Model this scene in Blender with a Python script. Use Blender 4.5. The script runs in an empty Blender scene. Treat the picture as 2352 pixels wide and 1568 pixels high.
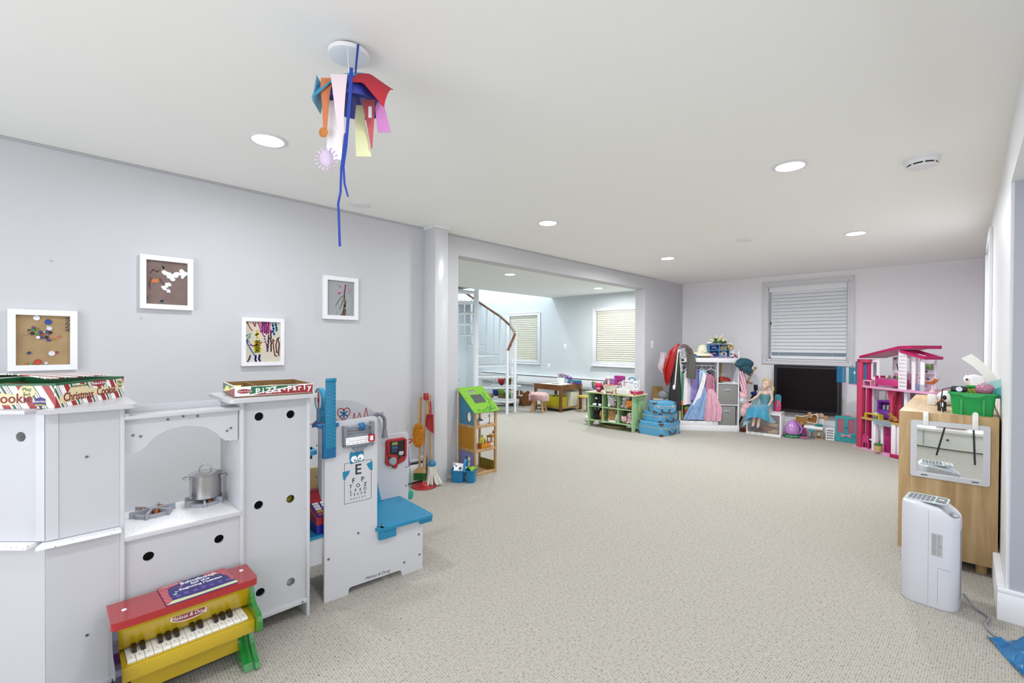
import bpy, bmesh, math, random
from math import sin, cos, pi, radians as rad, sqrt, atan2
from mathutils import Vector as V, Matrix as MX
random.seed(11)
SC = bpy.context.scene
COL = SC.collection
# ------------------------------------------------------------------ camera
YAW, PITCH, ROLL = 0.7779, -0.0073, 0.0058
cam = bpy.data.cameras.new('camera')
cam.sensor_fit = 'HORIZONTAL'; cam.sensor_width = 36.0
cam.lens = 1059.5 / 2352 * 36.0
cam.shift_y = 13.3 / 2352
cam.clip_start = 0.02
camo = bpy.data.objects.new('camera', cam); COL.objects.link(camo)
_f = V((-sin(YAW)*cos(PITCH), cos(YAW)*cos(PITCH), sin(PITCH)))
_r = V((cos(YAW), sin(YAW), 0)); _u = _r.cross(_f)
_r2 = _r*cos(ROLL) + _u*sin(ROLL); _u2 = -_r*sin(ROLL) + _u*cos(ROLL)
camo.matrix_world = MX(((_r2.x, _u2.x, -_f.x, 0), (_r2.y, _u2.y, -_f.y, 0), (_r2.z, _u2.z, -_f.z, 1.2754), (0, 0, 0, 1)))
SC.camera = camo
# ------------------------------------------------------------------ world, light, exposure
SC.view_settings.view_transform = 'Standard'
SC.view_settings.look = 'None'
SC.view_settings.gamma = 1.0
SC.view_settings.use_curve_mapping = False
SC.view_settings.exposure = 0.50
LAMP_W = 9.0          # watts of one recessed lamp
FILL_W = 56.0        # added fill from unseen area lights, lifts the ceiling
STAIR_W = 60.0        # lamp above the stairwell
w = bpy.data.worlds.new('world'); SC.world = w; w.use_nodes = True
w.node_tree.nodes['Background'].inputs[0].default_value = (0.75, 0.85, 1.0, 1)
w.node_tree.nodes['Background'].inputs[1].default_value = 0.25
def area(name, loc, rot, sx, sy, watts, col=(1, 1, 1)):
    ld = bpy.data.lights.new(name, 'AREA'); ld.shape = 'RECTANGLE'; ld.size = sx; ld.size_y = sy; ld.energy = watts; ld.color = col
    o = bpy.data.objects.new(name, ld); COL.objects.link(o); o.location = loc; o.rotation_euler = rot; return o
area('window_light', (-1.0, -2.5, 1.25), (rad(107), 0, 0), 2.6, 2.0, FILL_W, (.9, .955, 1))  # unseen fill light added behind the camera, tilted up at the ceiling
area('window_light', (1.7, .4, 1.25), (rad(90), 0, rad(90)), 4.4, 2.0, FILL_W*.35, (.9, .955, 1))  # second, weaker fill light added in the unseen alcove
try:
    SC.cycles.max_bounces = 16; SC.cycles.diffuse_bounces = 10; SC.cycles.transparent_max_bounces = 16
    SC.cycles.sample_clamp_indirect = 6.0
except Exception:
    pass
# ------------------------------------------------------------------ room numbers
XL, XR, YF, H = -3.614, 0.141, 8.0, 2.35      # left wall, right wall, far wall, ceiling
H2 = 2.31                                      # ceiling of the room beyond the opening
YB = -2.6                                      # wall behind the camera
# ------------------------------------------------------------------ materials
def lin(h):
    h = h.lstrip('#')
    c = [(lambda c: c/12.92 if c <= .04045 else ((c+.055)/1.055)**2.4)(int(h[i:i+2], 16)/255) for i in (0, 2, 4)]
    k = 1-.34*(max(c)-min(c))/max(max(c), .02)      # paints and plastics sit a little deeper than their screen colours
    return tuple(x*k for x in c) + (1.0,)
_mats = {}
def mat(name, hx='#cccccc', rough=.5, metal=0.0, emit=0.0, alpha=1.0, trans=0.0, bump=0.0, bscale=60.0, var=0.0, vscale=8.0, sheen=0.0, coat=0.0, spec=None):
    """plain principled material with a little procedural colour variation and relief"""
    if name in _mats: return _mats[name]
    m = bpy.data.materials.new(name); m.use_nodes = True
    nt = m.node_tree; b = nt.nodes['Principled BSDF']
    c = lin(hx)
    b.inputs['Base Color'].default_value = c
    b.inputs['Roughness'].default_value = rough
    b.inputs['Metallic'].default_value = metal
    if spec is not None: b.inputs['Specular IOR Level'].default_value = spec
    if sheen: b.inputs['Sheen Weight'].default_value = sheen
    if coat: b.inputs['Coat Weight'].default_value = coat
    if trans: b.inputs['Transmission Weight'].default_value = trans
    if alpha < 1: b.inputs['Alpha'].default_value = alpha
    if emit:
        b.inputs['Emission Color'].default_value = c
        b.inputs['Emission Strength'].default_value = emit
    if var or bump:
        tc = nt.nodes.new('ShaderNodeTexCoord')
    if var:
        n = nt.nodes.new('ShaderNodeTexNoise'); n.inputs['Scale'].default_value = vscale; n.inputs['Detail'].default_value = 4
        r = nt.nodes.new('ShaderNodeValToRGB')
        r.color_ramp.elements[0].position = .3; r.color_ramp.elements[1].position = .7
        r.color_ramp.elements[0].color = tuple(x*(1-var) for x in c[:3]) + (1,)
        r.color_ramp.elements[1].color = tuple(min(1, x*(1+var)) for x in c[:3]) + (1,)
        nt.links.new(tc.outputs['Object'], n.inputs['Vector']); nt.links.new(n.outputs['Fac'], r.inputs['Fac'])
        nt.links.new(r.outputs['Color'], b.inputs['Base Color'])
    if bump:
        n2 = nt.nodes.new('ShaderNodeTexNoise'); n2.inputs['Scale'].default_value = bscale; n2.inputs['Detail'].default_value = 3
        bp = nt.nodes.new('ShaderNodeBump'); bp.inputs['Strength'].default_value = bump; bp.inputs['Distance'].default_value = .004
        nt.links.new(tc.outputs['Object'], n2.inputs['Vector']); nt.links.new(n2.outputs['Fac'], bp.inputs['Height'])
        nt.links.new(bp.outputs['Normal'], b.inputs['Normal'])
    _mats[name] = m
    return m
def stripes(name, direction, period, stops, rough=.4):
    """printed stripes: colour bands along a direction of the object's own space"""
    if name in _mats: return _mats[name]
    m = mat(name, '#ffffff', rough); nt = m.node_tree; b = nt.nodes['Principled BSDF']
    tc = nt.nodes.new('ShaderNodeTexCoord'); d = nt.nodes.new('ShaderNodeVectorMath'); d.operation = 'DOT_PRODUCT'
    d.inputs[1].default_value = direction
    mu = nt.nodes.new('ShaderNodeMath'); mu.operation = 'MULTIPLY'; mu.inputs[1].default_value = 1/period
    fr = nt.nodes.new('ShaderNodeMath'); fr.operation = 'FRACT'
    r = nt.nodes.new('ShaderNodeValToRGB'); r.color_ramp.interpolation = 'CONSTANT'
    el = r.color_ramp.elements
    while len(el) < len(stops): el.new(.5)
    for e, (p, hx) in zip(el, stops): e.position = p; e.color = lin(hx)
    nt.links.new(tc.outputs['Object'], d.inputs[0]); nt.links.new(d.outputs['Value'], mu.inputs[0]); nt.links.new(mu.outputs[0], fr.inputs[0])
    nt.links.new(fr.outputs[0], r.inputs['Fac']); nt.links.new(r.outputs['Color'], b.inputs['Base Color'])
    return m
def wood(name, a, bcol, scale=(2, 30, 30), rough=.45, dist=4.0):
    """wood grain: stretched noise between two browns"""
    if name in _mats: return _mats[name]
    m = mat(name, a, rough); nt = m.node_tree; b = nt.nodes['Principled BSDF']
    tc = nt.nodes.new('ShaderNodeTexCoord'); mp = nt.nodes.new('ShaderNodeMapping'); mp.inputs['Scale'].default_value = scale
    n = nt.nodes.new('ShaderNodeTexNoise'); n.inputs['Scale'].default_value = 1.0; n.inputs['Detail'].default_value = 6; n.inputs['Distortion'].default_value = dist*.2
    r = nt.nodes.new('ShaderNodeValToRGB'); r.color_ramp.elements[0].position = .35; r.color_ramp.elements[1].position = .68
    r.color_ramp.elements[0].color = lin(bcol); r.color_ramp.elements[1].color = lin(a)
    nt.links.new(tc.outputs['Object'], mp.inputs['Vector']); nt.links.new(mp.outputs['Vector'], n.inputs['Vector'])
    nt.links.new(n.outputs['Fac'], r.inputs['Fac']); nt.links.new(r.outputs['Color'], b.inputs['Base Color'])
    return m
def speckle(name, base, dots, scale=90, thr=.16, rough=.3):
    """laminate with small dark flecks"""
    if name in _mats: return _mats[name]
    m = mat(name, base, rough); nt = m.node_tree; b = nt.nodes['Principled BSDF']
    tc = nt.nodes.new('ShaderNodeTexCoord'); v = nt.nodes.new('ShaderNodeTexVoronoi'); v.inputs['Scale'].default_value = scale
    r = nt.nodes.new('ShaderNodeValToRGB'); r.color_ramp.interpolation = 'CONSTANT'
    r.color_ramp.elements[0].color = lin(dots); r.color_ramp.elements[1].position = thr; r.color_ramp.elements[1].color = lin(base)
    nt.links.new(tc.outputs['Object'], v.inputs['Vector']); nt.links.new(v.outputs['Distance'], r.inputs['Fac'])
    nt.links.new(r.outputs['Color'], b.inputs['Base Color'])
    return m
def carpet(name):
    """loop pile: rows of small loops with dark flecks between them"""
    m = mat(name, '#c6c2ba', .95, spec=.1); nt = m.node_tree; b = nt.nodes['Principled BSDF']
    tc = nt.nodes.new('ShaderNodeTexCoord'); mp = nt.nodes.new('ShaderNodeMapping'); mp.inputs['Scale'].default_value = (112, 92, 1); mp.inputs['Rotation'].default_value = (0, 0, rad(3))
    v = nt.nodes.new('ShaderNodeTexVoronoi'); v.voronoi_dimensions = '2D'; v.inputs['Scale'].default_value = 1; v.inputs['Randomness'].default_value = .32
    big = nt.nodes.new('ShaderNodeTexNoise'); big.inputs['Scale'].default_value = 60; big.inputs['Detail'].default_value = 2
    sp = nt.nodes.new('ShaderNodeMath'); sp.operation = 'MULTIPLY_ADD'; sp.inputs[1].default_value = .55; sp.inputs[2].default_value = -.12
    ad = nt.nodes.new('ShaderNodeMath'); ad.operation = 'ADD'
    r = nt.nodes.new('ShaderNodeValToRGB'); e = r.color_ramp.elements
    e[0].position = .30; e[0].color = lin('#bbb6ad'); e[1].position = .98; e[1].color = lin('#6a645a')
    x = e.new(.66); x.color = lin('#aba69d')
    nt.links.new(tc.outputs['Object'], mp.inputs['Vector']); nt.links.new(mp.outputs['Vector'], v.inputs['Vector'])
    nt.links.new(tc.outputs['Object'], big.inputs['Vector']); nt.links.new(big.outputs['Fac'], sp.inputs[0])
    nt.links.new(v.outputs['Distance'], ad.inputs[0]); nt.links.new(sp.outputs[0], ad.inputs[1])
    nt.links.new(ad.outputs[0], r.inputs['Fac']); nt.links.new(r.outputs['Color'], b.inputs['Base Color'])
    inv = nt.nodes.new('ShaderNodeMath'); inv.operation = 'SUBTRACT'; inv.inputs[0].default_value = 1.0
    bp = nt.nodes.new('ShaderNodeBump'); bp.inputs['Strength'].default_value = .5; bp.inputs['Distance'].default_value = .006
    nt.links.new(v.outputs['Distance'], inv.inputs[1]); nt.links.new(inv.outputs[0], bp.inputs['Height']); nt.links.new(bp.outputs['Normal'], b.inputs['Normal'])
    return m
WHITE = lambda: mat('white_laminate', '#e6e6ec', .35)
# ------------------------------------------------------------------ mesh building
class B:
    """collects shapes; .obj() links them as ONE mesh object"""
    def __init__(s): s.bm = bmesh.new(); s.M = MX()
    def at(s, loc=(0, 0, 0), rx=0, ry=0, rz=0, sc=1):
        s.M = MX.Translation(loc) @ MX.Rotation(rad(rz), 4, 'Z') @ MX.Rotation(rad(ry), 4, 'Y') @ MX.Rotation(rad(rx), 4, 'X') @ MX.Diagonal((sc, sc, sc, 1) if not hasattr(sc, '__len__') else tuple(sc)+(1,))
        return s
    def v(s, p): return s.bm.verts.new(s.M @ V(p))
    def face(s, pts):
        try: return s.bm.faces.new([s.v(p) for p in pts])
        except ValueError: return None
    def box(s, x0, y0, z0, x1, y1, z1, bev=0, seg=2):
        P = [s.v(p) for p in ((x0, y0, z0), (x1, y0, z0), (x1, y1, z0), (x0, y1, z0), (x0, y0, z1), (x1, y0, z1), (x1, y1, z1), (x0, y1, z1))]
        F = [s.bm.faces.new([P[i] for i in q]) for q in ((3, 2, 1, 0), (4, 5, 6, 7), (0, 1, 5, 4), (1, 2, 6, 5), (2, 3, 7, 6), (3, 0, 4, 7))]
        if bev:
            E = list({e for f in F for e in f.edges})
            bmesh.ops.bevel(s.bm, geom=E, offset=bev, segments=seg, profile=.5, affect='EDGES', clamp_overlap=True)
        return s
    def loops(s, rings, cap=True, closed=True):
        """skin a list of rings of points"""
        R = [[s.v(p) for p in r] for r in rings]
        n = len(R[0])
        for a, b in zip(R[:-1], R[1:]):
            for i in range(n if closed else n-1):
                j = (i+1) % n
                try: s.bm.faces.new((a[i], a[j], b[j], b[i]))
                except ValueError: pass
        if cap and closed:
            for r, rev in ((R[0], True), (R[-1], False)):
                if len({tuple(round(c, 6) for c in q.co) for q in r}) > 2:
                    try: s.bm.faces.new(list(reversed(r)) if rev else r)
                    except ValueError: pass
        return s
    def cyl(s, p0, p1, r0, r1=None, seg=16, cap=True):
        r1 = r0 if r1 is None else r1
        a, b = V(p0), V(p1); d = (b-a).normalized()
        u = d.orthogonal().normalized(); w_ = d.cross(u)
        ring = lambda c, r: [c + (u*cos(t)+w_*sin(t))*r for t in (2*pi*i/seg for i in range(seg))]
        return s.loops([ring(a, r0), ring(b, r1)], cap)
    def tube(s, pts, r, seg=8, closed=False, flat=1.0, up=None):
        pts = [V(p) for p in pts]; n = len(pts); rings = []
        prev = None
        rr = r if hasattr(r, '__len__') else [r]*n
        for i, p in enumerate(pts):
            if closed: d = (pts[(i+1) % n]-pts[i-1])
            else: d = pts[min(i+1, n-1)]-pts[max(i-1, 0)]
            d.normalize()
            if prev is None: u = (V(up).cross(d) if up else d.orthogonal()).normalized()
            else:
                u = (prev - d*prev.dot(d))
                u = u.normalized() if u.length > 1e-6 else d.orthogonal().normalized()
            prev = u; w_ = d.cross(u)
            rings.append([p + (u*cos(t) + w_*sin(t)*flat)*rr[i] for t in (2*pi*k/seg for k in range(seg))])
        if closed: rings.append(rings[0])
        return s.loops(rings, cap=not closed)
    def lathe(s, prof, c=(0, 0, 0), seg=24, sx=1, sy=1, cap=True):
        return s.loops([[(c[0]+r*cos(t)*sx, c[1]+r*sin(t)*sy, c[2]+z) for t in (2*pi*i/seg for i in range(seg))] for r, z in prof], cap)
    def prism(s, poly, ax, a, b):
        f = {'x': lambda p, t: (t, p[0], p[1]), 'y': lambda p, t: (p[0], t, p[1]), 'z': lambda p, t: (p[0], p[1], t)}[ax]
        return s.loops([[f(p, a) for p in poly], [f(p, b) for p in poly]])
    def ell(s, c, r, seg=14, rz=0):
        r = (r, r, r) if not hasattr(r, '__len__') else r
        n = max(5, seg//2); cz, sz = cos(rad(rz)), sin(rad(rz))
        def pt(i, k):
            ph = pi*i/n - pi/2; t = 2*pi*k/seg
            x, y, z = r[0]*cos(ph)*cos(t), r[1]*cos(ph)*sin(t), r[2]*sin(ph)
            return (c[0]+x*cz-y*sz, c[1]+x*sz+y*cz, c[2]+z)
        bot = s.v(pt(0, 0)); top = s.v(pt(n, 0))
        R = [[s.v(pt(i, k)) for k in range(seg)] for i in range(1, n)]
        for k in range(seg):
            j = (k+1) % seg
            s.bm.faces.new((bot, R[0][j], R[0][k])); s.bm.faces.new((top, R[-1][k], R[-1][j]))
            for a, b in zip(R[:-1], R[1:]): s.bm.faces.new((a[k], a[j], b[j], b[k]))
        return s
    def sheet(s, fn, nu, nv, th=0.0):
        """surface fn(u,v) u,v in 0..1, optionally doubled to a thickness along its normal"""
        G = [[V(fn(i/nu, j/nv)) for j in range(nv+1)] for i in range(nu+1)]
        def put(G, rev):
            R = [[s.v(p) for p in row] for row in G]
            for i in range(nu):
                for j in range(nv):
                    q = (R[i][j], R[i+1][j], R[i+1][j+1], R[i][j+1])
                    try: s.bm.faces.new(tuple(reversed(q)) if rev else q)
                    except ValueError: pass
            return R
        A = put(G, False)
        if th:
            N = []
            for i in range(nu+1):
                row = []
                for j in range(nv+1):
                    du = G[min(i+1, nu)][j]-G[max(i-1, 0)][j]; dv = G[i][min(j+1, nv)]-G[i][max(j-1, 0)]
                    n = du.cross(dv); row.append(G[i][j] - (n.normalized() if n.length > 1e-9 else V((0, 0, 1)))*th)
                N.append(row)
            Bq = put(N, True)
            rim = [(i, 0) for i in range(nu+1)] + [(nu, j) for j in range(1, nv+1)] + [(i, nv) for i in range(nu-1, -1, -1)] + [(0, j) for j in range(nv-1, 0, -1)]
            for k in range(len(rim)):
                (a, b), (c, d) = rim[k], rim[(k+1) % len(rim)]
                try: s.bm.faces.new((A[c][d], A[a][b], Bq[a][b], Bq[c][d]))
                except ValueError: pass
        return s
    def flat(s, outer, holes, ax, a, b):
        """a board with holes cut through it, from a filled 2D curve"""
        cu = bpy.data.curves.new('tmp', 'CURVE'); cu.dimensions = '2D'; cu.fill_mode = 'BOTH'; cu.extrude = abs(b-a)/2
        for pl in [outer]+list(holes):
            sp = cu.splines.new('POLY'); sp.points.add(len(pl)-1); sp.use_cyclic_u = True
            for q, p in zip(sp.points, pl): q.co = (p[0], p[1], 0, 1)
        o = bpy.data.objects.new('tmp', cu); me = o.to_mesh()
        mid = (a+b)/2
        f = {'x': lambda p: (p.z+mid, p.x, p.y), 'y': lambda p: (p.x, p.z+mid, p.y), 'z': lambda p: (p.x, p.y, p.z+mid)}[ax]
        vs = [s.v(f(q.co)) for q in me.vertices]
        for pg in me.polygons:
            try: s.bm.faces.new([vs[i] for i in pg.vertices])
            except ValueError: pass
        o.to_mesh_clear(); bpy.data.objects.remove(o); bpy.data.curves.remove(cu)
        return s
    def obj(s, name, m, parent=None, smooth=.6, label=None):
        bmesh.ops.remove_doubles(s.bm, verts=s.bm.verts, dist=1e-6)
        bmesh.ops.recalc_face_normals(s.bm, faces=s.bm.faces)
        for f in s.bm.faces: f.smooth = True
        for e in s.bm.edges:
            e.smooth = len(e.link_faces) == 2 and e.calc_face_angle(0) < smooth
        me = bpy.data.meshes.new(name); s.bm.to_mesh(me); s.bm.free()
        me.materials.append(m)
        o = bpy.data.objects.new(name, me); COL.objects.link(o)
        if parent is not None: o.parent = parent
        if label: o['label'] = label
        return o
def circ(cx, cy, r, n=20, ry=None): return [(cx+r*cos(2*pi*i/n), cy+(ry or r)*sin(2*pi*i/n)) for i in range(n)]
def rrect(x0, y0, x1, y1, r, n=4):
    out = []
    for cx, cy, a in ((x1-r, y0+r, -90), (x1-r, y1-r, 0), (x0+r, y1-r, 90), (x0+r, y0+r, 180)):
        out += [(cx+r*cos(rad(a+90*i/n)), cy+r*sin(rad(a+90*i/n))) for i in range(n+1)]
    return out
def arc(cx, cy, r, a0, a1, n=12, ry=None): return [(cx+r*cos(rad(a0+(a1-a0)*i/n)), cy+(ry or r)*sin(rad(a0+(a1-a0)*i/n))) for i in range(n+1)]
def thing(name, label, cat, loc=(0, 0, 0), rz=0, group=None):
    o = bpy.data.objects.new(name, None); COL.objects.link(o); o.empty_display_size = .05
    o.location = loc; o.rotation_euler = (0, 0, rad(rz)); o['label'] = label; o['category'] = cat
    if group: o['group'] = group
    return o
def tag(o, label, cat, group=None, loc=None, rz=0):
    o['label'] = label; o['category'] = cat
    if group: o['group'] = group
    if loc is not None: o.location = loc; o.rotation_euler = (0, 0, rad(rz))
    return o
def struct(b, name, m, smooth=.5):
    o = b.obj(name, m, None, smooth); o['kind'] = 'structure'; return o
def dup(root, loc, rz, label, group=None):
    r = root.copy(); COL.objects.link(r); r.location = loc; r.rotation_euler = (0, 0, rad(rz)); r['label'] = label
    if group: r['group'] = group
    for ch in list(root.children):
        c = ch.copy(); COL.objects.link(c); c.parent = r
        for g in ch.children:
            d = g.copy(); COL.objects.link(d); d.parent = c
    return r
def copy_part(p, parent, loc=(0, 0, 0)):
    c = p.copy(); COL.objects.link(c); c.parent = parent; c.location = loc; return c
def text(parent, s, size, loc, m, rot=(90, 0, 0), ext=.0004, name='lettering', sx=1.0, shear=0.0, spacing=1.0, offset=0.0):
    """lettering as thin raised geometry; rot (90,0,0) reads from the front (-y)"""
    cu = bpy.data.curves.new('tmp', 'FONT'); cu.body = s; cu.size = size; cu.extrude = ext; cu.align_x = 'CENTER'; cu.align_y = 'CENTER'
    cu.shear = shear; cu.space_character = spacing; cu.offset = offset; cu.resolution_u = 3
    o = bpy.data.objects.new('tmp', cu); COL.objects.link(o)
    dg = bpy.context.evaluated_depsgraph_get()
    me = bpy.data.meshes.new_from_object(o.evaluated_get(dg)); bpy.data.objects.remove(o)
    M = MX.Translation(loc) @ MX.Rotation(rad(rot[2]), 4, 'Z') @ MX.Rotation(rad(rot[1]), 4, 'Y') @ MX.Rotation(rad(rot[0]), 4, 'X') @ MX.Diagonal((sx, 1, 1, 1))
    me.transform(M); me.name = name; me.materials.clear(); me.materials.append(m)
    t = bpy.data.objects.new(name, me); COL.objects.link(t); t.parent = parent
    return t
def blob(name, ells, m, parent, vox=.012, smooth=6):
    """one continuous soft body fused from ellipsoids (c, r)"""
    b = B()
    for e in ells: b.ell(e[0], e[1], 14, e[2] if len(e) > 2 else 0)
    o = b.obj(name, m, None)
    md = o.modifiers.new('r', 'REMESH'); md.mode = 'VOXEL'; md.voxel_size = vox
    ms = o.modifiers.new('s', 'SMOOTH'); ms.iterations = smooth; ms.factor = .5
    dg = bpy.context.evaluated_depsgraph_get(); me = bpy.data.meshes.new_from_object(o.evaluated_get(dg))
    for p in me.polygons: p.use_smooth = True
    o.modifiers.clear(); o.data = me
    me.materials.clear(); me.materials.append(m)
    if parent is not None: o.parent = parent
    return o
def face_stroke(b, pts, r, y, ax='y'):
    """a thin painted line as a shallow raised ribbon on a vertical face"""
    for (a0, a1), (c0, c1) in zip(pts[:-1], pts[1:]):
        d = V((c0-a0, c1-a1)); n = V((-d.y, d.x)).normalized()*r
        b.prism([(a0+n.x, a1+n.y), (c0+n.x, c1+n.y), (c0-n.x, c1-n.y), (a0-n.x, a1-n.y)], ax, y, y-.0006)
    return b
# ================================================================== SETTING
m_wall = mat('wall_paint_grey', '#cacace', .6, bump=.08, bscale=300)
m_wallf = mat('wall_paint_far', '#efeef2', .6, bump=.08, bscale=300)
m_wall2 = mat('wall_paint_cool', '#cfd4d6', .6, bump=.08, bscale=300)
m_ceil = mat('ceiling_paint', '#f7f7f5', .8, bump=.05, bscale=200)
m_trim = mat('trim_paint', '#e4e4e8', .4)
m_white = mat('white_paint', '#e9e9ec', .45)
m_carpet = carpet('berber_carpet')
m_chrome = mat('chrome', '#d8d8da', .18, 1.0)
m_steel = mat('dark_screw_metal', '#77777c', .35, .9)
m_dark = mat('near_black', '#15131a', .45)
m_hole = mat('dark_gap', '#2a2622', .9)

b = B(); b.box(-9.6, YB, -.05, 1.9, YF+.15, 0); struct(b, 'floor', m_carpet)
# main ceiling, and the lower ceiling next door with the stairwell cut out of it
b = B(); b.box(XL-.02, YB, H, 1.9, YF+.15, H+.06); struct(b, 'ceiling', m_ceil)
b = B()
HX0, HX1, HY0, HY1 = -9.0, -6.64, 5.61, YF
b.box(-9.6, 2.2, H2, HX0, YF+.15, H2+.05); b.box(HX0, 2.2, H2, HX1, HY0, H2+.05)
b.box(HX1, 2.2, H2, XL-.17, YF+.15, H2+.05)
o = struct(b, 'ceiling.001', mat('ceiling_paint_cool', '#eef0ef', .8))
# left wall with the wide opening
OY0, OY1, OZ = 2.90, 6.65, 2.155
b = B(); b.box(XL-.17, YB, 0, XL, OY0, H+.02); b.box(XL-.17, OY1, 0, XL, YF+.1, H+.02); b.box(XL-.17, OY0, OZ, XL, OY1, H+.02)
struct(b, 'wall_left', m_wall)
# far wall around its window
WX0, WX1, WZ0, WZ1 = -2.222, -1.205, 1.066, 2.185
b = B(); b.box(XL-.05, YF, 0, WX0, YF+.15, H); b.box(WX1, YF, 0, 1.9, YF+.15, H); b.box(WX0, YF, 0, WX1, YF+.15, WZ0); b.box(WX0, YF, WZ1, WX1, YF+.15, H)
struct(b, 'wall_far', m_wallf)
# right wall ends at a corner; a beam carries on towards the camera
b = B(); b.box(XR, 3.16, 0, XR+.17, YF, H); struct(b, 'wall_right', m_white)
b = B(); b.box(XR+.012, 3.145, .15, XR+.17, 3.16, 2.04); struct(b, 'wall_end_shade', mat('end_shade_grey', '#a9abb6', .5))  # thin sheet over the wall end; its shade is put into the grey
b = B(); b.box(XR, YB, 2.04, XR+.2, 3.16, H); struct(b, 'beam_right', m_white)
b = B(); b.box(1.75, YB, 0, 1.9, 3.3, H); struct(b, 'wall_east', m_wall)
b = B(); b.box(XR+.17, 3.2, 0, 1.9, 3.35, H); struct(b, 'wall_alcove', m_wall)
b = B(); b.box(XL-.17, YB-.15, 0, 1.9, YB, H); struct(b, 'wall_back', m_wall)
# room beyond the opening, with a tall shaft over the stairs
w2 = [(-7.96, -7.04, .906, 1.94), (-5.445, -4.45, .925, 1.95)]
b = B(); zt = 4.7
xs = [-9.6, w2[0][0], w2[0][1], w2[1][0], w2[1][1], XL-.05]
for i in range(0, 6, 2): b.box(xs[i], YF, 0, xs[i+1], YF+.15, H2+.03)
for x0, x1, z0, z1 in w2: b.box(x0, YF, 0, x1, YF+.15, z0); b.box(x0, YF, z1, x1, YF+.15, H2+.03)
struct(b, 'wall_garden', m_wall2)
b = B(); b.box(-9.75, 2.1, 0, -9.6, YF+.15, H2); struct(b, 'wall_west', m_wall2)
b = B(); b.box(-9.6, 2.05, 0, XL-.17, 2.2, H2); struct(b, 'wall_inner', m_wall2)
b = B()
b.box(HX0-.1, HY1, H2+.03, HX1+.1, HY1+.1, zt); b.box(HX0-.1, HY0-.1, H2+.06, HX1+.1, HY0, zt)
b.box(HX0-.1, HY0, H2+.06, HX0, HY1, zt); b.box(HX1, HY0, H2+.06, HX1+.1, HY1, zt); b.box(HX0-.1, HY0-.1, zt, HX1+.1, HY1+.1, zt+.1)
struct(b, 'wall_stairwell', mat('wall_paint_bright', '#eef3f6', .6))

# boxed post at the near end of the opening
b = B(); b.box(XL, 2.49, 0, -3.435, 2.635, 2.325, .004); struct(b, 'trim_1', mat('post_paint', '#d2d2d6', .25))
b = B(); b.box(XL, 2.482, 2.325, -3.427, 2.643, H); struct(b, 'trim_2', m_trim)
# thin shadow gap moulding where left wall meets the ceiling
b = B(); b.box(XL, YB, H-.012, XL+.012, 7.0, H-.002); struct(b, 'trim_3', mat('ceiling_bead', '#b9b9bd', .6))
# baseboards
def baseboard(name, x0, y0, x1, y1, h=.13):
    b = B(); b.box(x0, y0, 0, x1, y1, h-.02, .002); b.box(min(x0, x1), min(y0, y1), h-.02, x1, y1, h, .004)
    struct(b, name, m_trim)
baseboard('baseboard_far', XL, YF-.016, XR, YF)
baseboard('baseboard_right', XR-.028, 3.16, XR, YF, .15)
baseboard('baseboard_right_end', XR-.028, 3.13, XR+.17, 3.16, .15)
baseboard('baseboard_left', XL, 6.65, XL+.016, YF)
baseboard('baseboard_alcove', XR+.17, 3.184, 1.75, 3.2)
# closed closet door in the right wall, seen at a grazing angle
b = B()
b.box(XR-.022, 6.17, 0, XR, 6.26, 2.21, .004); b.box(XR-.022, 5.25, 2.13, XR, 6.26, 2.215, .004); b.box(XR-.022, 5.17, 0, XR, 5.26, 2.21, .004)
struct(b, 'trim_4', m_trim)
b = B(); b.box(XR-.008, 5.26, .01, XR, 6.17, 2.13)
d1 = struct(b, 'door_1', m_white)
b = B(); b.cyl((XR-.008, 5.34, 1.0), (XR-.05, 5.34, 1.0), .011); b.ell((XR-.06, 5.34, 1.0), .028); b.obj('door_knob', m_chrome, d1)

# ---- far window: casing, glass, headrail and slats of the blind
b = B()
def casing(b, x0, x1, z0, z1, wdt, y, th=.022):
    b.box(x0-wdt, y-th, z1, x1+wdt, y, z1+wdt, .004); b.box(x0-wdt, y-th, z0-wdt, x1+wdt, y, z0, .004)
    b.box(x0-wdt, y-th, z0, x0, y, z1, .004); b.box(x1, y-th, z0, x1+wdt, y, z1, .004)
    for e in (.0, .055):
        b.box(x0-wdt-.004+e, y-th-.008, z0-wdt-.004+e, x0-wdt+.014+e, y-th+.004, z1+wdt+.004-e, .003)
        b.box(x1+wdt-.014-e, y-th-.008, z0-wdt-.004+e, x1+wdt+.004-e, y-th+.004, z1+wdt+.004-e, .003)
        b.box(x0-wdt+e, y-th-.008, z1+wdt-.014-e, x1+wdt-e, y-th+.004, z1+wdt+.004-e, .003)
        b.box(x0-wdt+e, y-th-.008, z0-wdt-.004+e, x1+wdt-e, y-th+.004, z0-wdt+.014+e, .003)
casing(b, WX0, WX1, WZ0, WZ1, .077, YF)
win1 = struct(b, 'window_1', mat('casing_paint', '#dcdce0', .45))
b = B()
for x0, x1, z0, z1 in ((WX0, WX0+.03, WZ0, WZ1), (WX1-.03, WX1, WZ0, WZ1), (WX0, WX1, WZ0, WZ0+.03), (WX0, WX1, WZ1-.03, WZ1), (WX0, WX1, 1.60, 1.64)):
    b.box(x0, YF+.10, z0, x1, YF+.14, z1)
b.obj('window_frame', m_white, win1)
b = B(); b.box(WX0+.03, YF+.118, WZ0+.03, WX1-.03, YF+.122, WZ1-.03); b.obj('pane', mat('window_glass', '#dfeaf0', .05, trans=.9), win1)
m_slat = mat('blind_white', '#eff0f3', .5)
bl = thing('window_blind', 'white wooden slatted blind drawn down over the far wall window', 'blind', ((WX0+WX1)/2, YF+.035, WZ1))
hw = (WX1-WX0)/2-.012
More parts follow.
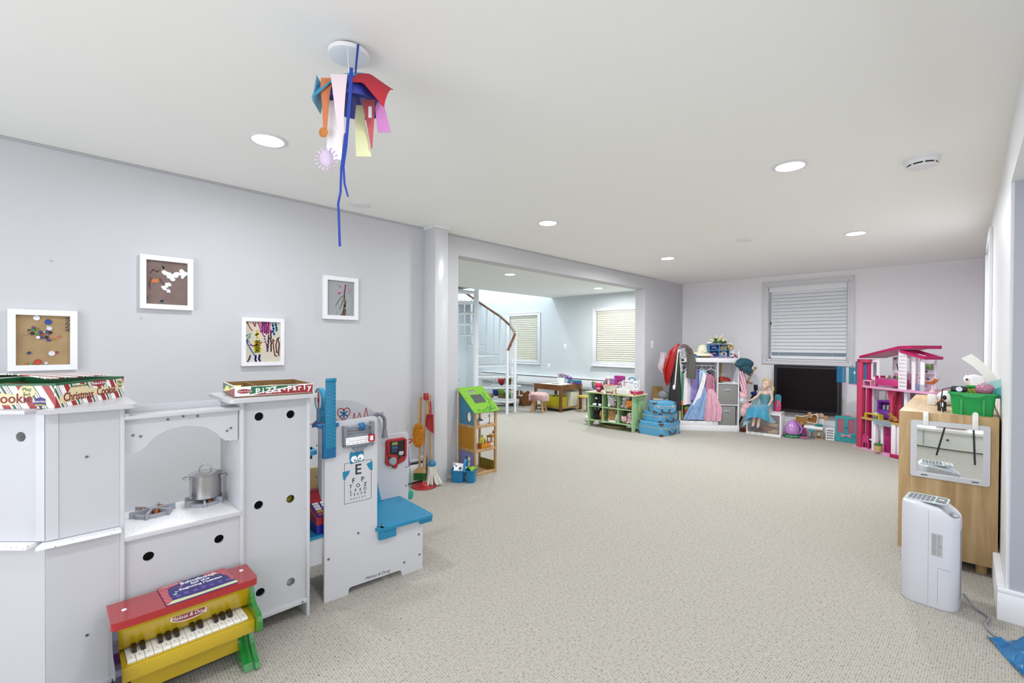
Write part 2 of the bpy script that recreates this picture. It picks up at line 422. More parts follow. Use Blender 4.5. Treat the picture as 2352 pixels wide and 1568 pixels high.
b = B(); b.box(-hw-.005, -.035, -.082, hw+.005, .02, 0, .004); b.obj('headrail', m_slat, bl)
N = 18
sm = None
for i in range(N):
    z = -.098-i*.0525
    if sm is None:
        b = B(); b.at((0, 0, 0), rx=62); b.box(-hw+.02, -.0265, -.0016, hw, .0265, .0016, .001, 1); sm = b.obj('slat', m_slat, bl); sm.location = (0, 0, z)
    else: copy_part(sm, bl, (0, 0, z))
b = B(); b.box(-hw+.02, -.02, -1.112, hw, .012, -1.068, .004); b.obj('bottom_rail', m_slat, bl)
for x in (-.36, .33):
    b = B(); b.tube([(x, -.03, -.08), (x, -.03, -1.08)], .0012, 5); b.obj('ladder_cord', m_slat, bl)
b = B(); b.tube([(-.42, -.04, -.07), (-.42, -.04, -.95)], .004, 6); b.obj('tilt_wand', m_slat, bl)

# ---- the two windows next door with cream cellular shades
m_shade = stripes('cellular_shade', (0, 0, 1), .043, [(0, '#e9e7db'), (.55, '#d9d6c8'), (.8, '#c3c0b1')], .8)
m_shade = mat('shade_fabric', '#e2dfd0', .85)
for k, (x0, x1, z0, z1) in enumerate(w2):
    b = B(); casing(b, x0, x1, z0-.03, z1+.005, .07, YF, .02)
    if k == 1: b.box(x0-.1, YF-.06, z0-.1, x1+.1, YF, z0-.075, .004)
    wn = struct(b, 'window_%d' % (k+2), m_trim)
    b = B(); b.box(x0, YF+.118, z0-.03, x1, YF+.122, z1); b.obj('pane', mat('night_glass', '#5c6670', .05), wn)
    sh = thing('cellular_shade', ['cream pleated window shade behind the spiral stairs', 'cream pleated window shade above the green cubby shelf'][k], 'shade', ((x0+x1)/2-.012*(k == 0), YF+.03, z1))
    hw = (x1-x0)/2-.015-.012*(k == 0)
    b = B(); b.box(-hw, -.03, -.03, hw, .02, 0, .003); b.obj('headrail', m_shade, sh)
    n = 23; hgt = (z1-z0-.05)
    pleats = None
    for i in range(n):
        z = -.03-hgt*i/n; dz = hgt/n
        if pleats is None:
            b = B(); b.prism([(-.006, 0), (-.03, -dz*.5), (-.006, -dz), (.006, -dz), (.006, 0)], 'x', -hw, hw)
            pleats = b.obj('pleat', m_shade, sh, .2); pleats.location = (0, 0, z)
        else: copy_part(pleats, sh, (0, 0, z))
    b = B(); b.box(-hw, -.03, -.03-hgt-.02, hw, .015, -.03-hgt, .003); b.obj('bottom_rail', m_shade, sh)

# ---- electrical plates
def plate(name, label, loc, rz, outlet):
    t = thing(name, label, 'outlet' if outlet else 'switch', loc, rz)
    b = B(); b.box(-.038, -.006, -.06, .038, 0, .06, .003); b.obj('cover_plate', mat('plate_white', '#eeeef0', .35), t)
    if outlet:
        for z in (-.022, .022):
            b = B(); b.box(-.016, -.008, z-.014, .016, -.004, z+.014, .003); b.obj('socket', m_trim, t)
            b = B(); b.box(-.008, -.0085, z-.005, -.005, -.0075, z+.006); b.box(.005, -.0085, z-.005, .008, -.0075, z+.006); b.obj('slot', m_dark, t)
    else:
        b = B(); b.box(-.016, -.009, -.03, .016, -.004, .03, .003); b.obj('rocker', m_trim, t)
    return t
plate('light_switch', 'white wall switch between the two shaded windows', (-6.25, YF, 1.22), 0, False)
plate('wall_outlet', 'white wall outlet just above the heater ledge', (-6.7, YF, .775), 0, True)
plate('thermostat_plate', 'white switch plate on the grey wall beside the opening', (XL, 6.89, 1.28), 90, False)

# ---- heater ledge along the garden wall, and the baseboard heater on the left wall
ht = thing('baseboard_heater', 'long white baseboard heater on the wall behind the craft table', 'heater', (-6.6, YF, .32))
b = B(); b.box(-2.3, -.09, .02, 2.9, 0, .215, .006); b.obj('housing', m_white, ht)
b = B(); b.box(-2.3, -.075, .215, 2.9, 0, .232); b.obj('top_slot', mat('slot_grey', '#7d8488', .6), ht)
b = B(); b.box(-2.3, -.1, .232, 2.9, 0, .25, .004); b.obj('top_cover', m_white, ht)
b = B(); b.box(-2.3, -.08, .0, 2.9, 0, .022); b.obj('bottom_slot', mat('slot_grey', '#7d8488', .6), ht)
b = B(); b.box(-2.3, -.094, .05, 2.9, -.085, .06); b.obj('louvre', mat('slot_grey', '#7d8488', .6), ht)
ht2 = thing('baseboard_heater', 'white baseboard heater low on the wall behind the toy cleaning set', 'heater', (XL, .9, 0), 90)
b = B(); b.box(-3.2, -.065, .02, 1.55, 0, .175, .006); b.obj('housing', m_white, ht2)
b = B(); b.box(-3.2, -.05, .175, 1.55, 0, .2); b.obj('top_slot', mat('slot_dark', '#4a4b4e', .6), ht2)
b = B(); b.box(-3.2, -.07, .2, 1.55, 0, .225, .004); b.obj('top_cover', mat('heater_cover', '#d9d9dc', .25, .3), ht2)
b = B(); b.box(1.55, -.075, .01, 1.575, 0, .235, .006); b.obj('end_cap', m_white, ht2)

# ---- ceiling fixtures
m_diff = mat('lamp_diffuser', '#ffffff', .5, emit=14)
first = None
spots = [(-2.65, .836), (-2.65, 3.134), (-2.65, 5.43), (-.762, 3.134), (-.762, 5.43), (-.762, .836), (-2.65, -1.46), (-.762, -1.46), (1.0, -1.46), (1.0, 1.2), (-4.83, 4.85), (-4.83, 7.15), (-7.6, 4.0)]
names = ['near ceiling light beside the ribbon mobile', 'ceiling light in front of the opening', 'farthest ceiling light on the left towards the far wall',
         'large ceiling light on the right near the smoke alarm', 'far ceiling light on the right before the far window', 'ceiling light above the camera on the right',
         'ceiling light behind the camera on the left', 'ceiling light behind the camera', 'ceiling light at the back of the alcove', 'ceiling light over the alcove',
         'nearer small ceiling light in the room beyond the opening', 'farther small ceiling light in the room beyond the opening', 'ceiling light past the stairs']
for (x, y), nm in zip(spots, names):
    z = H2 if x < XL else H
    if first is None:
        first = thing('recessed_light', 'round white recessed '+nm, 'light', (x, y, z), 0, 'recessed ceiling lights')
        b = B(); b.lathe([(.088, 0), (.094, -.003), (.09, -.006), (.076, -.007), (.076, 0)], seg=28, cap=False); b.obj('trim_ring', m_white, first)
        b = B(); b.lathe([(0.0001, -.010), (.05, -.009), (.076, -.006), (.076, -.001), (.0001, -.001)], seg=28, cap=False); b.obj('diffuser', m_diff, first)
        r = first
    else: r = dup(first, (x, y, z), 0, 'round white recessed '+nm, 'recessed ceiling lights')
    ld = bpy.data.lights.new('lamp', 'AREA'); ld.shape = 'DISK'; ld.size = .15; ld.energy = LAMP_W * ((2.7 if y > 5 else 1.0 if y > 2 else .85) if x > XL else 2.5); ld.color = (.93, .968, 1) if x > XL else (.92, .97, 1)
    ld.spread = rad(175)
    lo = bpy.data.objects.new('lamp', ld); COL.objects.link(lo); lo.location = (x, y, z-.02)
ld = bpy.data.lights.new('lamp', 'AREA'); ld.shape = 'DISK'; ld.size = .5; ld.energy = STAIR_W; ld.color = (.9, .96, 1)
lo = bpy.data.objects.new('lamp', ld); COL.objects.link(lo); lo.location = (-7.9, 6.8, 4.65)

def speaker(label, x, y, r=.075):
    t = thing('ceiling_disc', label, 'cover', (x, y, H))
    b = B(); b.lathe([(.0001, -.012), (r-.006, -.012), (r, -.007), (r, 0), (.0001, 0)], seg=28, cap=False); b.obj('cover', m_white, t)
    b = B(); b.lathe([(r+.004, 0), (r+.007, -.004), (r, -.006)], seg=28, cap=False); b.obj('rim', m_trim, t)
speaker('flat white round ceiling cover above the pictures on the left wall', -3.36, 1.72)
speaker('flat white round ceiling cover nearest the far window', -1.62, 5.02)
# smoke alarm
sa = thing('smoke_alarm', 'white round smoke alarm with dark vent slots on the ceiling', 'smoke alarm', (-.19, 3.52, H))
b = B(); b.lathe([(.0001, 0), (.082, 0), (.082, -.014), (.0001, -.014)], seg=32, cap=False); b.obj('base', m_white, sa)
b = B(); b.lathe([(.078, -.014), (.08, -.022), (.074, -.038), (.0001, -.038)], seg=32, cap=False); b.obj('body', m_white, sa)
b = B(); b.lathe([(.0001, -.038), (.066, -.038), (.066, -.046), (.0001, -.046)], seg=32, cap=False); b.obj('vent_gap', m_dark, sa)
b = B(); b.lathe([(.0001, -.046), (.068, -.046), (.06, -.054), (.0001, -.056)], seg=32, cap=False)
b.obj('cap', m_white, sa)
for i in range(8):
    b = B(); b.at((0, 0, -.042), rz=i*45+10); b.box(.058, -.004, -.004, .07, .004, .004); b.obj('vent_rib', m_white, sa)
# ================================================================== PICTURES ON THE LEFT WALL
m_frame = mat('frame_white', '#eeeef1', .35)
m_paper = mat('craft_paper', '#b79a72', .9, var=.1, vscale=18)
def frame(label, y, z, w, h, art_mat, bw=.03, depth=.032):
    t = thing('picture_frame', label, 'picture', (XL, y, z), 90)
    b = B(); b.flat([(-w/2, -h/2), (w/2, -h/2), (w/2, h/2), (-w/2, h/2)], [[(-w/2+bw, -h/2+bw), (w/2-bw, -h/2+bw), (w/2-bw, h/2-bw), (-w/2+bw, h/2-bw)]], 'y', -depth, -.002)
    b.obj('frame', m_frame, t)
    b = B(); b.box(-w/2+bw-.004, -.014, -h/2+bw-.004, w/2-bw+.004, -.006, h/2-bw+.004); b.obj('artwork', art_mat, t)
    return t, w/2-bw, h/2-bw
def strokes(parent, name, m, paths, r=.003, y=-.0142):
    b = B()
    for i, pth in enumerate(paths):
        rr = pth[0] if isinstance(pth[0], (int, float)) else r
        pp = pth[1:] if isinstance(pth[0], (int, float)) else pth
        b2 = y-.0002*(i % 6)
        for (a0, a1), (c0, c1) in zip(pp[:-1], pp[1:]):
            d = V((c0-a0, c1-a1))
            if d.length < 1e-6: continue
            n = V((-d.y, d.x)).normalized()*rr; e = d.normalized()*rr*.5
            b.prism([(a0+n.x-e.x, a1+n.y-e.y), (c0+n.x+e.x, c1+n.y+e.y), (c0-n.x+e.x, c1-n.y+e.y), (a0-n.x-e.x, a1-n.y-e.y)], 'y', b2, b2-.0008)
    return b.obj(name, m, parent)
# 1: bottle caps and buttons on brown paper
f1, hx_, hz = frame('white framed collage of plastic bottle caps on brown paper', .0, 1.281, .268, .33, m_paper)
k = lambda u, v: (-hx_+(u-185)/595*2*hx_, hz-(v-808)/545*2*hz)
caps = [(405, 838, 40, '#e6e6ee'), (533, 877, 40, '#1d55b0'), (525, 928, 12, '#e6e6ee'), (545, 950, 34, '#dcdce6'), (370, 943, 21, '#7a4a86'), (364, 971, 22, '#2fae68'), (412, 960, 21, '#9a9a2c'),
        (320, 970, 13, '#4a3a30'), (292, 1005, 22, '#c9a48a'), (360, 1008, 24, '#1a1a22'), (446, 991, 21, '#3a4ea8'), (488, 991, 15, '#c8c8a0'), (524, 986, 20, '#3558b4'), (558, 996, 20, '#3a1518'),
        (423, 1017, 20, '#2fae68'), (458, 1018, 20, '#c2424e'), (518, 1020, 20, '#8a7a70'), (420, 1050, 25, '#ece8e2'), (464, 1052, 20, '#4a49b0'), (515, 1050, 22, '#241417'), (533, 1080, 20, '#4250b8'),
        (584, 1066, 20, '#f08a4a'), (652, 1040, 19, '#f08a4a'), (322, 1220, 21, '#264a98'), (572, 1228, 40, '#dedee8'), (626, 1215, 18, '#c04a40'), (415, 1320, 44, '#d4543e'), (508, 1333, 20, '#dcdce6'),
        (292, 1342, 20, '#e88a50'), (340, 1345, 22, '#7ab080')]
for u, v, r, c in caps:
    x, z = k(u, v); rr = r/595*2*hx_
    z = max(-hz+.3*rr, min(hz-.5*rr, z))
    b = B(); b.at((x, -.014, z), rx=90); b.lathe([(rr, -.002), (rr, .005), (rr*.86, .007), (rr*.8, .005), (.0001, .0045)], seg=14, cap=False)
    b.obj('bottle_cap', mat('cap_'+c[1:], c, .35), f1)
text(f1, 'ANNA', .03, (hx_-.008, -.0145, hz-.045), m_dark, (90, -90, 0))
# 2: brown paper with cotton wool
f2, hx_, hz = frame('white framed brown paper picture with cotton wool clouds, the highest on the left', .547, 1.646, .271, .331, mat('brown_sugar_paper', '#85706b', .9, var=.12, vscale=12))
k = lambda u, v: (-hx_+(u-1645)/450*2*hx_, hz-(v-210)/470*2*hz)
m_wool = mat('cotton_wool', '#f3f4f6', 1.0, bump=.8, bscale=150)
rnd = random.Random(4)
def wool(pts, R):
    b = B()
    for u, v in pts:
        x, z = k(u, v)
        for _ in range(4): b.ell((x+rnd.uniform(-1, 1)*R*.6, -.016, z+rnd.uniform(-1, 1)*R*.6), (R*rnd.uniform(.5, .9), .008, R*rnd.uniform(.5, .9)), 8)
    b.obj('cotton_wool', m_wool, f2)
wool([(1855, 325), (1880, 350), (1905, 375), (1935, 395), (1950, 355), (1985, 350), (2010, 320), (2040, 310), (2060, 330), (2040, 350)], .016)
wool([(1885, 455), (1855, 475), (1835, 495), (1850, 515), (1885, 530), (1870, 460)], .011)
m_or = mat('orange_paper', '#f08c50', .8)
b = B(); b.prism([k(1695, 450), k(1775, 447), k(1782, 405), k(1712, 413)], 'y', -.0145, -.0155); b.obj('orange_scrap', m_or, f2)
b = B(); b.prism([k(1648, 575), k(1672, 540), k(1662, 552), k(1648, 550)], 'y', -.0145, -.0155); b.obj('orange_scrap', m_or, f2)
strokes(f2, 'crayon_marks', mat('crayon_teal', '#3d6d80', .8), [[k(1795, 655), k(1830, 635), k(1800, 640), k(1828, 660)], [k(1655, 640), k(1660, 600)]], .003)
strokes(f2, 'pencil_marks', mat('crayon_grey', '#5d4e4c', .9), [[k(1690, 350), k(1720, 310), k(1760, 330), k(1790, 310)], [k(1820, 265), k(1835, 285), k(1825, 270)], [k(1700, 400), k(1680, 470), k(1690, 520)], [k(1790, 400), k(1830, 460)]], .0035)
# 3: bright crayon drawing
f3, hx_, hz = frame('white framed bright crayon scribble, below and left of the tree picture', 1.105, 1.28, .28, .34, mat('drawing_paper', '#d5cdbd', .9, var=.04), .026)
k = lambda u, v: (-hx_+(u-345)/375*2*hx_, hz-(v-960)/442*2*hz)
def crayon(c, paths, r=.003): strokes(f3, 'crayon_stroke', mat('crayon_'+c, '#'+c, .8), [[k(*p) for p in q] for q in paths], r)
def zig(u0, v0, u1, v1, n=8, j=16, sd=1):
    rr = random.Random(sd); return [(u0+(u1-u0)*i/n+rr.uniform(-j, j), v0+(v1-v0)*i/n+(j if i % 2 else -j)*.4) for i in range(n+1)]
crayon('d468b8', [zig(505, 970+i*14, 610, 965+i*16, 5, 5, i) for i in range(8)], .006)
crayon('e6b8dc', [zig(520, 1070, 600, 1090, 6, 12), zig(540, 1100, 560, 1170, 5, 8)], .005)
crayon('3c96cc', [zig(640, 975, 655, 1105, 8, 10, 3), zig(665, 970, 680, 1060, 6, 10, 5)], .006)
crayon('b0252e', [[(360, 968), (400, 1040), (420, 1060)], [(425, 968), (445, 1015), (455, 970)], [(478, 965), (510, 1060), (545, 1120)], [(392, 1215), (430, 1226), (480, 1210), (525, 1182)], [(595, 970), (575, 1050), (570, 1100)], [(560, 1170), (575, 1240)]], .003)
crayon('e8d83a', [zig(440, 1175+i*17, 505, 1170+i*17, 5, 6, i) for i in range(8)] + [[(470, 1060), (455, 1110), (480, 1090), (470, 1135)]], .0055)
crayon('f0a030', [[(478, 1055), (462, 1100), (470, 1120)], [(470, 1125), (478, 1135), (470, 1142), (462, 1133), (470, 1125)]], .0028)
crayon('5a3a66', [zig(600, 1110, 585, 1290, 10, 9, 7), [(370, 1395), (385, 1370), (398, 1330)]], .005)
crayon('4a2a24', [zig(620, 1050, 622, 1290, 10, 5, 8)], .0045)
crayon('7a4034', [[(640, 1150), (650, 1250), (665, 1335), (690, 1340)], [(655, 1160), (640, 1200)], [(715, 1130), (690, 1150), (675, 1220), (685, 1300), (705, 1290), (712, 1200), (695, 1140)], [(715, 1190), (705, 1310), (712, 1335)]], .004)
crayon('2448b0', [zig(460, 1330, 455, 1395, 6, 9, 4), zig(490, 1325, 500, 1395, 6, 9, 6)], .006)
crayon('3a7aa8', [[(352, 1180), (365, 1160), (372, 1190)], [(360, 1185), (400, 1260), (445, 1335)], [(350, 1130), (362, 1110)]], .004)
crayon('5aa878', [[(355, 1110), (400, 1095)], [(365, 1150), (405, 1090)], [(385, 1150), (400, 1120)]], .0025)
crayon('a060b8', [[(378, 1165), (400, 1210), (430, 1220)], [(545, 1190), (560, 1170)]], .002)
# 4: blossom tree on grey
f4, hx_, hz = frame('white framed painting of a pink blossom tree on grey paper', 1.68, 1.635, .29, .342, mat('grey_paper', '#9ea3a4', .9, var=.04), .032)
k = lambda u, v: (-hx_+(u-1300)/305*2*hx_, hz-(v-440)/410*2*hz)
strokes(f4, 'tree_trunk', mat('paint_brown', '#6c5049', .8), [[.009, k(1470, 845), k(1490, 800), k(1500, 730), k(1508, 680)], [.009, k(1500, 845), k(1505, 780)], [.005, k(1505, 700), k(1495, 620), k(1500, 560), k(1508, 480)], [.0025, k(1500, 600), k(1450, 640), k(1410, 715)], [.002, k(1490, 640), k(1440, 780)], [.0015, k(1430, 680), k(1395, 740)], [.002, k(1485, 670), k(1465, 720)], [.0015, k(1550, 830), k(1535, 845)], [.0012, k(1400, 830), k(1412, 810)]])
strokes(f4, 'blossom', mat('paint_pink', '#dda0c8', .8), [[.006, k(1470, 500), k(1485, 490)], [.005, k(1545, 495), k(1535, 530), k(1560, 540)], [.008, k(1415, 560), k(1440, 585), k(1450, 600)], [.006, k(1450, 555), k(1470, 540)], [.004, k(1520, 520), k(1555, 560)]])
strokes(f4, 'blossom_marks', mat('paint_plum', '#7a4a6a', .8), [[.0014, k(1430, 500), k(1450, 505), k(1452, 515)], [.0014, k(1525, 490), k(1540, 495)], [.0014, k(1530, 520), k(1545, 535)], [.0014, k(1550, 550), k(1552, 575)], [.0014, k(1560, 535), k(1575, 530)], [.0014, k(1440, 580), k(1455, 578)]], y=-.0160)
# wall anchors left in the paint
for i, (y, z) in enumerate(((.03, 1.72), (.42, 1.42))):
    b = B(); b.at((XL, y, z), ry=90); b.lathe([(.007, 0), (.006, .0015), (.0001, .0016)], seg=12, cap=False); tag(b.obj('wall_plug', mat('plug_grey', '#b4b4b8', .7), None), ['small round grey wall plug above the bottle cap picture', 'small round grey wall plug right of the bottle cap picture'][i], 'wall plug')

# ================================================================== PLAY KITCHEN (its back faces the room)
kt = thing('play_kitchen', 'white wooden corner play kitchen with round holes in its back panels', 'play kitchen', (-2.183, 0, 0), 90)
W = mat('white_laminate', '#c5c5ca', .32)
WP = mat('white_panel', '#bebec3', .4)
SPK = speckle('speckled_laminate', '#f2f2f4', '#8a8a92', 70, .13)
def part(fn, name, m, parent=kt, **kw):
    b = B(); fn(b); return b.obj(name, m, parent, **kw)
part(lambda b: b.flat([(.595, .085), (.862, .085), (.862, 1.022), (.595, 1.022)], [circ(.659, .952, .0185), circ(.791, .948, .0185), circ(.658, .565, .0185), circ(.791, .561, .0185), circ(.665, .18, .0185), circ(.793, .179, .0185)], 'y', .012, .022), 'tower_back_panel', WP)
part(lambda b: b.box(.583, 0, 0, .597, .315, 1.022, .001), 'tower_side_panel', W)
part(lambda b: b.box(.860, 0, 0, .874, .315, 1.022, .001), 'tower_side_panel', W)
part(lambda b: b.box(.597, -.002, .066, .86, .02, .086, .001), 'tower_bottom_rail', W)
part(lambda b: b.prism(rrect(.535, -.032, .905, .335, .03), 'z', 1.022, 1.038), 'tower_top_shelf', W)
part(lambda b: b.box(.597, .30, .03, .86, .312, 1.02), 'tower_door', W)
# middle bay
part(lambda b: b.flat([(.207, .07), (.583, .07), (.583, .546), (.207, .546)], [circ(.277, .465, .0175), circ(.508, .462, .0175)], 'y', .010, .02), 'oven_back_panel', WP)
part(lambda b: b.box(.207, -.004, .547, .583, .32, .561, .001), 'hob_worktop', SPK)
part(lambda b: b.box(.207, -.007, .545, .583, -.003, .562, .001), 'worktop_edge', W)
part(lambda b: b.box(.207, .30, .03, .583, .312, .545), 'oven_door', W)
part(lambda b: b.flat([(.207, .99), (.578, .99), (.578, .862), (.545, .862), (.528, .868)] + arc(.392, .845, .130, 22, 158, 16, .098) + [(.255, .868), (.238, .862), (.207, .862)], [], 'y', .02, .03), 'arch_panel', W)
part(lambda b: b.box(.207, -.003, .989, .583, .10, 1.003, .0015), 'plate_shelf', W)
part(lambda b: (b.box(.207, .088, 1.003, .52, .1, 1.03), b.box(.207, .0, 1.003, .22, .1, 1.012)), 'plate_shelf_rim', W)
# left bay
part(lambda b: b.box(.195, 0, 0, .207, .315, 1.034, .001), 'left_side_panel', W)
part(lambda b: b.box(.003, .008, .604, .195, .018, 1.034), 'upper_back_panel', WP)
part(lambda b: b.box(.003, .006, .606, .034, .0085, 1.03), 'upper_cleat', W)
part(lambda b: b.box(.003, .008, .06, .195, .018, .59), 'lower_back_panel', WP)
part(lambda b: b.box(.004, -.002, .05, .195, .01, .066, .001), 'left_bottom_rail', W)
part(lambda b: b.prism([(-.02, -.028), (.195, -.028), (.195, .3), (.1, .3)], 'z', .59, .602), 'middle_ledge', SPK)
part(lambda b: b.prism([(-.018, -.034)] + arc(.222, -.016, .018, -90, 0, 5) + [(.24, .3), (.1, .3)], 'z', 1.034, 1.049), 'top_shelf', W)
# the wing that turns away at 45 degrees
def wing(fn, name, m):
    b = B(); b.at((.0, .006, 0), rz=-45); fn(b); return b.obj(name, m, kt)
wing(lambda b: b.flat([(-.55, .604), (-.003, .604), (-.003, 1.034), (-.55, 1.034)], [circ(-.083, .955, .0165)], 'y', .006, .016), 'wing_upper_panel', WP)
wing(lambda b: b.box(-.55, .006, .0, -.003, .016, .59), 'wing_lower_panel', WP)
wing(lambda b: b.box(-.03, .002, .606, -.001, .008, 1.03), 'wing_cleat', W)
wing(lambda b: b.box(-.55, -.03, .59, -.03, .3, .602), 'wing_ledge', SPK)
wing(lambda b: b.box(-.55, -.033, 1.034, -.03, .3, 1.049, .002), 'wing_top_shelf', W)
wing(lambda b: b.box(-.55, .29, .02, -.03, .3, 1.03), 'wing_front', W)
# screws and plugs in the back
for x, y, z in ((.105, .006, .872), (.16, .006, .305), (.105, .006, .245), (.337, .0185, .975), (.386, .0185, .982), (.434, .0185, .978), (.232, .0185, .928), (.254, .0185, .921), (.538, .0185, .905), (.552, .0185, .915), (.84, -.002, .075)):
    b = B(); b.at((x, y, z), rx=90); b.lathe([(.0045, -.001), (.0045, .0012), (.003, .0018), (.0001, .0012)], seg=10, cap=False); b.obj('screw', m_steel, kt)
for y, z in ((.10, .85), (.19, .83)):
    b = B(); b.at((.5825, y, z), ry=-90); b.lathe([(.0045, -.001), (.0045, .001), (.0001, .0012)], seg=10, cap=False); b.obj('screw', m_steel, kt)
# tins stored inside the tower, glimpsed through two holes
def KW(x, y, z): return (-2.183-y, x, z)
tin = thing('play_food_tin', 'yellow play food tin seen through the right middle hole of the tower', 'tin', KW(.79, .075, .50), 90)
b = B(); b.lathe([(.0001, 0), (.034, 0), (.034, .11), (.0001, .11)], seg=24, cap=False); b.obj('can', mat('tin_yellow', '#d8c23a', .4), tin)
text(tin, 'O', .04, (-.006, -.0345, .068), m_dark); text(tin, 'DO', .016, (.006, -.0342, .042), m_dark)
part(lambda b: b.box(.597, .022, .488, .86, .3, .5), 'inner_shelf', W)
part(lambda b: b.box(.597, .022, .11, .86, .3, .122), 'inner_shelf', W)
tin = thing('play_food_carton', 'small white printed carton seen through the lower right hole of the tower', 'carton', KW(.793, .075, .122), 90)
b = B(); b.box(-.035, -.03, 0, .035, .03, .12, .003); b.obj('carton', mat('carton_white', '#d9d9dd', .5), tin)
text(tin, 'URT', .022, (0, -.0305, .06), mat('ink_grey', '#3b3b48', .6))
# burners
m_burn = mat('burner_grey', '#a3a5ad', .45); m_cop = mat('copper_bulb', '#a8663a', .25, .8)
for bx, by, a0 in ((.318, .222, 8), (.5, .228, 20)):
    b = B(); b.at((bx, by, .561)); b.lathe([(.052, 0), (.067, 0), (.067, .014), (.052, .014)], seg=32, cap=False); b.loops([[( .052*cos(t), .052*sin(t), z) for t in (2*pi*i/32 for i in range(32))] for z in (0, .014)], cap=False)
    ring = b.obj('burner_ring', m_burn, kt)
    b = B()
    for i in range(6):
        b.at((bx, by, .561), rz=a0+60*i); b.box(.014, -.0045, .0, .078, .0045, .026) if i % 1 == 0 else None
    b.at((bx, by, .561)); b.lathe([(.0001, .014), (.018, .014), (.018, .027), (.0001, .027)], seg=16, cap=False)
    g = b.obj('grate', m_burn, ring)
    for i in range(3):
        b = B(); t = rad(a0+30+120*i); b.ell((bx+.036*cos(t), by+.036*sin(t), .574), (.015, .015, .015), 12); b.obj('bulb', m_cop, ring)
# stock pot on the right burner
m_pot = mat('brushed_steel', '#b9b8b8', .22, 1.0)
pt = thing('stock_pot', 'small steel toy stock pot with lid on the right burner', 'pot', KW(.505, .228, .588), 72)
b = B(); b.lathe([(.0001, 0), (.056, 0), (.0595, .004), (.0595, .1), (.062, .103), (.0595, .106), (.057, .104), (.057, .02), (.0001, .02)], seg=40, cap=False); b.obj('pot_body', m_pot, pt)
b = B(); b.lathe([(.064, .103), (.064, .1065), (.05, .112), (.02, .116), (.0001, .1165)], seg=40, cap=False)
lid = b.obj('lid', m_pot, pt)
b = B(); b.tube([(-.024, 0, .114)]+[(.024*cos(rad(a)), 0, .116+.028*sin(rad(a))) for a in range(165, 10, -15)]+[(.024, 0, .114)], .0028, 8); b.obj('lid_handle', m_pot, lid)
for s in (-1, 1):
    b = B(); b.tube([(s*.058, -.022, .088), (s*.075, -.02, .09), (s*.083, -.01, .091), (s*.083, .01, .091), (s*.075, .02, .09), (s*.058, .022, .088)], .0024, 8)
    b.obj('side_handle', m_pot, pt)
# ---- cookie box and pizza box on top
m_red, m_green, m_cream = mat('print_red', '#b3242a', .4), mat('box_green', '#1c6b3c', .4), mat('print_cream', '#ead9ac', .5)
stripe_stops = [(0, '#b8262b'), (.30, '#f1eeee'), (.38, '#26734a'), (.50, '#f1eeee'), (.57, '#b8262b'), (.60, '#f1eeee'), (.66, '#26734a'), (.70, '#f1eeee')]
cb = thing('cookie_box', 'open red, white and green striped cookie box on top of the kitchen', 'box', (-2.192, .028, 1.0495), 144.1)
Lx, Ly, Hh = .345, .36, .082
m_st1 = stripes('candy_stripe_side', (1, .35, .55), .075, stripe_stops); m_st2 = stripes('candy_stripe_end', (.35, -1, .55), .075, stripe_stops)
b = B(); b.box(0, 0, 0, Lx, .004, Hh); b.box(0, Ly-.004, 0, Lx, Ly, Hh); b.obj('long_side', m_st1, cb)
b = B(); b.box(0, .004, 0, .004, Ly-.004, Hh); b.box(Lx-.004, .004, 0, Lx, Ly-.004, Hh); b.obj('short_side', m_st2, cb)
b = B()
b.box(.004, .004, .002, Lx-.004, Ly-.004, .006); b.box(.004, .004, .006, Lx-.004, .006, Hh+.001); b.box(.004, Ly-.006, .006, Lx-.004, Ly-.004, Hh+.001)
b.box(.004, .006, .006, .006, Ly-.006, Hh+.001); b.box(Lx-.006, .006, .006, Lx-.004, Ly-.006, Hh+.001); b.obj('green_lining', m_green, cb)
b = B(); b.flat([(-.001, -.001), (Lx+.001, -.001), (Lx+.001, Ly+.001), (-.001, Ly+.001)], [[(.007, .007), (Lx-.007, .007), (Lx-.007, Ly-.007), (.007, Ly-.007)]], 'z', Hh-.006, Hh+.0015); b.obj('green_rim', m_green, cb)
b = B(); b.sheet(lambda u, v: (.01+.3*u, .03+.26*v, Hh+.004+.03*sin(pi*(.15+.7*v))*(1-.5*u)), 8, 10, .003); b.obj('striped_sleeve', stripes('candy_stripe_top', (1, .9, 0), .085, stripe_stops), cb)
b = B(); b.sheet(lambda u, v: (.02+.06*u, .06+.2*v, .03+.055*sin(pi*v)), 4, 10, .002); b.obj('tan_insert', mat('cardboard_tan', '#a98a58', .8), cb)
# printed labels on the two visible sides
def label_side(xc, wdt, words, size, M_rot, pos):
    pass
def sticker(parent, poly, ax, a, m, name='label_patch'):
    b = B(); b.prism(poly, ax, a, a + (-.0008 if a <= 0 else .0008)); return b.obj(name, m, parent)
m_dkred = mat('print_dark_red', '#8e1f22', .5)
sticker(cb, [(.02, .012), (.16, .022), (.30, .012+.016), (.315, .04), (.22, .052), (.06, .05), (.015, .034)], 'y', 0, m_cream)
text(cb, 'Christmas', .042, (.103, -.0012, .031), m_dkred, sx=.82, offset=.0006); text(cb, 'Cookie', .042, (.243, -.0012, .035), m_dkred, sx=.82, offset=.0006)
sticker(cb, circ(.105, .048, .05, 20, .024), 'y', -.0001, m_cream); text(cb, 'WOODEN SLICE & BAKE', .0075, (.105, -.0013, .066), m_green)
sticker(cb, circ(.205, .068, .042, 20, .011), 'y', -.0002, m_red); text(cb, 'Melissa & Doug', .013, (.205, -.0014, .068), m_frame, shear=.2)
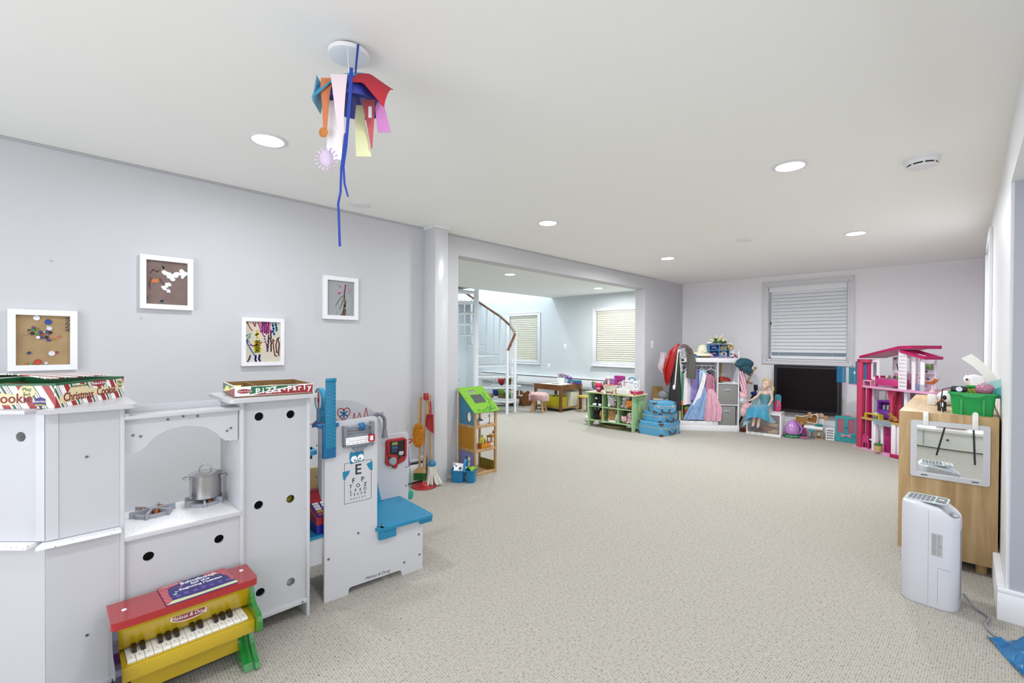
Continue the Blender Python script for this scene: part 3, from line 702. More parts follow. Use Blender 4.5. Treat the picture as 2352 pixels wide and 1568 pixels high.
sticker(cb, circ(.32, .055, .021, 20, .022), 'y', -.0002, m_cream); text(cb, 'Play', .016, (.32, -.0014, .062), m_green); text(cb, 'Set', .016, (.32, -.0014, .047), m_green)
def end(fn): return fn
b = B(); b.prism([(-Ly+.02, .02), (-.13, .012), (-.10, .02), (-.10, .045), (-.2, .056), (-Ly+.02, .05)], 'x', 0, -.0008)
for v_ in b.bm.verts: v_.co.y = -v_.co.y
b.obj('label_patch', m_cream, cb)
text(cb, 'Christmas', .046, (-.0012, .262, .033), m_dkred, (90, 0, -90), sx=.8, offset=.0006); text(cb, 'Cookie', .046, (-.0012, .128, .033), m_dkred, (90, 0, -90), sx=.9, offset=.0006)
b = B(); b.prism(circ(.083, .057, .024, 20, .022), 'x', -.0002, -.001); b.obj('label_patch', m_cream, cb)
text(cb, 'Play', .017, (-.0014, .083, .064), m_green, (90, 0, -90)); text(cb, 'Set', .017, (-.0014, .083, .048), m_green, (90, 0, -90))
b = B(); b.prism([(.03, .032), (.045, .038), (.06, .032), (.064, .012), (.045, .004), (.028, .012)], 'x', -.0002, -.001); b.obj('label_patch', mat('print_navy', '#3a2f7c', .5), cb)
text(cb, 'PEDIATRICS', .008, (-.0014, .046, .022), m_frame, (90, 0, -90)); b = B(); b.box(-.0014, .032, .009, -.001, .06, .013); b.obj('label_patch', mat('print_yellow', '#e3cf4a', .5), cb)
text(cb, 'Melissa & Doug', .013, (-.0014, .235, .07), m_frame, (90, 0, -90), shear=.2)

pz = thing('pizza_box', 'shallow wooden pizza box with red and green printed sides on the kitchen tower', 'box', KW(.571, .034, 1.0385), 84)
m_ply = wood('box_plywood', '#b08a58', '#8d6a3e', (3, 14, 3), .6)
PL, PD, PH = .318, .33, .046
b = B(); b.box(0, 0, 0, PL, PD, .005); b.obj('base', m_ply, pz)
m_pw = mat('print_white', '#eeecec', .45)
b = B(); b.box(0, 0, .005, PL, .007, PH); b.obj('front_side', m_pw, pz)
b = B(); b.box(0, PD-.007, .005, PL, PD, PH); b.obj('back_side', m_ply, pz)
b = B(); b.box(0, .007, .005, .007, PD-.007, PH); b.obj('left_side', m_pw, pz)
b = B(); b.box(PL-.007, .007, .005, PL, PD-.007, PH); b.obj('right_side', m_ply, pz)
b = B(); b.box(.09, .007, .005, .095, PD-.007, PH-.004); b.obj('divider', m_ply, pz)
sticker(pz, [(.055, .012), (.12, .022), (.19, .034), (.26, .0445), (.062, .0445)], 'y', 0, mat('print_green', '#1d7a4a', .4))
sticker(pz, [(.07, .008), (.315, .006), (.317, .042), (.27, .042), (.2, .03), (.12, .018)], 'y', -.0001, m_red)
sticker(pz, circ(.034, .026, .027, 24, .0095), 'y', -.0002, m_red); text(pz, 'Melissa & Doug', .0095, (.034, -.0014, .026), m_frame, shear=.2)
for i, ch in enumerate('PiZZa-ParTy'):
    text(pz, ch, .036 if ch in 'PZT' else .034, (.086+i*.0215, -.0018, .022+.0016*i*.5+(.002 if i % 2 else 0)), m_frame, ext=.0008, offset=.0008)
b = B(); b.prism([(.33, .045), (.33, .012), (.03, .044)], 'x', 0, -.0008); b.obj('green_triangle', mat('print_sage', '#5d8a74', .4), pz)
b = B(); b.prism([(.27, .006), (.008, .006), (.008, .04)], 'x', 0, -.0008); b.obj('red_triangle', mat('print_rose', '#b8525a', .4), pz)
m_yel = mat('felt_yellow', '#e6dd8a', .8)
pzz = thing('toy_pizza', 'round wooden toy pizza lying in the open pizza box', 'toy food', KW(.78, .17, 1.0445), 90)
b = B(); b.lathe([(.0001, 0), (.085, 0), (.092, .012), (.086, .022), (.07, .018), (.0001, .018)], seg=28, cap=False); b.obj('crust', m_yel, pzz)
b = B(); b.lathe([(.0001, .018), (.07, .018), (.066, .0215), (.0001, .0215)], seg=24, cap=False); b.obj('sauce', mat('felt_red', '#b05040', .8), pzz)
for i in range(7):
    b = B(); t = i*.9; b.lathe([(.0001, .0215), (.013, .0215), (.011, .026), (.0001, .0265)], (.045*cos(t), .045*sin(t), 0), 12, cap=False); b.obj('topping', mat('topping_%d' % (i % 3), ('#f2f0e4', '#c9643a', '#e3c65a')[i % 3], .6), pzz)
crd = thing('recipe_card', 'pale printed card lying in the left of the pizza box', 'card', KW(.61, .2, 1.0445), 70)
b = B(); b.sheet(lambda u, v: (-.03+.06*u, -.07+.14*v, .018+.016*sin(pi*v)), 3, 8, .001); b.obj('card', m_yel, crd)
# ================================================================== DOCTOR STATION
DC = (-2.23, .963, 0); DRZ = 90-4.6
dc = thing('doctor_play_station', 'white and blue wooden pretend doctor station with an owl eye chart', 'play station', DC, DRZ)
m_blue = mat('toy_blue', '#1f93c0', .38); m_sky = mat('toy_sky_blue', '#3aa9d6', .38); m_deep = mat('toy_deep_blue', '#1478b4', .35)
m_gry = mat('toy_grey', '#7b7e86', .4); m_redp = mat('toy_red', '#c22a2c', .3)
def DW(x, y, z):
    a = rad(DRZ); return (DC[0]+x*cos(a)-y*sin(a), DC[1]+x*sin(a)+y*cos(a), z)
def dp(name, m, fn, parent=dc, **kw):
    b = B(); fn(b); return b.obj(name, m, parent, **kw)
front = [(0, 0), (.118, 0), (.122, .026), (.13, .034), (.40, .034), (.412, .030), (.418, 0), (.545, 0), (.545, .285), (.272, .285), (.272, .872)] + arc(.252, .872, .02, 0, 90, 4)[1:] + [(.02, .880)] + arc(.02, .86, .02, 90, 180, 4)[1:]
dp('front_panel', W, lambda b: b.flat(front, [], 'y', 0, .014))
dp('side_panel', W, lambda b: b.flat([(.014, .5), (.03, .505), (.06, .54), (.075, .6), (.075, .845), (.055, .872), (.014, .878)], [], 'x', -.008, .004))
dp('inner_panel', W, lambda b: b.box(-.2, .30, 0, .0, .312, .86))
dp('shelf_apron', W, lambda b: b.prism([(-.28, .02), (-.006, .02), (-.006, .3), (-.28, .3)], 'z', .19, .318))
dp('cashier_shelf', m_blue, lambda b: b.prism([(-.30, .0), (-.004, .016), (.26, .016), (.26, .31), (-.3, .31)], 'z', .318, .332))
dp('back_panel', W, lambda b: b.flat([(.15, 0), (.66, 0), (.66, .69)] + arc(.645, .69, .015, 0, 90, 4) + [(.49, .703)] + arc(.2, .70, .29, 8, 98, 24, .245) + [(.15, .943)], [], 'y', .385, .399))
# heart and heartbeat printed on the arched sign
hy = .3845
def printed(name, m, paths, r, y=hy, parent=dc):
    b = B()
    for p in paths: face_stroke(b, p, r, y)
    return b.obj(name, m, parent)
H0 = (.24, .86)
heart = [(H0[0]+.0023*16*sin(t)**3, H0[1]+.0028*(13*cos(t)-5*cos(2*t)-2*cos(3*t)-cos(4*t))) for t in (2*pi*i/40 for i in range(41))]
printed('heart_print', m_redp, [heart], .0028)
printed('heartbeat_print', m_redp, [[(.155, .82), (.158, .85), (.16, .82)],[(.155, .83), (.165, .83), (.17, .83)]] if 0 else [[(.05, .82), (.09, .82), (.105, .87), (.12, .81), (.135, .89), (.155, .80), (.165, .83), (.20, .83)], [(.278, .82), (.295, .82), (.302, .86), (.31, .82), (.32, .82), (.335, .86), (.345, .82), (.36, .82), (.375, .885), (.39, .815), (.42, .82), (.47, .83), (.48, .85), (.49, .815)]], .002)
printed('star_print', m_deep, [[(H0[0]+.026*cos(rad(a)), H0[1]+.03*sin(rad(a))), (H0[0]-.026*cos(rad(a)), H0[1]-.03*sin(rad(a)))] for a in (90, 30, 150)], .0045)
b = B(); b.prism([(.06, .80), (.12, .80), (.15, .80), (.19, .80), (.185, .825), (.16, .825), (.135, .875), (.12, .81), (.105, .855), (.06, .82)], 'y', hy, hy-.0004); b.obj('hill_print', m_deep, dc)
# seat, bracket, blue gusset
dp('bench_seat', m_blue, lambda b: b.prism(rrect(.285, -.035, .60, .58, .025), 'z', .288, .303))
dp('seat_tab', m_blue, lambda b: b.prism([(.262, -.03), (.30, -.03), (.30, .0), (.262, .0)], 'z', .288, .303))
dp('seat_bracket', m_blue, lambda b: b.prism(rrect(.275, -.025, .375, .0, .012), 'z', .24, .288))
dp('seat_bracket', m_blue, lambda b: b.prism(rrect(.52, -.02, .60, .0, .01), 'z', .262, .288))
dp('blue_gusset', m_sky, lambda b: b.prism([(.30, .303), (.47, .303), (.42, .52), (.40, .66), (.33, .66)], 'y', .37, .384))
dp('seat_support', W, lambda b: b.box(.31, .1, 0, .56, .37, .285))
for x, y in ((.30, 0.01), (.56, 0.01), (.56, .3), (.31, .03)):
    dp('screw', m_steel, lambda b: b.lathe([(.006, .3025), (.005, .3045), (.0001, .3045)], (x, y, 0), 10, cap=False))
for x, z in ((.02, .21), (.17, .30), (.43, .07), (.525, .085), (.52, .2), (.02, .75)):
    dp('screw', m_steel, lambda b: b.at((x, -.0002, z), rx=90).lathe([(.006, -.001), (.006, .0015), (.004, .0022), (.0001, .0012)], seg=12, cap=False))
for z in (.43, .60, .76):
    dp('screw', m_steel, lambda b: b.at((-.0085, .09, z), ry=-90).lathe([(.005, -.001), (.005, .0015), (.0001, .0015)], seg=10, cap=False))
# height ruler in its sleeve
dp('ruler_sleeve', m_deep, lambda b: (b.box(-.013, -.022, .712, .048, .002, .872, .003), b.box(-.03, -.005, .86, .0, .03, .876, .002)))
dp('ruler_clip', m_deep, lambda b: b.box(.048, -.018, .862, .064, .0, .88, .003))
rl = dp('height_ruler', m_blue, lambda b: (b.box(-.006, -.030, .76, .044, -.022, 1.10, .003), b.box(-.006, -.040, 1.088, .044, -.022, 1.104, .004)))
for i in range(36):
    z = .765+.0088*i
    dp('tick', mat('tick_teal', '#17708f', .5), lambda b: b.box(*((-.002, -.0312, z, .018, -.030, z+.0018) if i % 2 else (.02, -.0312, z, .042, -.030, z+.0018))), rl)
# scale
sc_ = dp('scale_frame', m_gry, lambda b: (b.box(.085, -.03, .765, .102, 0, .86, .003), b.box(.226, -.03, .785, .244, 0, .87, .003), b.box(.1, -.018, .815, .23, 0, .83, .003), b.box(.085, -.03, .752, .244, 0, .762, .003)))
dp('scale_rail', m_gry, lambda b: b.cyl((.1, -.022, .848), (.23, -.022, .852), .0065, seg=14), sc_)
dp('scale_plate', m_frame, lambda b: b.box(.093, -.032, .764, .236, -.028, .802, .002), sc_)
dp('scale_line', m_redp, lambda b: b.box(.105, -.0328, .784, .21, -.032, .7852), sc_)
dp('scale_knob', m_deep, lambda b: b.at((.178, -.022, .851), ry=90).lathe([(.0001, -.013), (.017, -.013), (.019, -.009), (.019, .009), (.017, .013), (.0001, .013)], seg=24, cap=False), sc_)
dp('scale_marker', m_redp, lambda b: b.flat(rrect(.208, .768, .242, .808, .008), [rrect(.214, .776, .236, .8, .004)], 'y', -.037, -.028), sc_)
dp('marker_window', m_frame, lambda b: b.flat([(.214, .775), (.236, .775), (.228, .788), (.236, .8), (.214, .8), (.222, .788)], [], 'y', -.0355, -.033), sc_)
for i in range(10):
    text(sc_, str(i), .007, (.108+i*.0105, -.0327, .794), m_dark, ext=.0001)
    if i % 2 == 0: text(sc_, str(i*5), .007, (.108+i*.0105, -.0327, .773), m_dark, ext=.0001)
text(sc_, 'lb', .006, (.098, -.0327, .793), m_dark, ext=.0001); text(sc_, 'kg', .006, (.098, -.0327, .773), m_dark, ext=.0001)
dp('half_knob', m_gry, lambda b: b.prism(arc(.165, .755, .032, 180, 360, 14), 'y', -.022, 0), sc_)
for x, z in ((.205, .752), (.236, .754)): dp('peg', m_gry, lambda b: b.ell((x, -.02, z-.004), .006, 10), sc_)
# owl eye chart
cx0, cx1, cz0, cz1 = .098, .238, .464, .668
printed('chart_border', mat('ink_black', '#2a2a2e', .5), [[(cx0, cz0), (cx1, cz0), (cx1, cz1), (cx0, cz1), (cx0, cz0)]], .0009, 0)
rows = [('E', .056, .626, 1.0), ('F P', .026, .573, 1.4), ('TOZ', .02, .545, 1.9), ('LPED', .0155, .522, 1.6), ('PECFD', .0125, .502, 1.8), ('EDFCZP', .0085, .482, 2.2)]
m_ink = mat('ink_black', '#2a2a2e', .5)
for s_, sz, z, sp in rows:
    n = len(s_)
    for i, ch in enumerate(s_):
        if ch == ' ': continue
        wd = {1: 0, 3: .038 if s_ != 'F P' else .024, 4: .025, 5: .0185, 6: .015}[n]
        text(dc, ch, sz*1.32, ((cx0+cx1)/2+(i-(n-1)/2)*wd, -.0004, z), m_ink, ext=.0002, offset=.0004*sz/.02)
owl = dp('owl_print', m_blue, lambda b: b.prism([(.128, .66), (.122, .69), (.124, .716), (.132, .724), (.142, .718), (.168, .722), (.19, .73), (.196, .716), (.2, .69), (.198, .672)], 'y', 0, -.0006))
for x, z in ((.147, .684), (.182, .688)):
    dp('owl_eye', m_frame, lambda b: b.prism(circ(x, z, .0165, 18), 'y', -.0006, -.0012), owl)
    dp('owl_pupil', m_ink, lambda b: b.prism(circ(x+(.004 if x < .16 else -.004), z-.006, .0045, 10), 'y', -.0012, -.0017), owl)
dp('owl_beak', mat('beak_teal', '#7fc4c8', .5), lambda b: b.prism([(.160, .678), (.165, .686), (.171, .678), (.165, .66)], 'y', -.0012, -.0018), owl)
dp('owl_wing', m_blue, lambda b: b.prism([(.088, .628), (.125, .63), (.122, .617), (.116, .608), (.108, .6), (.1, .584), (.091, .59)], 'y', -.0004, -.001))
dp('owl_wing', m_blue, lambda b: b.prism([(.212, .648), (.244, .66), (.246, .612), (.236, .612), (.226, .622), (.22, .634)], 'y', -.0004, -.001))
text(dc, 'Melissa & Doug', .022, (.275, -.0004, .052), m_ink, ext=.0001, shear=.35)
# monitor on the rear panel
mo = dp('monitor_shell', m_redp, lambda b: b.flat([(.498, .535)] + [(.50, .65)] + arc(.52, .655, .02, 180, 90, 4) + arc(.615, .655, .02, 90, 0, 4) + [(.635, .56)] + arc(.605, .55, .03, 0, -80, 5) + arc(.56, .503, .016, 20, -200, 8) + arc(.52, .535, .024, -90, -180, 4), [], 'y', .368, .386))
dp('monitor_rim', m_redp, lambda b: b.flat([(.502, .66), (.513, .674), (.62, .674), (.634, .66), (.634, .555), (.61, .53), (.575, .525), (.575, .55), (.51, .572)], [[(.516, .662), (.62, .662), (.622, .56), (.58, .545), (.565, .575), (.516, .585)]], 'y', .358, .37), mo)
dp('screen', m_dark, lambda b: b.box(.514, .366, .545, .622, .369, .664), mo)
text(mo, '888', .026, (.555, .3655, .645), mat('digit_yellow', '#e6e27a', .5), ext=.0004); text(mo, '888', .026, (.555, .3655, .62), mat('digit_blue', '#4b8fd6', .5), ext=.0004)
text(mo, '88:88', .013, (.552, .3655, .6), mat('digit_blue', '#4b8fd6', .5), ext=.0004)
for z, wd in ((.588, .03), (.58, .034), (.572, .028)): dp('text_bar', m_frame, lambda b: b.box(.6-wd/2, .365, z-.0025, .6+wd/2, .3665, z+.0025), mo)
dp('heart_mark', mat('toy_pink', '#d8466a', .4), lambda b: b.prism([(.594, .562), (.6, .553), (.606, .562), (.603, .566), (.6, .563), (.597, .566)], 'y', .3665, .365), mo)
dp('dial', mat('dial_grey', '#9a9ca2', .4), lambda b: (b.at((.54, .366, .54), rx=90).lathe([(.026, -.002), (.024, .012), (.0001, .013)], seg=24, cap=False), b.at((.54, .353, .54), ry=-50).box(-.022, -.006, -.004, .022, .004, .004, .002)), mo)
for z in (.655, .48, .36): dp('screw', m_steel, lambda b: b.at((.645, .3845, z), rx=90).lathe([(.005, 0), (.005, .002), (.0001, .002)], seg=10, cap=False))
# grey tap, cuff hook, dangling thermometer and scope
dp('tap', m_gry, lambda b: b.tube([(.47, .33, .70), (.47, .33, .80)]+[(.42+.05*cos(rad(a)), .33, .80+.05*sin(rad(a))) for a in range(15, 200, 15)], .011, 12))
dp('tap_base', m_gry, lambda b: b.lathe([(.02, .70), (.013, .745), (.011, .75)], (.47, .33, 0), 16))
dp('side_hook', m_redp, lambda b: b.tube([(.655, .395, .655), (.685, .395, .652), (.70, .395, .645), (.685, .395, .636), (.655, .395, .628)], .005, 8))
th = dp('toy_thermometer', mat('toy_purple', '#8a5fc0', .35), lambda b: b.at((.672, .41, 0)).lathe([(.0001, .62), (.003, .60), (.008, .52), (.012, .51), (.013, .485), (.007, .47), (.0001, .465)], seg=14, cap=False))
dp('toy_mirror', mat('toy_teal', '#25b59c', .35), lambda b: (b.at((.685, .41, 0)).tube([(0, 0, .46), (.004, 0, .32)], .003, 8), b.at((.69, .41, .285)).ell((0, 0, 0), (.022, .006, .032), 16)))
# dial and cup holder on the counter side
dl = dp('weight_dial', m_sky, lambda b: b.at((.03, .17, .98), ry=-90).lathe([(.0001, -.02), (.056, -.02), (.061, -.012), (.061, .006), (.053, .008), (.053, .003), (.0001, .003)], seg=32, cap=False))

dp('dial_face', m_frame, lambda b: b.at((.03, .17, .98), ry=-90).lathe([(.0525, .0035), (.0001, .004)], seg=28, cap=False), dl)
dp('dial_needle', m_redp, lambda b: (b.prism([(.167, 1.022), (.173, 1.022), (.178, .98), (.174, .935), (.166, .935), (.162, .98)], 'x', .0255, .0235), b.ell((.0235, .17, .98), (.004, .012, .012), 10)), dl)
dp('dial_stem', m_blue, lambda b: b.prism(rrect(.14, .865, .20, .935, .006), 'x', .025, .05))
dp('cup_holder', m_sky, lambda b: b.flat(rrect(-.10, .06, -.009, .22, .03), [circ(-.045, .14, .032, 20)], 'z', .72, .74))
dp('cup', m_dark, lambda b: b.lathe([(.03, .742), (.03, .69), (.0001, .69)], (-.045, .14, 0), 20, cap=False))
dp('card_slot', m_deep, lambda b: b.box(-.14, .285, .545, -.03, .30, .575, .005))
# cash register on the counter
cr = thing('cash_register', 'red and blue toy cash register wedged between the kitchen and the doctor station', 'toy', DW(.085, .035, .3325), DRZ)
m_rreg = mat('register_red', '#b02834', .3); m_breg = mat('register_blue', '#1f22a8', .3)
b = B(); b.prism([(0, 0), (.24, 0), (.24, .055), (0, .045)], 'x', -.11, .11); b.obj('drawer_base', m_breg, cr)
b = B(); b.prism([(-.004, .045), (.245, .055), (.245, .17), (.19, .155), (.17, .12), (-.004, .078)], 'x', -.114, .114); b.obj('body', m_rreg, cr)
b = B(); b.at((0, 0, .0785), rx=13.6); b.box(-.105, .004, 0, .105, .135, .003); kp = b.obj('keypad', mat('keypad_purple', '#43308c', .4), cr)
for r_ in range(5):
    for c_ in range(5):
        col = ('#f2f2f6', '#f2f2f6', '#f2f2f6', '#eab03c', '#c05a78')[4-r_]
        b = B(); b.at((0, 0, .0805), rx=13.6); b.box(-.096+c_*.04, .012+r_*.025, 0, -.066+c_*.04, .03+r_*.025, .008, .003, 1); b.obj('key', mat('key_'+col[1:], col, .35), kp)
b = B(); b.box(-.114, .2, .17, .0, .215, .28, .004); b.box(-.03, .19, .17, .0, .22, .2, .003); b.obj('card_holder', mat('manila', '#d6bc86', .6), cr)

# ================================================================== PIANO
PN = (-2.152, .375, 0)
pn = thing('toy_piano', 'yellow toy upright piano with a red lid and green side in front of the kitchen', 'toy piano', PN, 90)
m_py = mat('piano_yellow', '#e0bd1c', .14, coat=.6); m_pr = mat('piano_red', '#c01a22', .12, coat=.8); m_pg = mat('piano_green', '#1c8e34', .14, coat=.7); m_pp = mat('piano_purple', '#241a36', .14, coat=.7)
def pp(name, m, fn, parent=pn, **kw):
    b = B(); fn(b); return b.obj(name, m, parent, **kw)
# local: x along the keyboard, y=0 at the back, -y towards the viewer
hw = .222
pp('lid', m_pr, lambda b: b.prism([(-hw, 0), (-hw, -.125)] + arc(-hw+.02, -.14, .02, 180, 270, 5) + arc(hw-.02, -.14, .02, 270, 360, 5) + [(hw, 0)], 'z', .318, .344))
pp('back_board', m_py, lambda b: b.box(-.2, -.012, .05, .2, 0, .318))
pp('fallboard', m_py, lambda b: b.prism([(-.012, .318), (-.125, .318), (-.118, .28), (-.088, .215), (-.012, .2)], 'x', -.2, .2))
pp('keybed', m_py, lambda b: (b.box(-.2, -.175, .168, .2, -.03, .186), b.box(-.2, -.175, .186, -.182, -.05, .205), b.box(.182, -.175, .186, .2, -.05, .205)))
pp('key_slip', m_py, lambda b: b.box(-.2, -.196, .155, .2, -.174, .203, .003))
pp('lower_panel', m_py, lambda b: b.box(-.2, -.1, .05, .2, -.088, .17))
prof = [(0, .0), (-.06, 0), (-.07, .0)]
side = [(-.002, .002), (-.195, .002), (-.205, .012), (-.195, .03), (-.165, .045), (-.14, .07), (-.12, .10), (-.112, .125), (-.125, .15), (-.15, .16), (-.19, .155), (-.22, .158), (-.232, .175), (-.232, .205), (-.222, .222), (-.2, .232), (-.165, .238), (-.145, .25), (-.13, .28), (-.115, .318), (-.002, .318)]
pp('green_side', m_pg, lambda b: b.prism(side, 'x', .2, .216))
pp('purple_side', m_pp, lambda b: b.prism(side, 'x', -.216, -.2))
for x0, x1, m in ((.165, .2, m_pg), (-.2, -.165, m_pp)):
    pp('foot_block', m, lambda b: b.prism([(-.03, .002), (-.185, .002), (-.175, .028), (-.14, .05), (-.115, .075), (-.1, .1), (-.03, .1)], 'x', x0, x1))
m_wk = mat('key_white', '#efeeea', .25); m_bk = mat('key_black', '#2e1710', .2)
kw_ = .0258; nk = 14; x0 = -nk*kw_/2
letters = 'CDEFGABCDEFGAB'; letters = 'CDEFGABCDEFGABC'
nk = 15; kw_ = .364/15; x0 = -.182
for i in range(nk):
    pp('white_key', m_wk, lambda b: b.box(x0+i*kw_+.0006, -.173, .188, x0+(i+1)*kw_-.0006, -.06, .209, .0012, 1))
    text(pn, letters[i], .008, (x0+(i+.5)*kw_, -.15, .2092), m_ink, (0, 0, 0), ext=.0002)
for i, ch in enumerate(letters[:-1]):
    if ch in 'CDFGA':
        pp('black_key', m_bk, lambda b: b.prism([(-.062, .207), (-.13, .207), (-.126, .225), (-.062, .227)], 'x', x0+(i+1)*kw_-.0065, x0+(i+1)*kw_+.0065))
for x in (-.18, .19):
    pp('screw_cap', m_frame, lambda b: b.lathe([(.008, .3435), (.007, .3455), (.0001, .346)], (x, -.05 if x > 0 else -.075, 0), 12, cap=False))
pp('screw', m_steel, lambda b: b.at((.185, -.1, .105), rx=90).lathe([(.006, 0), (.0001, .002)], seg=10, cap=False))
# maker's oval on the fallboard
ov = B(); ov.at((.0, -.1172, .276), rx=22, sc=(1, 1, 1)); ov.at((.0, -.1185, .272), rx=-24); ov.prism(circ(0, 0, .056, 28, .0165), 'y', .0, -.001); ov.obj('oval_rim', m_frame, pn)
ov = B(); ov.at((.0, -.1185, .272), rx=-24); ov.prism(circ(0, 0, .053, 28, .0145), 'y', -.0008, -.0018); ov.obj('oval_badge', mat('badge_red', '#9c1c1c', .3), pn)
text(pn, 'Melissa & Doug', .0175, (.0, -.1205, .2712), m_frame, (66, 0, 0), ext=.0004, shear=.25)
# songbook on the lid
sb = thing('songbook', 'purple songbook for beginners lying on the red piano lid', 'book', (-2.08, .412, .3445), 92)
b = B(); b.box(-.112, -.082, 0, .112, .082, .004, .001); b.obj('cover', mat('book_purple', '#453684', .45, var=.25, vscale=40), sb)
b = B(); b.box(-.109, -.081, -.0004, .111, .083, .003); b.obj('pages', m_frame, sb)
m_curt = stripes('curtain_pink', (1, .4, 0), .016, [(0, '#d8717a'), (.5, '#c45f68')], .5)
b = B(); b.prism([(-.112, .082), (-.03, .082), (-.055, .06), (-.085, .05), (-.092, .0), (-.09, -.07), (-.112, -.082)], 'z', .004, .0046); b.obj('printed_curtain', m_curt, sb)
b = B(); b.prism([(.112, .082), (.03, .082), (.05, .055), (.085, .04), (.1, .0), (.1, -.045), (.112, -.05)], 'z', .004, .0046); b.obj('printed_curtain', m_curt, sb)
b = B(); b.prism([(-.112, -.082), (.112, -.082), (.112, -.062), (.0, -.066), (-.09, -.06)], 'z', .004, .0047); b.obj('pale_band', mat('band_pale', '#d8dfb0', .5), sb)
text(sb, 'Songbook', .03, (.015, .058, .0046), m_frame, (0, 0, 0), offset=.0006); text(sb, 'for the', .022, (.015, .033, .0046), m_frame, (0, 0, 0), offset=.0005); text(sb, 'Beginning Musician', .0185, (.012, .009, .0046), m_frame, (0, 0, 0), offset=.0005)
m_note = [mat('note_mint', '#bfe6d0', .5), mat('note_pink', '#e08aa8', .5)]
for i, (x, y, s) in enumerate(((-.075, -.015, 1.4), (-.048, .03, 1), (.06, .045, 1), (.092, .03, 1.1), (-.02, .065, .8))):
    b = B(); b.at((x, y, .0042), sc=s); b.prism(circ(0, 0, .004, 10, .003), 'z', 0, .0005); b.box(.003, 0, 0, .0042, .016, .0005); b.prism([(.0042, .016), (.01, .01), (.0042, .011)], 'z', 0, .0005); b.obj('printed_note', m_note[i % 2], sb)
m_ghost = mat('print_lilac', '#6a5cab', .5)
for i in range(7):
    b = B(); b.at((-.07+i*.027, -.035+.004*(i % 2), .0042)); b.prism(circ(0, 0, .009, 12, .011), 'z', 0, .0004); b.obj('printed_animal', m_ghost, sb)
text(sb, 'Melissa & Doug', .008, (-.075, .072, .0048), m_frame, (0, 0, 0), ext=.0002)
# ================================================================== TOY CLEANING SET AT THE POST
m_pine = wood('pine', '#d9b483', '#c29a66', (40, 40, 3), .5)
m_beech = wood('beech', '#d2ac7a', '#bd9462', (40, 40, 4), .5)
BS = (-3.43, 2.375, 0)
st = thing('cleaning_stand', 'toy broom stand with a round red base and red top by the white post', 'toy stand', BS, 45)
b = B(); b.lathe([(.0001, 0), (.108, 0), (.112, .004), (.108, .014), (.045, .018), (.03, .03), (.022, .045), (.0001, .045)], seg=40, cap=False); b.obj('base', m_redp, st)
b = B(); b.cyl((0, 0, .04), (.016, -.004, .80), .0105, seg=14); b.obj('pole', m_pine, st)
b = B(); b.lathe([(.0001, .775), (.023, .775), (.024, .78), (.024, .828), (.021, .834), (.0001, .834)], (.016, -.004, 0), 20, cap=False); b.obj('top_knob', m_redp, st)
for i, (x, y) in enumerate(((-.03, .0), (-.026, -.022), (.055, .002), (.062, -.018))):
    b = B(); b.cyl((.016, -.004, .80), (x, y, .805), .004, seg=8); b.ell((x, y, .805), .009, 10); b.obj('peg', m_pine, st)
br = thing('toy_broom', 'toy broom with green bristles hanging on the cleaning stand', 'toy broom', (BS[0]-.022, BS[1]-.02, 0), 45)
b = B(); b.cyl((-.012, 0, .155), (0, 0, .80), .009, seg=12); b.obj('handle', m_pine, br)
b = B(); b.prism([(-.065, .125), (-.06, .145), (-.03, .165), (.02, .168), (.045, .15), (.05, .125)], 'y', -.016, .016); b.obj('head', m_beech, br)
b = B()
rnd = random.Random(2)
for i in range(26):
    for j in range(4):
        x = -.06+i*.0043; y = -.012+j*.008; b.cyl((x, y, .128), (x*1.05+rnd.uniform(-.002, .002), y*1.4, .056+rnd.uniform(0, .004)), .0022, .0014, 4)
o = b.obj('bristles', mat('bristle_green', '#16752f', .7), br); o['kind'] = 'stuff'
du = thing('toy_duster', 'fluffy orange toy duster hanging on the cleaning stand', 'toy duster', (BS[0]-.003, BS[1]-.04, 0), 45)
b = B(); b.cyl((-.02, 0, .44), (-.01, 0, .79), .009, seg=12); b.obj('handle', m_pine, du)
rnd = random.Random(3); b = B()
b.ell((-.018, 0, .463), (.04, .03, .1), 16)
for i in range(1000):
    t = rnd.uniform(0, 2*pi); z = rnd.uniform(-1, 1); r_ = .045*sqrt(max(0, 1-abs(z)**3.2))
    x, y, zz = r_*cos(t), r_*.75*sin(t), .463+z*.105
    b.ell((x-.018, y, zz), rnd.uniform(.0038, .006), 5)
o = b.obj('fluff', mat('duster_orange', '#e8961c', .9, var=.12, vscale=90), du); o['kind'] = 'stuff'
dpn = thing('toy_dustpan', 'red toy dustpan hanging on the right of the cleaning stand', 'toy dustpan', (BS[0]+.045, BS[1]+.03, 0), 45)
b = B(); b.tube([(.0, 0, .79), (.002, 0, .77), (.002, 0, .75)], .0035, 6); b.tube([(.002, 0, .76), (.004, .0, .70), (.004, 0, .655)], [.008, .0085, .01], 10); b.obj('handle', m_redp, dpn)
b = B()
b.loops([[(-.022, -.004, .65), (.022, -.004, .65), (.022, .004, .65), (-.022, .004, .65)], [(-.033, -.004, .61), (.033, -.004, .61), (.033, .004, .61), (-.033, .004, .61)], [(-.026, -.02, .52), (.036, -.02, .48), (.036, -.012, .48), (-.026, -.012, .52)]])
for s, zb in ((-1, .54), (1, .49)):
    x = .0+s*.031; b.loops([[(x-.003, -.004, .645), (x+.003, -.004, .645), (x+.003, -.012, .645), (x-.003, -.012, .645)], [(x-.003, -.004, .61), (x+.003, -.004, .61), (x+.003, -.034, .61), (x-.003, -.034, .61)], [(x-.002, -.018, zb), (x+.004, -.018, zb), (x+.004, -.022, zb), (x-.002, -.022, zb)]])
b.box(-.026, -.034, .642, .026, -.004, .65); b.obj('pan', m_redp, dpn)
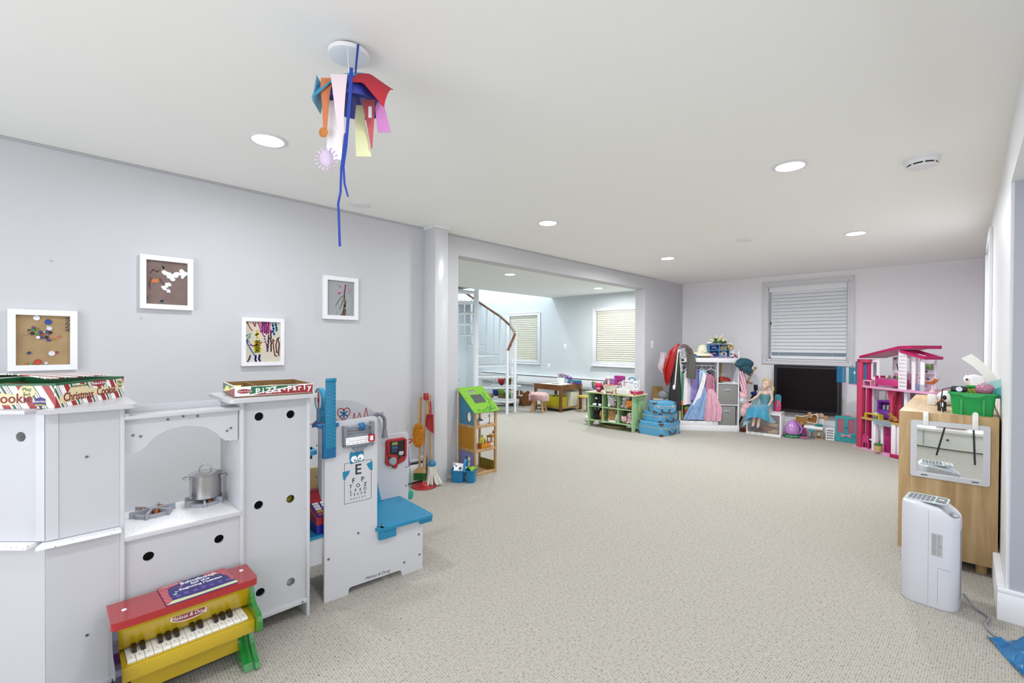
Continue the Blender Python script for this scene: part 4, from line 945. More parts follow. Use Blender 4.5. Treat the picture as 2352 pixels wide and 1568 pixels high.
mp_ = thing('toy_mop', 'toy mop with a blue cap and white cotton strings on the cleaning stand', 'toy mop', (BS[0]+.02, BS[1]+.055, 0), 45)
b = B(); b.cyl((.012, 0, .2), (-.022, 0, .80), .0085, seg=12); b.obj('handle', m_pine, mp_)
b = B(); b.lathe([(.0001, .235), (.016, .232), (.03, .218), (.036, .196), (.034, .18), (.0001, .18)], (.014, 0, 0), 24, cap=False); b.obj('cap', mat('mop_blue', '#2f86b4', .4), mp_)
rnd = random.Random(5); ms_ = mat('mop_cotton', '#e4e0d6', .95)
b = B()
for i in range(58):
    t = rnd.uniform(0, 2*pi); r0 = rnd.uniform(.008, .032); r1 = r0+rnd.uniform(.005, .035)
    xb = .014 + (.035 if cos(t) > .3 else 0)*rnd.uniform(.4, 1.2)
    b.tube([(.014+r0*cos(t), r0*sin(t), .185), (.014+r0*1.15*cos(t), r0*1.15*sin(t), .12), (xb+r1*cos(t)*.9, r1*.8*sin(t), .05), (xb+r1*cos(t)*1.25, r1*sin(t), rnd.uniform(.006, .03))], .0042, 5)
o = b.obj('strings', ms_, mp_); o['kind'] = 'stuff'

# ================================================================== BLUE CADDY
m_cad = mat('caddy_blue', '#1d8fc6', .35)
CAD = (-3.315, 2.742, 0)
cd = thing('craft_caddy', 'blue plastic carry caddy with an arched handle beside the white post', 'caddy', CAD, 38)
def tub(b, x0, x1, y0, y1, h):
    r0 = rrect(x0+.008, y0+.008, x1-.008, y1-.008, .022, 4); r1 = rrect(x0, y0, x1, y1, .024, 4); i1 = rrect(x0+.004, y0+.004, x1-.004, y1-.004, .022, 4); i0 = rrect(x0+.012, y0+.012, x1-.012, y1-.012, .02, 4)
    P = lambda r, z: [(p[0], p[1], z) for p in r]
    b.loops([P(r0, 0), P(r1, h), P(i1, h), P(i0, .004)])
b = B(); tub(b, -.115, .008, -.075, .075, .11); b.obj('bin', m_cad, cd)
b = B(); tub(b, .02, .112, -.07, .07, .11); b.obj('bin', m_cad, cd)
b = B(); b.flat(rrect(-.122, -.08, .118, .08, .028), [rrect(-.108, -.068, .004, .068, .02), rrect(.026, -.064, .106, .064, .02)], 'z', .104, .112); b.obj('rim', m_cad, cd)
b = B(); b.tube([(.012, -.06, .108)]+[(.012, -.05*cos(rad(a)), .108+.088*sin(rad(a))**.8) for a in range(10, 180, 12)]+[(.012, .06, .108)], .014, 10, flat=.7); b.obj('handle', m_cad, cd)
pc = thing('playing_card', 'white playing card with a dark spade leaning in the blue caddy', 'card', (CAD[0]-.015, CAD[1]-.05, .09), 42)
b = B(); b.at((0, 0, 0), rx=-52, ry=12); b.box(-.055, -.001, -.01, .055, .001, .075); b.obj('card', m_frame, pc)
b = B(); b.at((0, 0, 0), rx=-52, ry=12); b.prism([(.0, .06), (.014, .04), (.012, .03), (.004, .032), (.007, .022), (-.007, .022), (-.004, .032), (-.012, .03), (-.014, .04)], 'y', -.001, -.002); b.box(-.05, -.002, .05, -.035, -.001, .065); b.obj('printed_mark', mat('print_navy2', '#2b3a5e', .5), pc)
pc = dup(pc, (CAD[0]-.045, CAD[1]-.02, .1), 70, 'second white playing card behind the first in the blue caddy')
sc2 = thing('green_scarf', 'crumpled lime green cloth in the right bin of the blue caddy', 'cloth', (CAD[0]+.05, CAD[1]+.045, .095), 38)
rnd = random.Random(8); b = B()
b.sheet(lambda u, v: (-.042+.085*u+.006*sin(9*v), -.05+.1*v, .02+.022*sin(7*u+3*v)*sin(6*v+1)+.012*sin(13*u*v+2)), 14, 14, .002); b.obj('cloth', mat('lime_cloth', '#a6d84a', .9), sc2)

# ================================================================== SMALL WOODEN DOLLHOUSE
HS = (-3.342, 2.893, 0)
hs = thing('wooden_dollhouse', 'three storey open wooden dollhouse with a lime green sloping roof', 'dollhouse', HS, 89)
# local x: along the front (0..0.287), y: depth (0..0.265)
HWD, HDP = .287, .262
def hp(name, m, fn, parent=hs, **kw):
    b = B(); fn(b); return b.obj(name, m, parent, **kw)
for x in (0, HWD-.022):
    hp('front_post', m_pine, lambda b: b.box(x, 0, 0, x+.022, .022, .605, .0015))
    hp('rear_post', m_pine, lambda b: b.box(x, HDP-.02, 0, x+.02, HDP, .80, .0015))
for z in (.012, .238, .47):
    hp('front_rail', m_pine, lambda b: b.box(.022, 0, z-.012, HWD-.022, .016, z+.016, .001))
    hp('side_rail', m_pine, lambda b: b.box(0, .022, z-.012, .014, HDP-.02, z+.016, .001))
m_floor = wood('toy_floor', '#b8862a', '#a37220', (3, 20, 3), .45)
hp('ground_floor', m_floor, lambda b: b.box(.014, .016, .012, HWD-.01, HDP, .02))
hp('middle_floor', mat('toy_floor_rust', '#b4632a', .5), lambda b: b.box(.014, .016, .24, HWD-.01, HDP, .248))
hp('top_floor', mat('toy_floor_rust', '#b4632a', .5), lambda b: b.box(.014, .016, .472, HWD-.01, HDP, .48))
YZ = lambda pts: pts
hp('lilac_wall', mat('wall_lilac', '#8f8bc0', .5), lambda b: b.flat([(.022, .028), (HDP-.02, .028), (HDP-.02, .226), (.022, .226)], [[(.075+i*.045, .085+j*.05), (.107+i*.045, .085+j*.05), (.107+i*.045, .125+j*.05), (.075+i*.045, .125+j*.05)] for i in (0, 1) for j in (0, 1)], 'x', .004, .009))
hp('orange_wall', mat('wall_orange', '#e09a14', .5), lambda b: b.box(.004, .022, .254, .009, HDP-.02, .458))
zr = lambda y: .612+(.826-.612)*(y/.262)
hp('blue_wall', mat('wall_sky', '#4f9dc4', .5), lambda b: b.flat([(.022, .486), (HDP-.02, .486), (HDP-.02, zr(HDP-.02)-.03), (.022, zr(.022)-.02)], [circ(.095, .565, .034, 24, .05)], 'x', .004, .009))
hp('round_window_trim', mat('trim_darkwood', '#6e5a4c', .5), lambda b: b.flat(circ(.095, .565, .036, 24, .053), [circ(.095, .565, .033, 24, .049)], 'x', .002, .012))
hp('left_slope_rail', m_pine, lambda b: b.prism([(.0, .598), (.0, .612), (HDP, .826), (HDP, .805)], 'x', .0, .016))
hp('right_slope_rail', m_pine, lambda b: b.prism([(.0, .598), (.0, .612), (HDP, .826), (HDP, .805)], 'x', HWD-.016, HWD))
hp('green_back_wall', mat('wall_green', '#4f8a22', .5), lambda b: b.box(.02, HDP-.01, .02, .115, HDP-.004, .238))
hp('olive_fence', mat('wall_olive', '#a59322', .5), lambda b: b.box(HWD-.012, .02, .02, HWD-.006, HDP-.02, .105))
a_r = math.degrees(atan2(.826-.612, .262))
Lr = sqrt(.262**2+.214**2)
def roofM(b): return b.at((0, -.012, .604), rx=a_r)
m_lime = mat('roof_lime', '#8fd42c', .4)
roof = B(); roofM(roof); roof.flat([(-.022, -.002), (HWD+.02, -.002), (HWD+.02, Lr+.012), (-.022, Lr+.012)], [rrect(.075, Lr-.075, .165, Lr-.035, .008)], 'z', .006, .014); roof = roof.obj('roof', m_lime, hs)
m_pv = stripes('panel_grid', (1, 0, 0), .0085, [(0, '#d6d6d6'), (.12, '#2c3038')], .3)
for i in (0, 1):
    for j in (0, 1):
        b = B(); roofM(b); b.box(.07+i*.072, .125+j*.058, .014, .138+i*.072, .179+j*.058, .016); pv = b.obj('solar_panel', mat('pv_dark', '#31353d', .25), roof)
m_pale = mat('pv_line', '#c9cdd0', .4)
for i in range(15):
    b = B(); roofM(b); b.box(.07+i*.0101, .125, .0161, .0705+i*.0101, .237, .0164); b.obj('grid_line', m_pale, roof)
for j in range(11):
    b = B(); roofM(b); b.box(.07, .125+j*.0112, .0161, .21, .1255+j*.0112, .0164); b.obj('grid_line', m_pale, roof)
m_leaf = mat('print_leaf', '#2e9e22', .5)
rnd = random.Random(6)
def leaf(b, x, y, s, a):
    b.M = MX.Translation((0, -.012, .604)) @ MX.Rotation(rad(a_r), 4, 'X') @ MX.Translation((x, y, .014)) @ MX.Rotation(a, 4, 'Z')
    b.prism([(0, 0), (s*.5, s*.35), (s, 0), (s*.5, -s*.35)], 'z', 0, .0006)
b = B()
vine = [(.04+i*.014, .022+.012*sin(i*1.1)) for i in range(15)] + [(.255-.001*i+.01*sin(i*.9), .03+i*.014) for i in range(17)] + [(.17+i*.007, .05+.01*sin(i)) for i in range(9)]
for x, y in vine:
    for _ in range(3): leaf(b, x+rnd.uniform(-.008, .008), y+rnd.uniform(-.006, .006), rnd.uniform(.010, .018), rnd.uniform(0, 6.3))
o = b.obj('printed_vine', m_leaf, roof); o['kind'] = 'stuff'
for x, y in ((0.0, .2), (.287, .15)):
    b = B(); roofM(b); b.lathe([(.005, .014), (.004, .018), (.0001, .018)], (x, y, 0), 10, cap=False); b.obj('roof_screw', m_steel, roof)
def HW(x, y, z):
    a = rad(89); return (HS[0]+x*cos(a)-y*sin(a), HS[1]+x*sin(a)+y*cos(a), z)
# doll furniture inside
bed = thing('doll_bed', 'white doll bed with dark bedding on the top floor of the wooden dollhouse', 'toy furniture', HW(.115, .03, .4805), 89)
b = B(); b.box(-.03, 0, 0, .075, .12, .038, .002); b.obj('bed_frame', m_frame, bed)
b = B(); b.box(-.08, .01, 0, -.034, .11, .03, .002); b.obj('drawer_block', m_pine, bed)
b = B(); b.sheet(lambda u, v: (-.02+.085*u, .01+.1*v, .042+.012*sin(5*u)*sin(4*v+.5)), 10, 8, .004); b.obj('blanket', mat('blanket_dark', '#55565c', .9, var=.3, vscale=60), bed)
b = B(); b.ell((-.03, .06, .046), (.03, .04, .012), 12); b.obj('pillow', mat('pillow_grey', '#9da4a6', .9), bed)
lm = thing('doll_lamp', 'tiny grey doll floor lamp at the right of the wooden dollhouse top floor', 'toy lamp', HW(.222, .04, .4805), 89)
b = B(); b.box(-.02, -.015, 0, .02, .015, .006, .001); b.obj('base', mat('rust_wood', '#b86a3a', .5), lm)
b = B(); b.cyl((0, 0, .006), (0, 0, .075), .0035, seg=8); b.obj('stem', mat('brown_wood', '#8a6038', .5), lm)
b = B(); b.lathe([(.0135, .068), (.008, .095), (.0001, .095)], seg=14, cap=False); b.obj('shade', mat('shade_grey', '#a9a9ac', .8), lm)
tray = thing('doll_sofa', 'orange block sofa with a yellow haired doll on the middle floor', 'toy furniture', HW(.09, .006, .2545), 86)
m_ob = mat('block_orange', '#e8921e', .45)
b = B(); b.box(0, 0, 0, .115, .006, .045, .001); b.box(0, .05, 0, .115, .056, .045, .001); b.box(0, .006, 0, .115, .05, .02); b.box(0, .006, .02, .006, .05, .045); b.box(.109, .006, .02, .115, .05, .045); b.obj('sofa_body', m_ob, tray)
rnd = random.Random(9)
hd = thing('yarn_doll', 'small doll with bright yellow yarn hair lying in the orange block sofa', 'doll', HW(.12, .03, .2745), 89)
b = B()
for i in range(16):
    a = rnd.uniform(0, 6.3); b.tube([(.012*cos(a), .01*sin(a), .075), (.03*cos(a), .02*sin(a), .068), (.036*cos(a), .024*sin(a), .025+rnd.uniform(0, .01))], .0055, 6)
b.obj('hair', mat('yarn_yellow', '#dcd452', .9), hd)
b = B(); b.ell((0, 0, .055), .02, 12); b.obj('head', mat('doll_skin', '#dba98a', .6), hd)
b = B(); b.loops([[(.03+.012*cos(t), .012*sin(t), z) for t in (2*pi*i/10 for i in range(10))] for z in (.0, .04)]); b.ell((.036, .0, .04), (.016, .012, .018), 10); b.obj('dress', mat('doll_maroon', '#8a2c34', .8), hd)
for k_, (x, y, c1, c2, lab) in enumerate(((.205, .13, '#e3dc5a', '#9a3038', 'tiny upright doll with yellow hair at the back of the middle floor'), (.03, .06, '#5a3a24', '#e2b49a', 'tiny brown doll at the left of the middle floor'))):
    fd = thing('tiny_doll', lab, 'doll', HW(x, y, .248), 89)
    b = B(); b.lathe([(.0001, 0), (.016, 0), (.012, .03), (.007, .055), (.0001, .058)], seg=12, cap=False); b.obj('body', mat('tinydoll_%d' % k_, c2, .7), fd)
    b = B(); b.ell((0, 0, .068), .012, 10); b.obj('head', mat('doll_skin', '#dba98a', .6), fd)
    b = B(); b.ell((0, .002, .076), (.014, .013, .01), 10)
    for i in range(5): b.tube([(0, 0, .08), (.006*cos(i*1.3), .006*sin(i*1.3), .098), (.012*cos(i*1.3), .012*sin(i*1.3), .108)], .003, 5)
    b.obj('hair', mat('tinyhair_%d' % k_, c1, .9), fd)
stt = thing('doll_staircase', 'stepped wooden toy block at the left of the middle floor', 'toy furniture', HW(.02, .12, .248), 89)
b = B()
for i in range(4): b.box(0, i*.022, 0, .05, i*.022+.022, .03+i*.028, .001)
b.obj('steps', wood('walnut', '#9a7048', '#7f5836', (4, 30, 30), .5), stt)
bal = thing('doll_balcony', 'little wooden crib with a brown doll sticking out of the right side of the dollhouse', 'toy furniture', HW(.285, .09, .275), 89)
for x in (0, .058):
    for y in (0, .05): b = B(); b.box(x, y, 0, x+.008, y+.008, .062); b.obj('leg', m_beech, bal)
b = B(); b.box(0, 0, .0, .066, .058, .006); b.obj('floor', m_beech, bal)
b = B(); b.box(-.004, -.004, .05, .07, .062, .066, .003); b.obj('mattress', mat('pad_orange', '#dd8a3a', .8), bal)
fd = thing('lying_doll', 'small doll with dark hair lying on the crib at the side of the dollhouse', 'doll', HW(.31, .11, .3415), 89)
b = B(); b.ell((0, 0, .012), (.03, .014, .012), 12); b.obj('body', mat('doll_cream', '#dcd49a', .8), fd)
b = B(); b.ell((.03, 0, .03), .014, 12); b.obj('head', mat('doll_brownskin', '#a0504a', .6), fd)
b = B(); b.tube([(.035, 0, .042), (.05, 0, .046), (.062, 0, .04)], [.006, .004, .002], 6); b.obj('hair', m_dark, fd)
# ================================================================== GREEN CUBBY SHELF WITH SOFT TOYS
GS = (-4.205, 5.966, 0)
gs = thing('cubby_shelf', 'pale green six cubby toy shelf with a scalloped top in the opening', 'shelf', GS, 0)
m_gs = mat('shelf_green', '#a9cf9a', .45); m_gsd = mat('shelf_green_back', '#7fb866', .5)
SW, SD = .785, .36
def gp(name, m, fn, parent=gs, **kw):
    b = B(); fn(b); return b.obj(name, m, parent, **kw)
for x in (0, SW-.02):
    gp('side_panel', m_gs, lambda b: b.flat([(0, 0), (.05, 0), (.09, .07), (SD-.09, .07), (SD-.05, 0), (SD, 0), (SD, .525), (0, .525)], [], 'x', x, x+.02))
for x in (.262, .53): gp('divider', m_gs, lambda b: b.box(x-.008, .006, .1, x+.008, SD, .525))
gp('middle_shelf', m_gs, lambda b: b.box(.02, .004, .312, SW-.02, SD, .326)); gp('bottom_shelf', m_gs, lambda b: b.box(.02, .004, .095, SW-.02, SD, .111))
gp('back_panel', m_gsd, lambda b: b.box(.01, SD-.01, .08, SW-.01, SD, .525))
n = 26; top = [(-.03+(SW+.06)*i/n, -.03-(.008 if i % 2 else 0)) for i in range(n+1)] + [(SW+.03+(.008 if j % 2 else 0), -.03+(SD+.05)*j/12) for j in range(1, 12)] + [(SW+.03, SD+.02), (-.03, SD+.02)]
gp('scalloped_top', m_gs, lambda b: b.prism(top, 'z', .525, .541))
b = B()
for i in range(n):
    x = -.03+(SW+.06)*(i+.5)/n; b.box(x-.011, -.041, .527, x+.004, -.030, .5425, .002, 1)
for j in range(12):
    y = -.02+(SD+.04)*j/12; b.box(SW+.028, y, .527, SW+.04, y+.018, .5425, .002, 1)
gp2 = b.obj('scallop_trim', mat('scallop_yellow', '#ead98a', .5), gs); gp2['kind'] = 'stuff'
gp('top_print', mat('top_cream', '#ddd6c0', .5), lambda b: b.prism([(p[0]*.98+.008, p[1]*.96) for p in top], 'z', .541, .5422))
# jungle prints on the right end
b = B()
for i in range(6):
    b.at((SW+.0002, .13, .44), ry=0, rx=0); a = i*1.05+.3
    b.prism([(0, 0), (.035*cos(a-.25), .035*sin(a-.25)), (.075*cos(a), .075*sin(a)), (.035*cos(a+.25), .035*sin(a+.25))], 'x', 0, .0008+.0001*i)
b.at(); b.box(SW, .12, .30, SW+.0008, .135, .44); gp3 = b.obj('palm_print', mat('print_palm', '#5fa860', .5), gs)
gp('giraffe_print', mat('print_giraffe', '#c9bd4a', .5), lambda b: b.prism([(.2, .10), (.24, .10), (.26, .22), (.25, .28), (.215, .27), (.205, .2)], 'x', SW, SW+.0008))
gp('monkey_print', mat('print_cream2', '#dcd78a', .5), lambda b: b.prism([(.16, .30), (.2, .28), (.23, .31), (.2, .36), (.17, .36)], 'x', SW, SW+.0008))
def GW(x, y, z): return (GS[0]+x, GS[1]+y, z)
m_eye = mat('eye_black', '#0e0c10', .15); m_ew = mat('eye_white', '#f2f2f2', .3)
def plush(name, label, loc, rz, s, body, belly=None, ears='up', pose='sit', eye='#0e0c10', group=None, patch=None, big=False):
    """a soft toy fused into one body; face features are its parts. Faces local -y"""
    t = thing(name, label, 'soft toy', loc, rz, group)
    hr = .055*s*(1.25 if big else 1)
    E = []
    if pose == 'sit':
        E += [((0, .012*s, .05*s), (.048*s, .045*s, .052*s)), ((-.034*s, -.036*s, .022*s), (.022*s, .036*s, .021*s)), ((.034*s, -.036*s, .022*s), (.022*s, .036*s, .021*s)),
              ((-.042*s, -.016*s, .065*s), (.015*s, .024*s, .032*s)), ((.042*s, -.016*s, .065*s), (.015*s, .024*s, .032*s))]
        hz = .09*s+hr*.72; hy = -.008*s
    elif pose == 'stand':
        E += [((0, .02*s, .055*s), (.04*s, .062*s, .036*s))] + [((sx*.024*s, yy*s, .025*s), (.015*s, .016*s, .028*s)) for sx in (-1, 1) for yy in (-.02, .06)]
        hz = .075*s+hr*.6; hy = -.05*s
    else:
        E += [((0, .02*s, .035*s), (.05*s, .055*s, .035*s))]; hz = .05*s+hr*.55; hy = -.03*s
    E += [((0, hy, hz), (hr, hr*.88, hr*.9)), ((0, hy-hr*.62, hz-hr*.3), (hr*.5, hr*.5, hr*.38))]
    for sx in (-1, 1):
        if ears == 'up': E += [((sx*hr*.62, hy, hz+hr*.78), (hr*.26, hr*.16, hr*.38))]
        elif ears == 'round': E += [((sx*hr*.8, hy, hz+hr*.62), (hr*.36, hr*.18, hr*.36))]
        elif ears == 'drop': E += [((sx*hr*.98, hy-hr*.05, hz-hr*.05), (hr*.2, hr*.36, hr*.62))]
    o = blob('body', E, mat('plush_'+body[1:], body, .95, bump=.5, bscale=260, var=.1, vscale=120), t, vox=.0068*s+.001, smooth=4)
    for sx in (-1, 1):
        b = B(); b.ell((sx*hr*.38, hy-hr*.80, hz+hr*.12), (hr*.15, hr*.08, hr*.17), 10); b.obj('eye', mat('eye_'+eye[1:], eye, .15), t)
    b = B(); b.ell((0, hy-hr*1.1, hz-hr*.16), (hr*.15, hr*.09, hr*.11), 10); b.obj('nose', m_eye, t)
    if belly:
        b = B(); b.ell((0, hy-hr*.68, hz-hr*.33), (hr*.48, hr*.49, hr*.34), 12); b.obj('muzzle', mat('plush_'+belly[1:], belly, .95, bump=.5, bscale=260), t)
    if ears in ('up', 'round'):
        for sx in (-1, 1):
            b = B(); b.ell((sx*hr*(.62 if ears == 'up' else .8), hy-hr*.14, hz+hr*(.76 if ears == 'up' else .62)), (hr*.15, hr*.05, hr*.22), 10); b.obj('inner_ear', mat('inner_ear', '#d9a8a8', .9), t)
    if patch:
        for dx, dz, c in patch:
            b = B(); b.ell((dx*hr, hy-hr*.66, hz+dz*hr), (hr*.26, hr*.16, hr*.28), 10); b.obj('patch', mat('plush_'+c[1:], c, .95), t)
    return t
plush('plush_dog', 'black and white soft toy dog in the top left cubby of the green shelf', GW(.175, .07, .327), -35, 1.1, '#1d1a1c', '#e6e6e8', 'drop')
b = B(); b.at((-.0, -.04, .022)); b.ell((-.03, -.02, 0), (.05, .03, .02), 12); b.ell((.04, -.01, 0), (.04, .026, .02), 12)
tag(b.obj('plush_bone', mat('plush_e6e6e8', '#e6e6e8', .95), None), 'white plush paws cushion in front of the black and white dog', 'soft toy', None, GW(.16, .07, .3275))
plush('plush_puppy', 'white soft toy puppy with grey spots in the top middle cubby', GW(.385, .1, .327), 25, 1.28, '#d9d8da', '#e8e7e8', 'drop', patch=[(.5, .35, '#a8a6ab')])
plush('plush_tiger_cub', 'small brown and white soft toy beside the white puppy', GW(.475, .055, .327), 0, .55, '#7d5a44', '#e2d8cc', 'round')
plush('plush_koala', 'large pale grey soft toy bear with dark eye patches in the top right cubby', GW(.63, .11, .327), -15, 1.35, '#c9c6c4', '#dedcda', 'round', patch=[(.3, .4, '#2a3038'), (-.42, -.0, '#4a6a62')])
plush('plush_orange_cat', 'orange soft toy cat in front of the pale grey bear', GW(.715, .055, .327), -10, .92, '#e8872e', '#eda45c', 'round', 'lie', big=True)
plush('plush_black_cat', 'black soft toy cat with yellow eyes in the lower left cubby', GW(.14, .09, .112), 10, 1.3, '#17151a', None, 'up', eye='#c9c08a')
plush('plush_lion_cub', 'small orange soft toy peeking out beside the black cat', GW(.235, .06, .112), -20, .85, '#c98f3a', '#d8a85c', 'round')
plush('plush_bear', 'tan soft toy bear in the lower middle cubby', GW(.385, .11, .112), 10, 1.22, '#c79e6c', '#d0a878', 'drop')
bk = thing('toy_book', 'white and navy book leaning behind the tan bear', 'book', GW(.47, .12, .1125), -18)
b = B(); b.at(ry=14); b.box(-.008, -.06, .002, .008, .09, .17, .001); b.obj('cover', m_frame, bk)
b = B(); b.at(ry=14); b.box(-.009, -.061, .12, .009, .091, .171, .001); b.obj('spine_band', mat('navy_cloth', '#3a4a6c', .6), bk)
b = B(); b.box(-.06, -.03, 0, .06, .03, .02, .004); tag(b.obj('white_block', m_frame, None), 'flat white block under the tan bear', 'block', None, GW(.42, .05, .1115))
plush('plush_pink_elephant', 'pale pink soft toy elephant standing in the lower right cubby', GW(.72, .07, .112), -5, 1.0, '#d6b7ba', None, 'drop', 'sit')
plush('plush_pink_kitten', 'tiny pink soft toy kitten in the lower right cubby', GW(.615, .06, .112), 5, .72, '#dcb6b4', None, 'up', 'lie', big=True)
# on top of the shelf
TZ = .5425
pk = plush('winged_cat', 'bright pink plastic cat toy with rainbow butterfly wings on the green shelf', GW(.165, .05, TZ), 30, .95, '#e03a72', '#f0b0cc', 'up', 'lie', big=True)
m_wing = stripes('rainbow_wing', (1, 0, .4), .09, [(0, '#28304e'), (.2, '#3a5ca8'), (.4, '#3aa06a'), (.6, '#c9c23a'), (.8, '#3a4030')], .5)
for sx in (-1, 1):
    b = B(); b.prism([(sx*.045, .03), (sx*.075, .035), (sx*.10, .07), (sx*.11, .13), (sx*.095, .155), (sx*.07, .14), (sx*.05, .09)], 'y', .03, .04); b.obj('wing', m_wing, pk)
    b = B(); b.prism([(sx*.043, .028), (sx*.077, .031), (sx*.105, .068), (sx*.116, .132), (sx*.097, .162), (sx*.066, .145), (sx*.046, .09)], 'y', .036, .044); b.obj('wing_rim', m_dark, pk)
m_pbox = mat('package_pink', '#c83a94', .4); m_pbox2 = mat('package_purple', '#9a5ab4', .4)
pb = thing('toy_package', 'pink toy package with two round printed windows on the green shelf', 'box', GW(.30, .2, TZ), 0)
b = B(); b.box(-.085, -.045, 0, .085, .045, .20, .003); b.obj('carton', m_pbox, pb)
b = B(); b.box(-.087, -.047, .19, .087, .047, .203, .002); b.obj('top_band', m_pbox2, pb)
b = B(); b.box(-.07, -.0462, .02, .05, -.045, .10); b.obj('window', mat('package_window', '#d8708c', .2), pb)
b = B(); b.box(-.075, -.046, .135, .075, -.0448, .185, .0); b.obj('front_band', mat('package_lilac', '#b98acb', .4), pb)
for x in (-.05, .035):
    b = B(); b.flat(circ(x, .16, .02), [circ(x, .16, .014)], 'y', -.0475, -.046); b.obj('printed_ring', mat('ring_grey', '#7c6aa8', .4), pb)
pb2 = thing('toy_package', 'taller pink and purple toy package behind the first one on the green shelf', 'box', GW(.375, .3, TZ), 0)
b = B(); b.prism(rrect(-.075, .0, .085, .25, .02), 'y', -.03, .03); b.obj('carton', m_pbox, pb2)
b = B(); b.box(-.075, -.0308, .18, .085, -.0295, .2); b.obj('front_band', m_pbox2, pb2)
b = B(); b.prism(rrect(.01, .12, .08, .165, .012), 'y', -.0312, -.03); b.obj('label_patch', mat('package_silver', '#d6ccd6', .4), pb2)
bt = thing('doll_bathtub', 'cream doll bathtub with coral bedding and a white shower head on the green shelf', 'toy furniture', GW(.375, .04, TZ), 2)
m_crm = mat('tub_cream', '#e4e2cf', .35)
R = lambda hx, hy, z: [(hx*cos(t), hy*sin(t), z) for t in (2*pi*i/28 for i in range(28))]
b = B(); b.loops([R(.075, .05, .022), R(.095, .062, .03), R(.125, .075, .115), R(.13, .078, .12), R(.118, .07, .118), R(.085, .055, .045)])
b.obj('tub', m_crm, bt)
for x in (-.06, .06):
    b = B(); b.ell((x, -.03, .012), (.014, .012, .014), 10); b.obj('foot', mat('foot_pink', '#d87a98', .4), bt)
b = B(); b.sheet(lambda u, v: (-.115+.17*u, -.06+.12*v, .122+.006*sin(9*u+4*v)), 8, 6, .004); b.obj('bedding', mat('coral', '#e07a6c', .8), bt)
b = B(); b.tube([(-.06, .05, .1), (-.055, .045, .17), (-.05, .03, .21)], [.016, .013, .014], 10); b.ell((-.048, .015, .225), (.03, .022, .03), 14); b.obj('shower_head', m_crm, bt)
text(bt, 'BABY CARE', .013, (-.01, -.0755, .088), m_redp, (82, 0, 0))
hc = thing('hair_ornament_jar', 'clear jar of pink and silver hair bobbles behind the bathtub', 'jar', GW(.475, .15, TZ), 0)
b = B(); b.lathe([(.04, 0), (.042, .12), (.04, .12), (.038, .004)], seg=20, cap=False); b.obj('jar', mat('clear_plastic', '#e8e4ec', .1, alpha=.35), hc)
rnd = random.Random(12)
for i in range(22):
    a = rnd.uniform(0, 6.3); r_ = rnd.uniform(0, .03); b = B(); b.ell((r_*cos(a), r_*sin(a), .012+i*.0065), rnd.uniform(.009, .014), 8)
    c = rnd.choice(('#d06a9a', '#b9b4c0', '#e0a0b8', '#8a4a6a', '#d8b45a')); b.obj('bobble', mat('bobble_'+c[1:], c, .2), hc)
tr = thing('tiny_figure', 'tiny cream toy figure at the front edge of the green shelf', 'toy figure', GW(.475, -.005, TZ), 0)
b = B(); b.lathe([(.0001, 0), (.016, 0), (.02, .02), (.014, .04), (.0001, .045)], seg=12, cap=False); b.obj('body', mat('fig_cream', '#ead3a6', .6), tr)
b = B(); b.ell((0, -.002, .056), .018, 12); b.obj('head', mat('fig_cream', '#ead3a6', .6), tr)
b = B(); b.loops([[(.02, -.01, 0), (.034, -.01, 0), (.034, .01, 0), (.02, .01, 0)], [(.022, -.008, .03), (.032, -.008, .03), (.032, .008, .03), (.022, .008, .03)]]); tag(b.obj('pink_bottle', mat('bottle_pink', '#dd7f92', .4), None), 'tiny pink toy bottle beside the cream figure', 'toy', None, GW(.39, -.012, TZ))
b = B(); b.loops([[(-.02, -.012, 0), (.016, -.012, 0), (.016, .012, 0), (-.02, .012, 0)], [(-.002, -.004, .03), (.004, -.004, .03), (.004, .004, .03), (-.002, .004, .03)]]); tag(b.obj('white_cone', m_frame, None), 'tiny white pointed toy at the front of the green shelf', 'toy', None, GW(.315, -.01, TZ))
# white lattice doll house with teal roof and the woven basket
lh = thing('lattice_doll_gazebo', 'white lattice toy house with a teal handle and pink base on the green shelf', 'toy house', GW(.66, .2, TZ), 0)
b = B(); b.box(-.12, -.09, 0, .135, .09, .045, .004); b.obj('base', mat('base_pink', '#c8386e', .4), lh)
b = B(); b.box(-.12, -.092, .045, -.108, -.08, .2); b.box(.06, -.092, .045, .072, -.08, .21); b.box(-.12, -.092, .19, .072, -.08, .2); b.box(.06, .075, .045, .072, .087, .21); b.box(-.12, .075, .045, -.108, .087, .2); b.obj('frame', m_frame, lh)
b = B()
def clipbar(x0, z0, x1, z1):
    d = V((x1-x0, z1-z0)).normalized(); nx, nz = -d.y*.0022, d.x*.0022
    b.prism([(x0+nx, z0+nz), (x1+nx, z1+nz), (x1-nx, z1-nz), (x0-nx, z0-nz)], 'y', -.088, -.085)
for i in range(-4, 7):
    x = -.108+i*.03
    for sgn in (1, -1):
        pts = []
        xa, za, xb, zb = (x, .05, x+.14, .19) if sgn == 1 else (x+.14, .05, x, .19)
        lo, hi = -.108, .06
        def cl(xa, za, xb, zb):
            if xa > xb: xa, za, xb, zb = xb, zb, xa, za
            if xb <= lo or xa >= hi: return None
            if xa < lo: za += (zb-za)*(lo-xa)/(xb-xa); xa = lo
            if xb > hi: zb = za+(zb-za)*(hi-xa)/(xb-xa); xb = hi
            return xa, za, xb, zb
        q = cl(xa, za, xb, zb)
        if q and abs(q[2]-q[0]) > .004: clipbar(*q)
lt = b.obj('lattice', m_frame, lh); lt['kind'] = 'stuff'
b = B(); b.box(.072, -.09, .045, .135, -.082, .2, .002); b.obj('heart_panel', m_frame, lh)
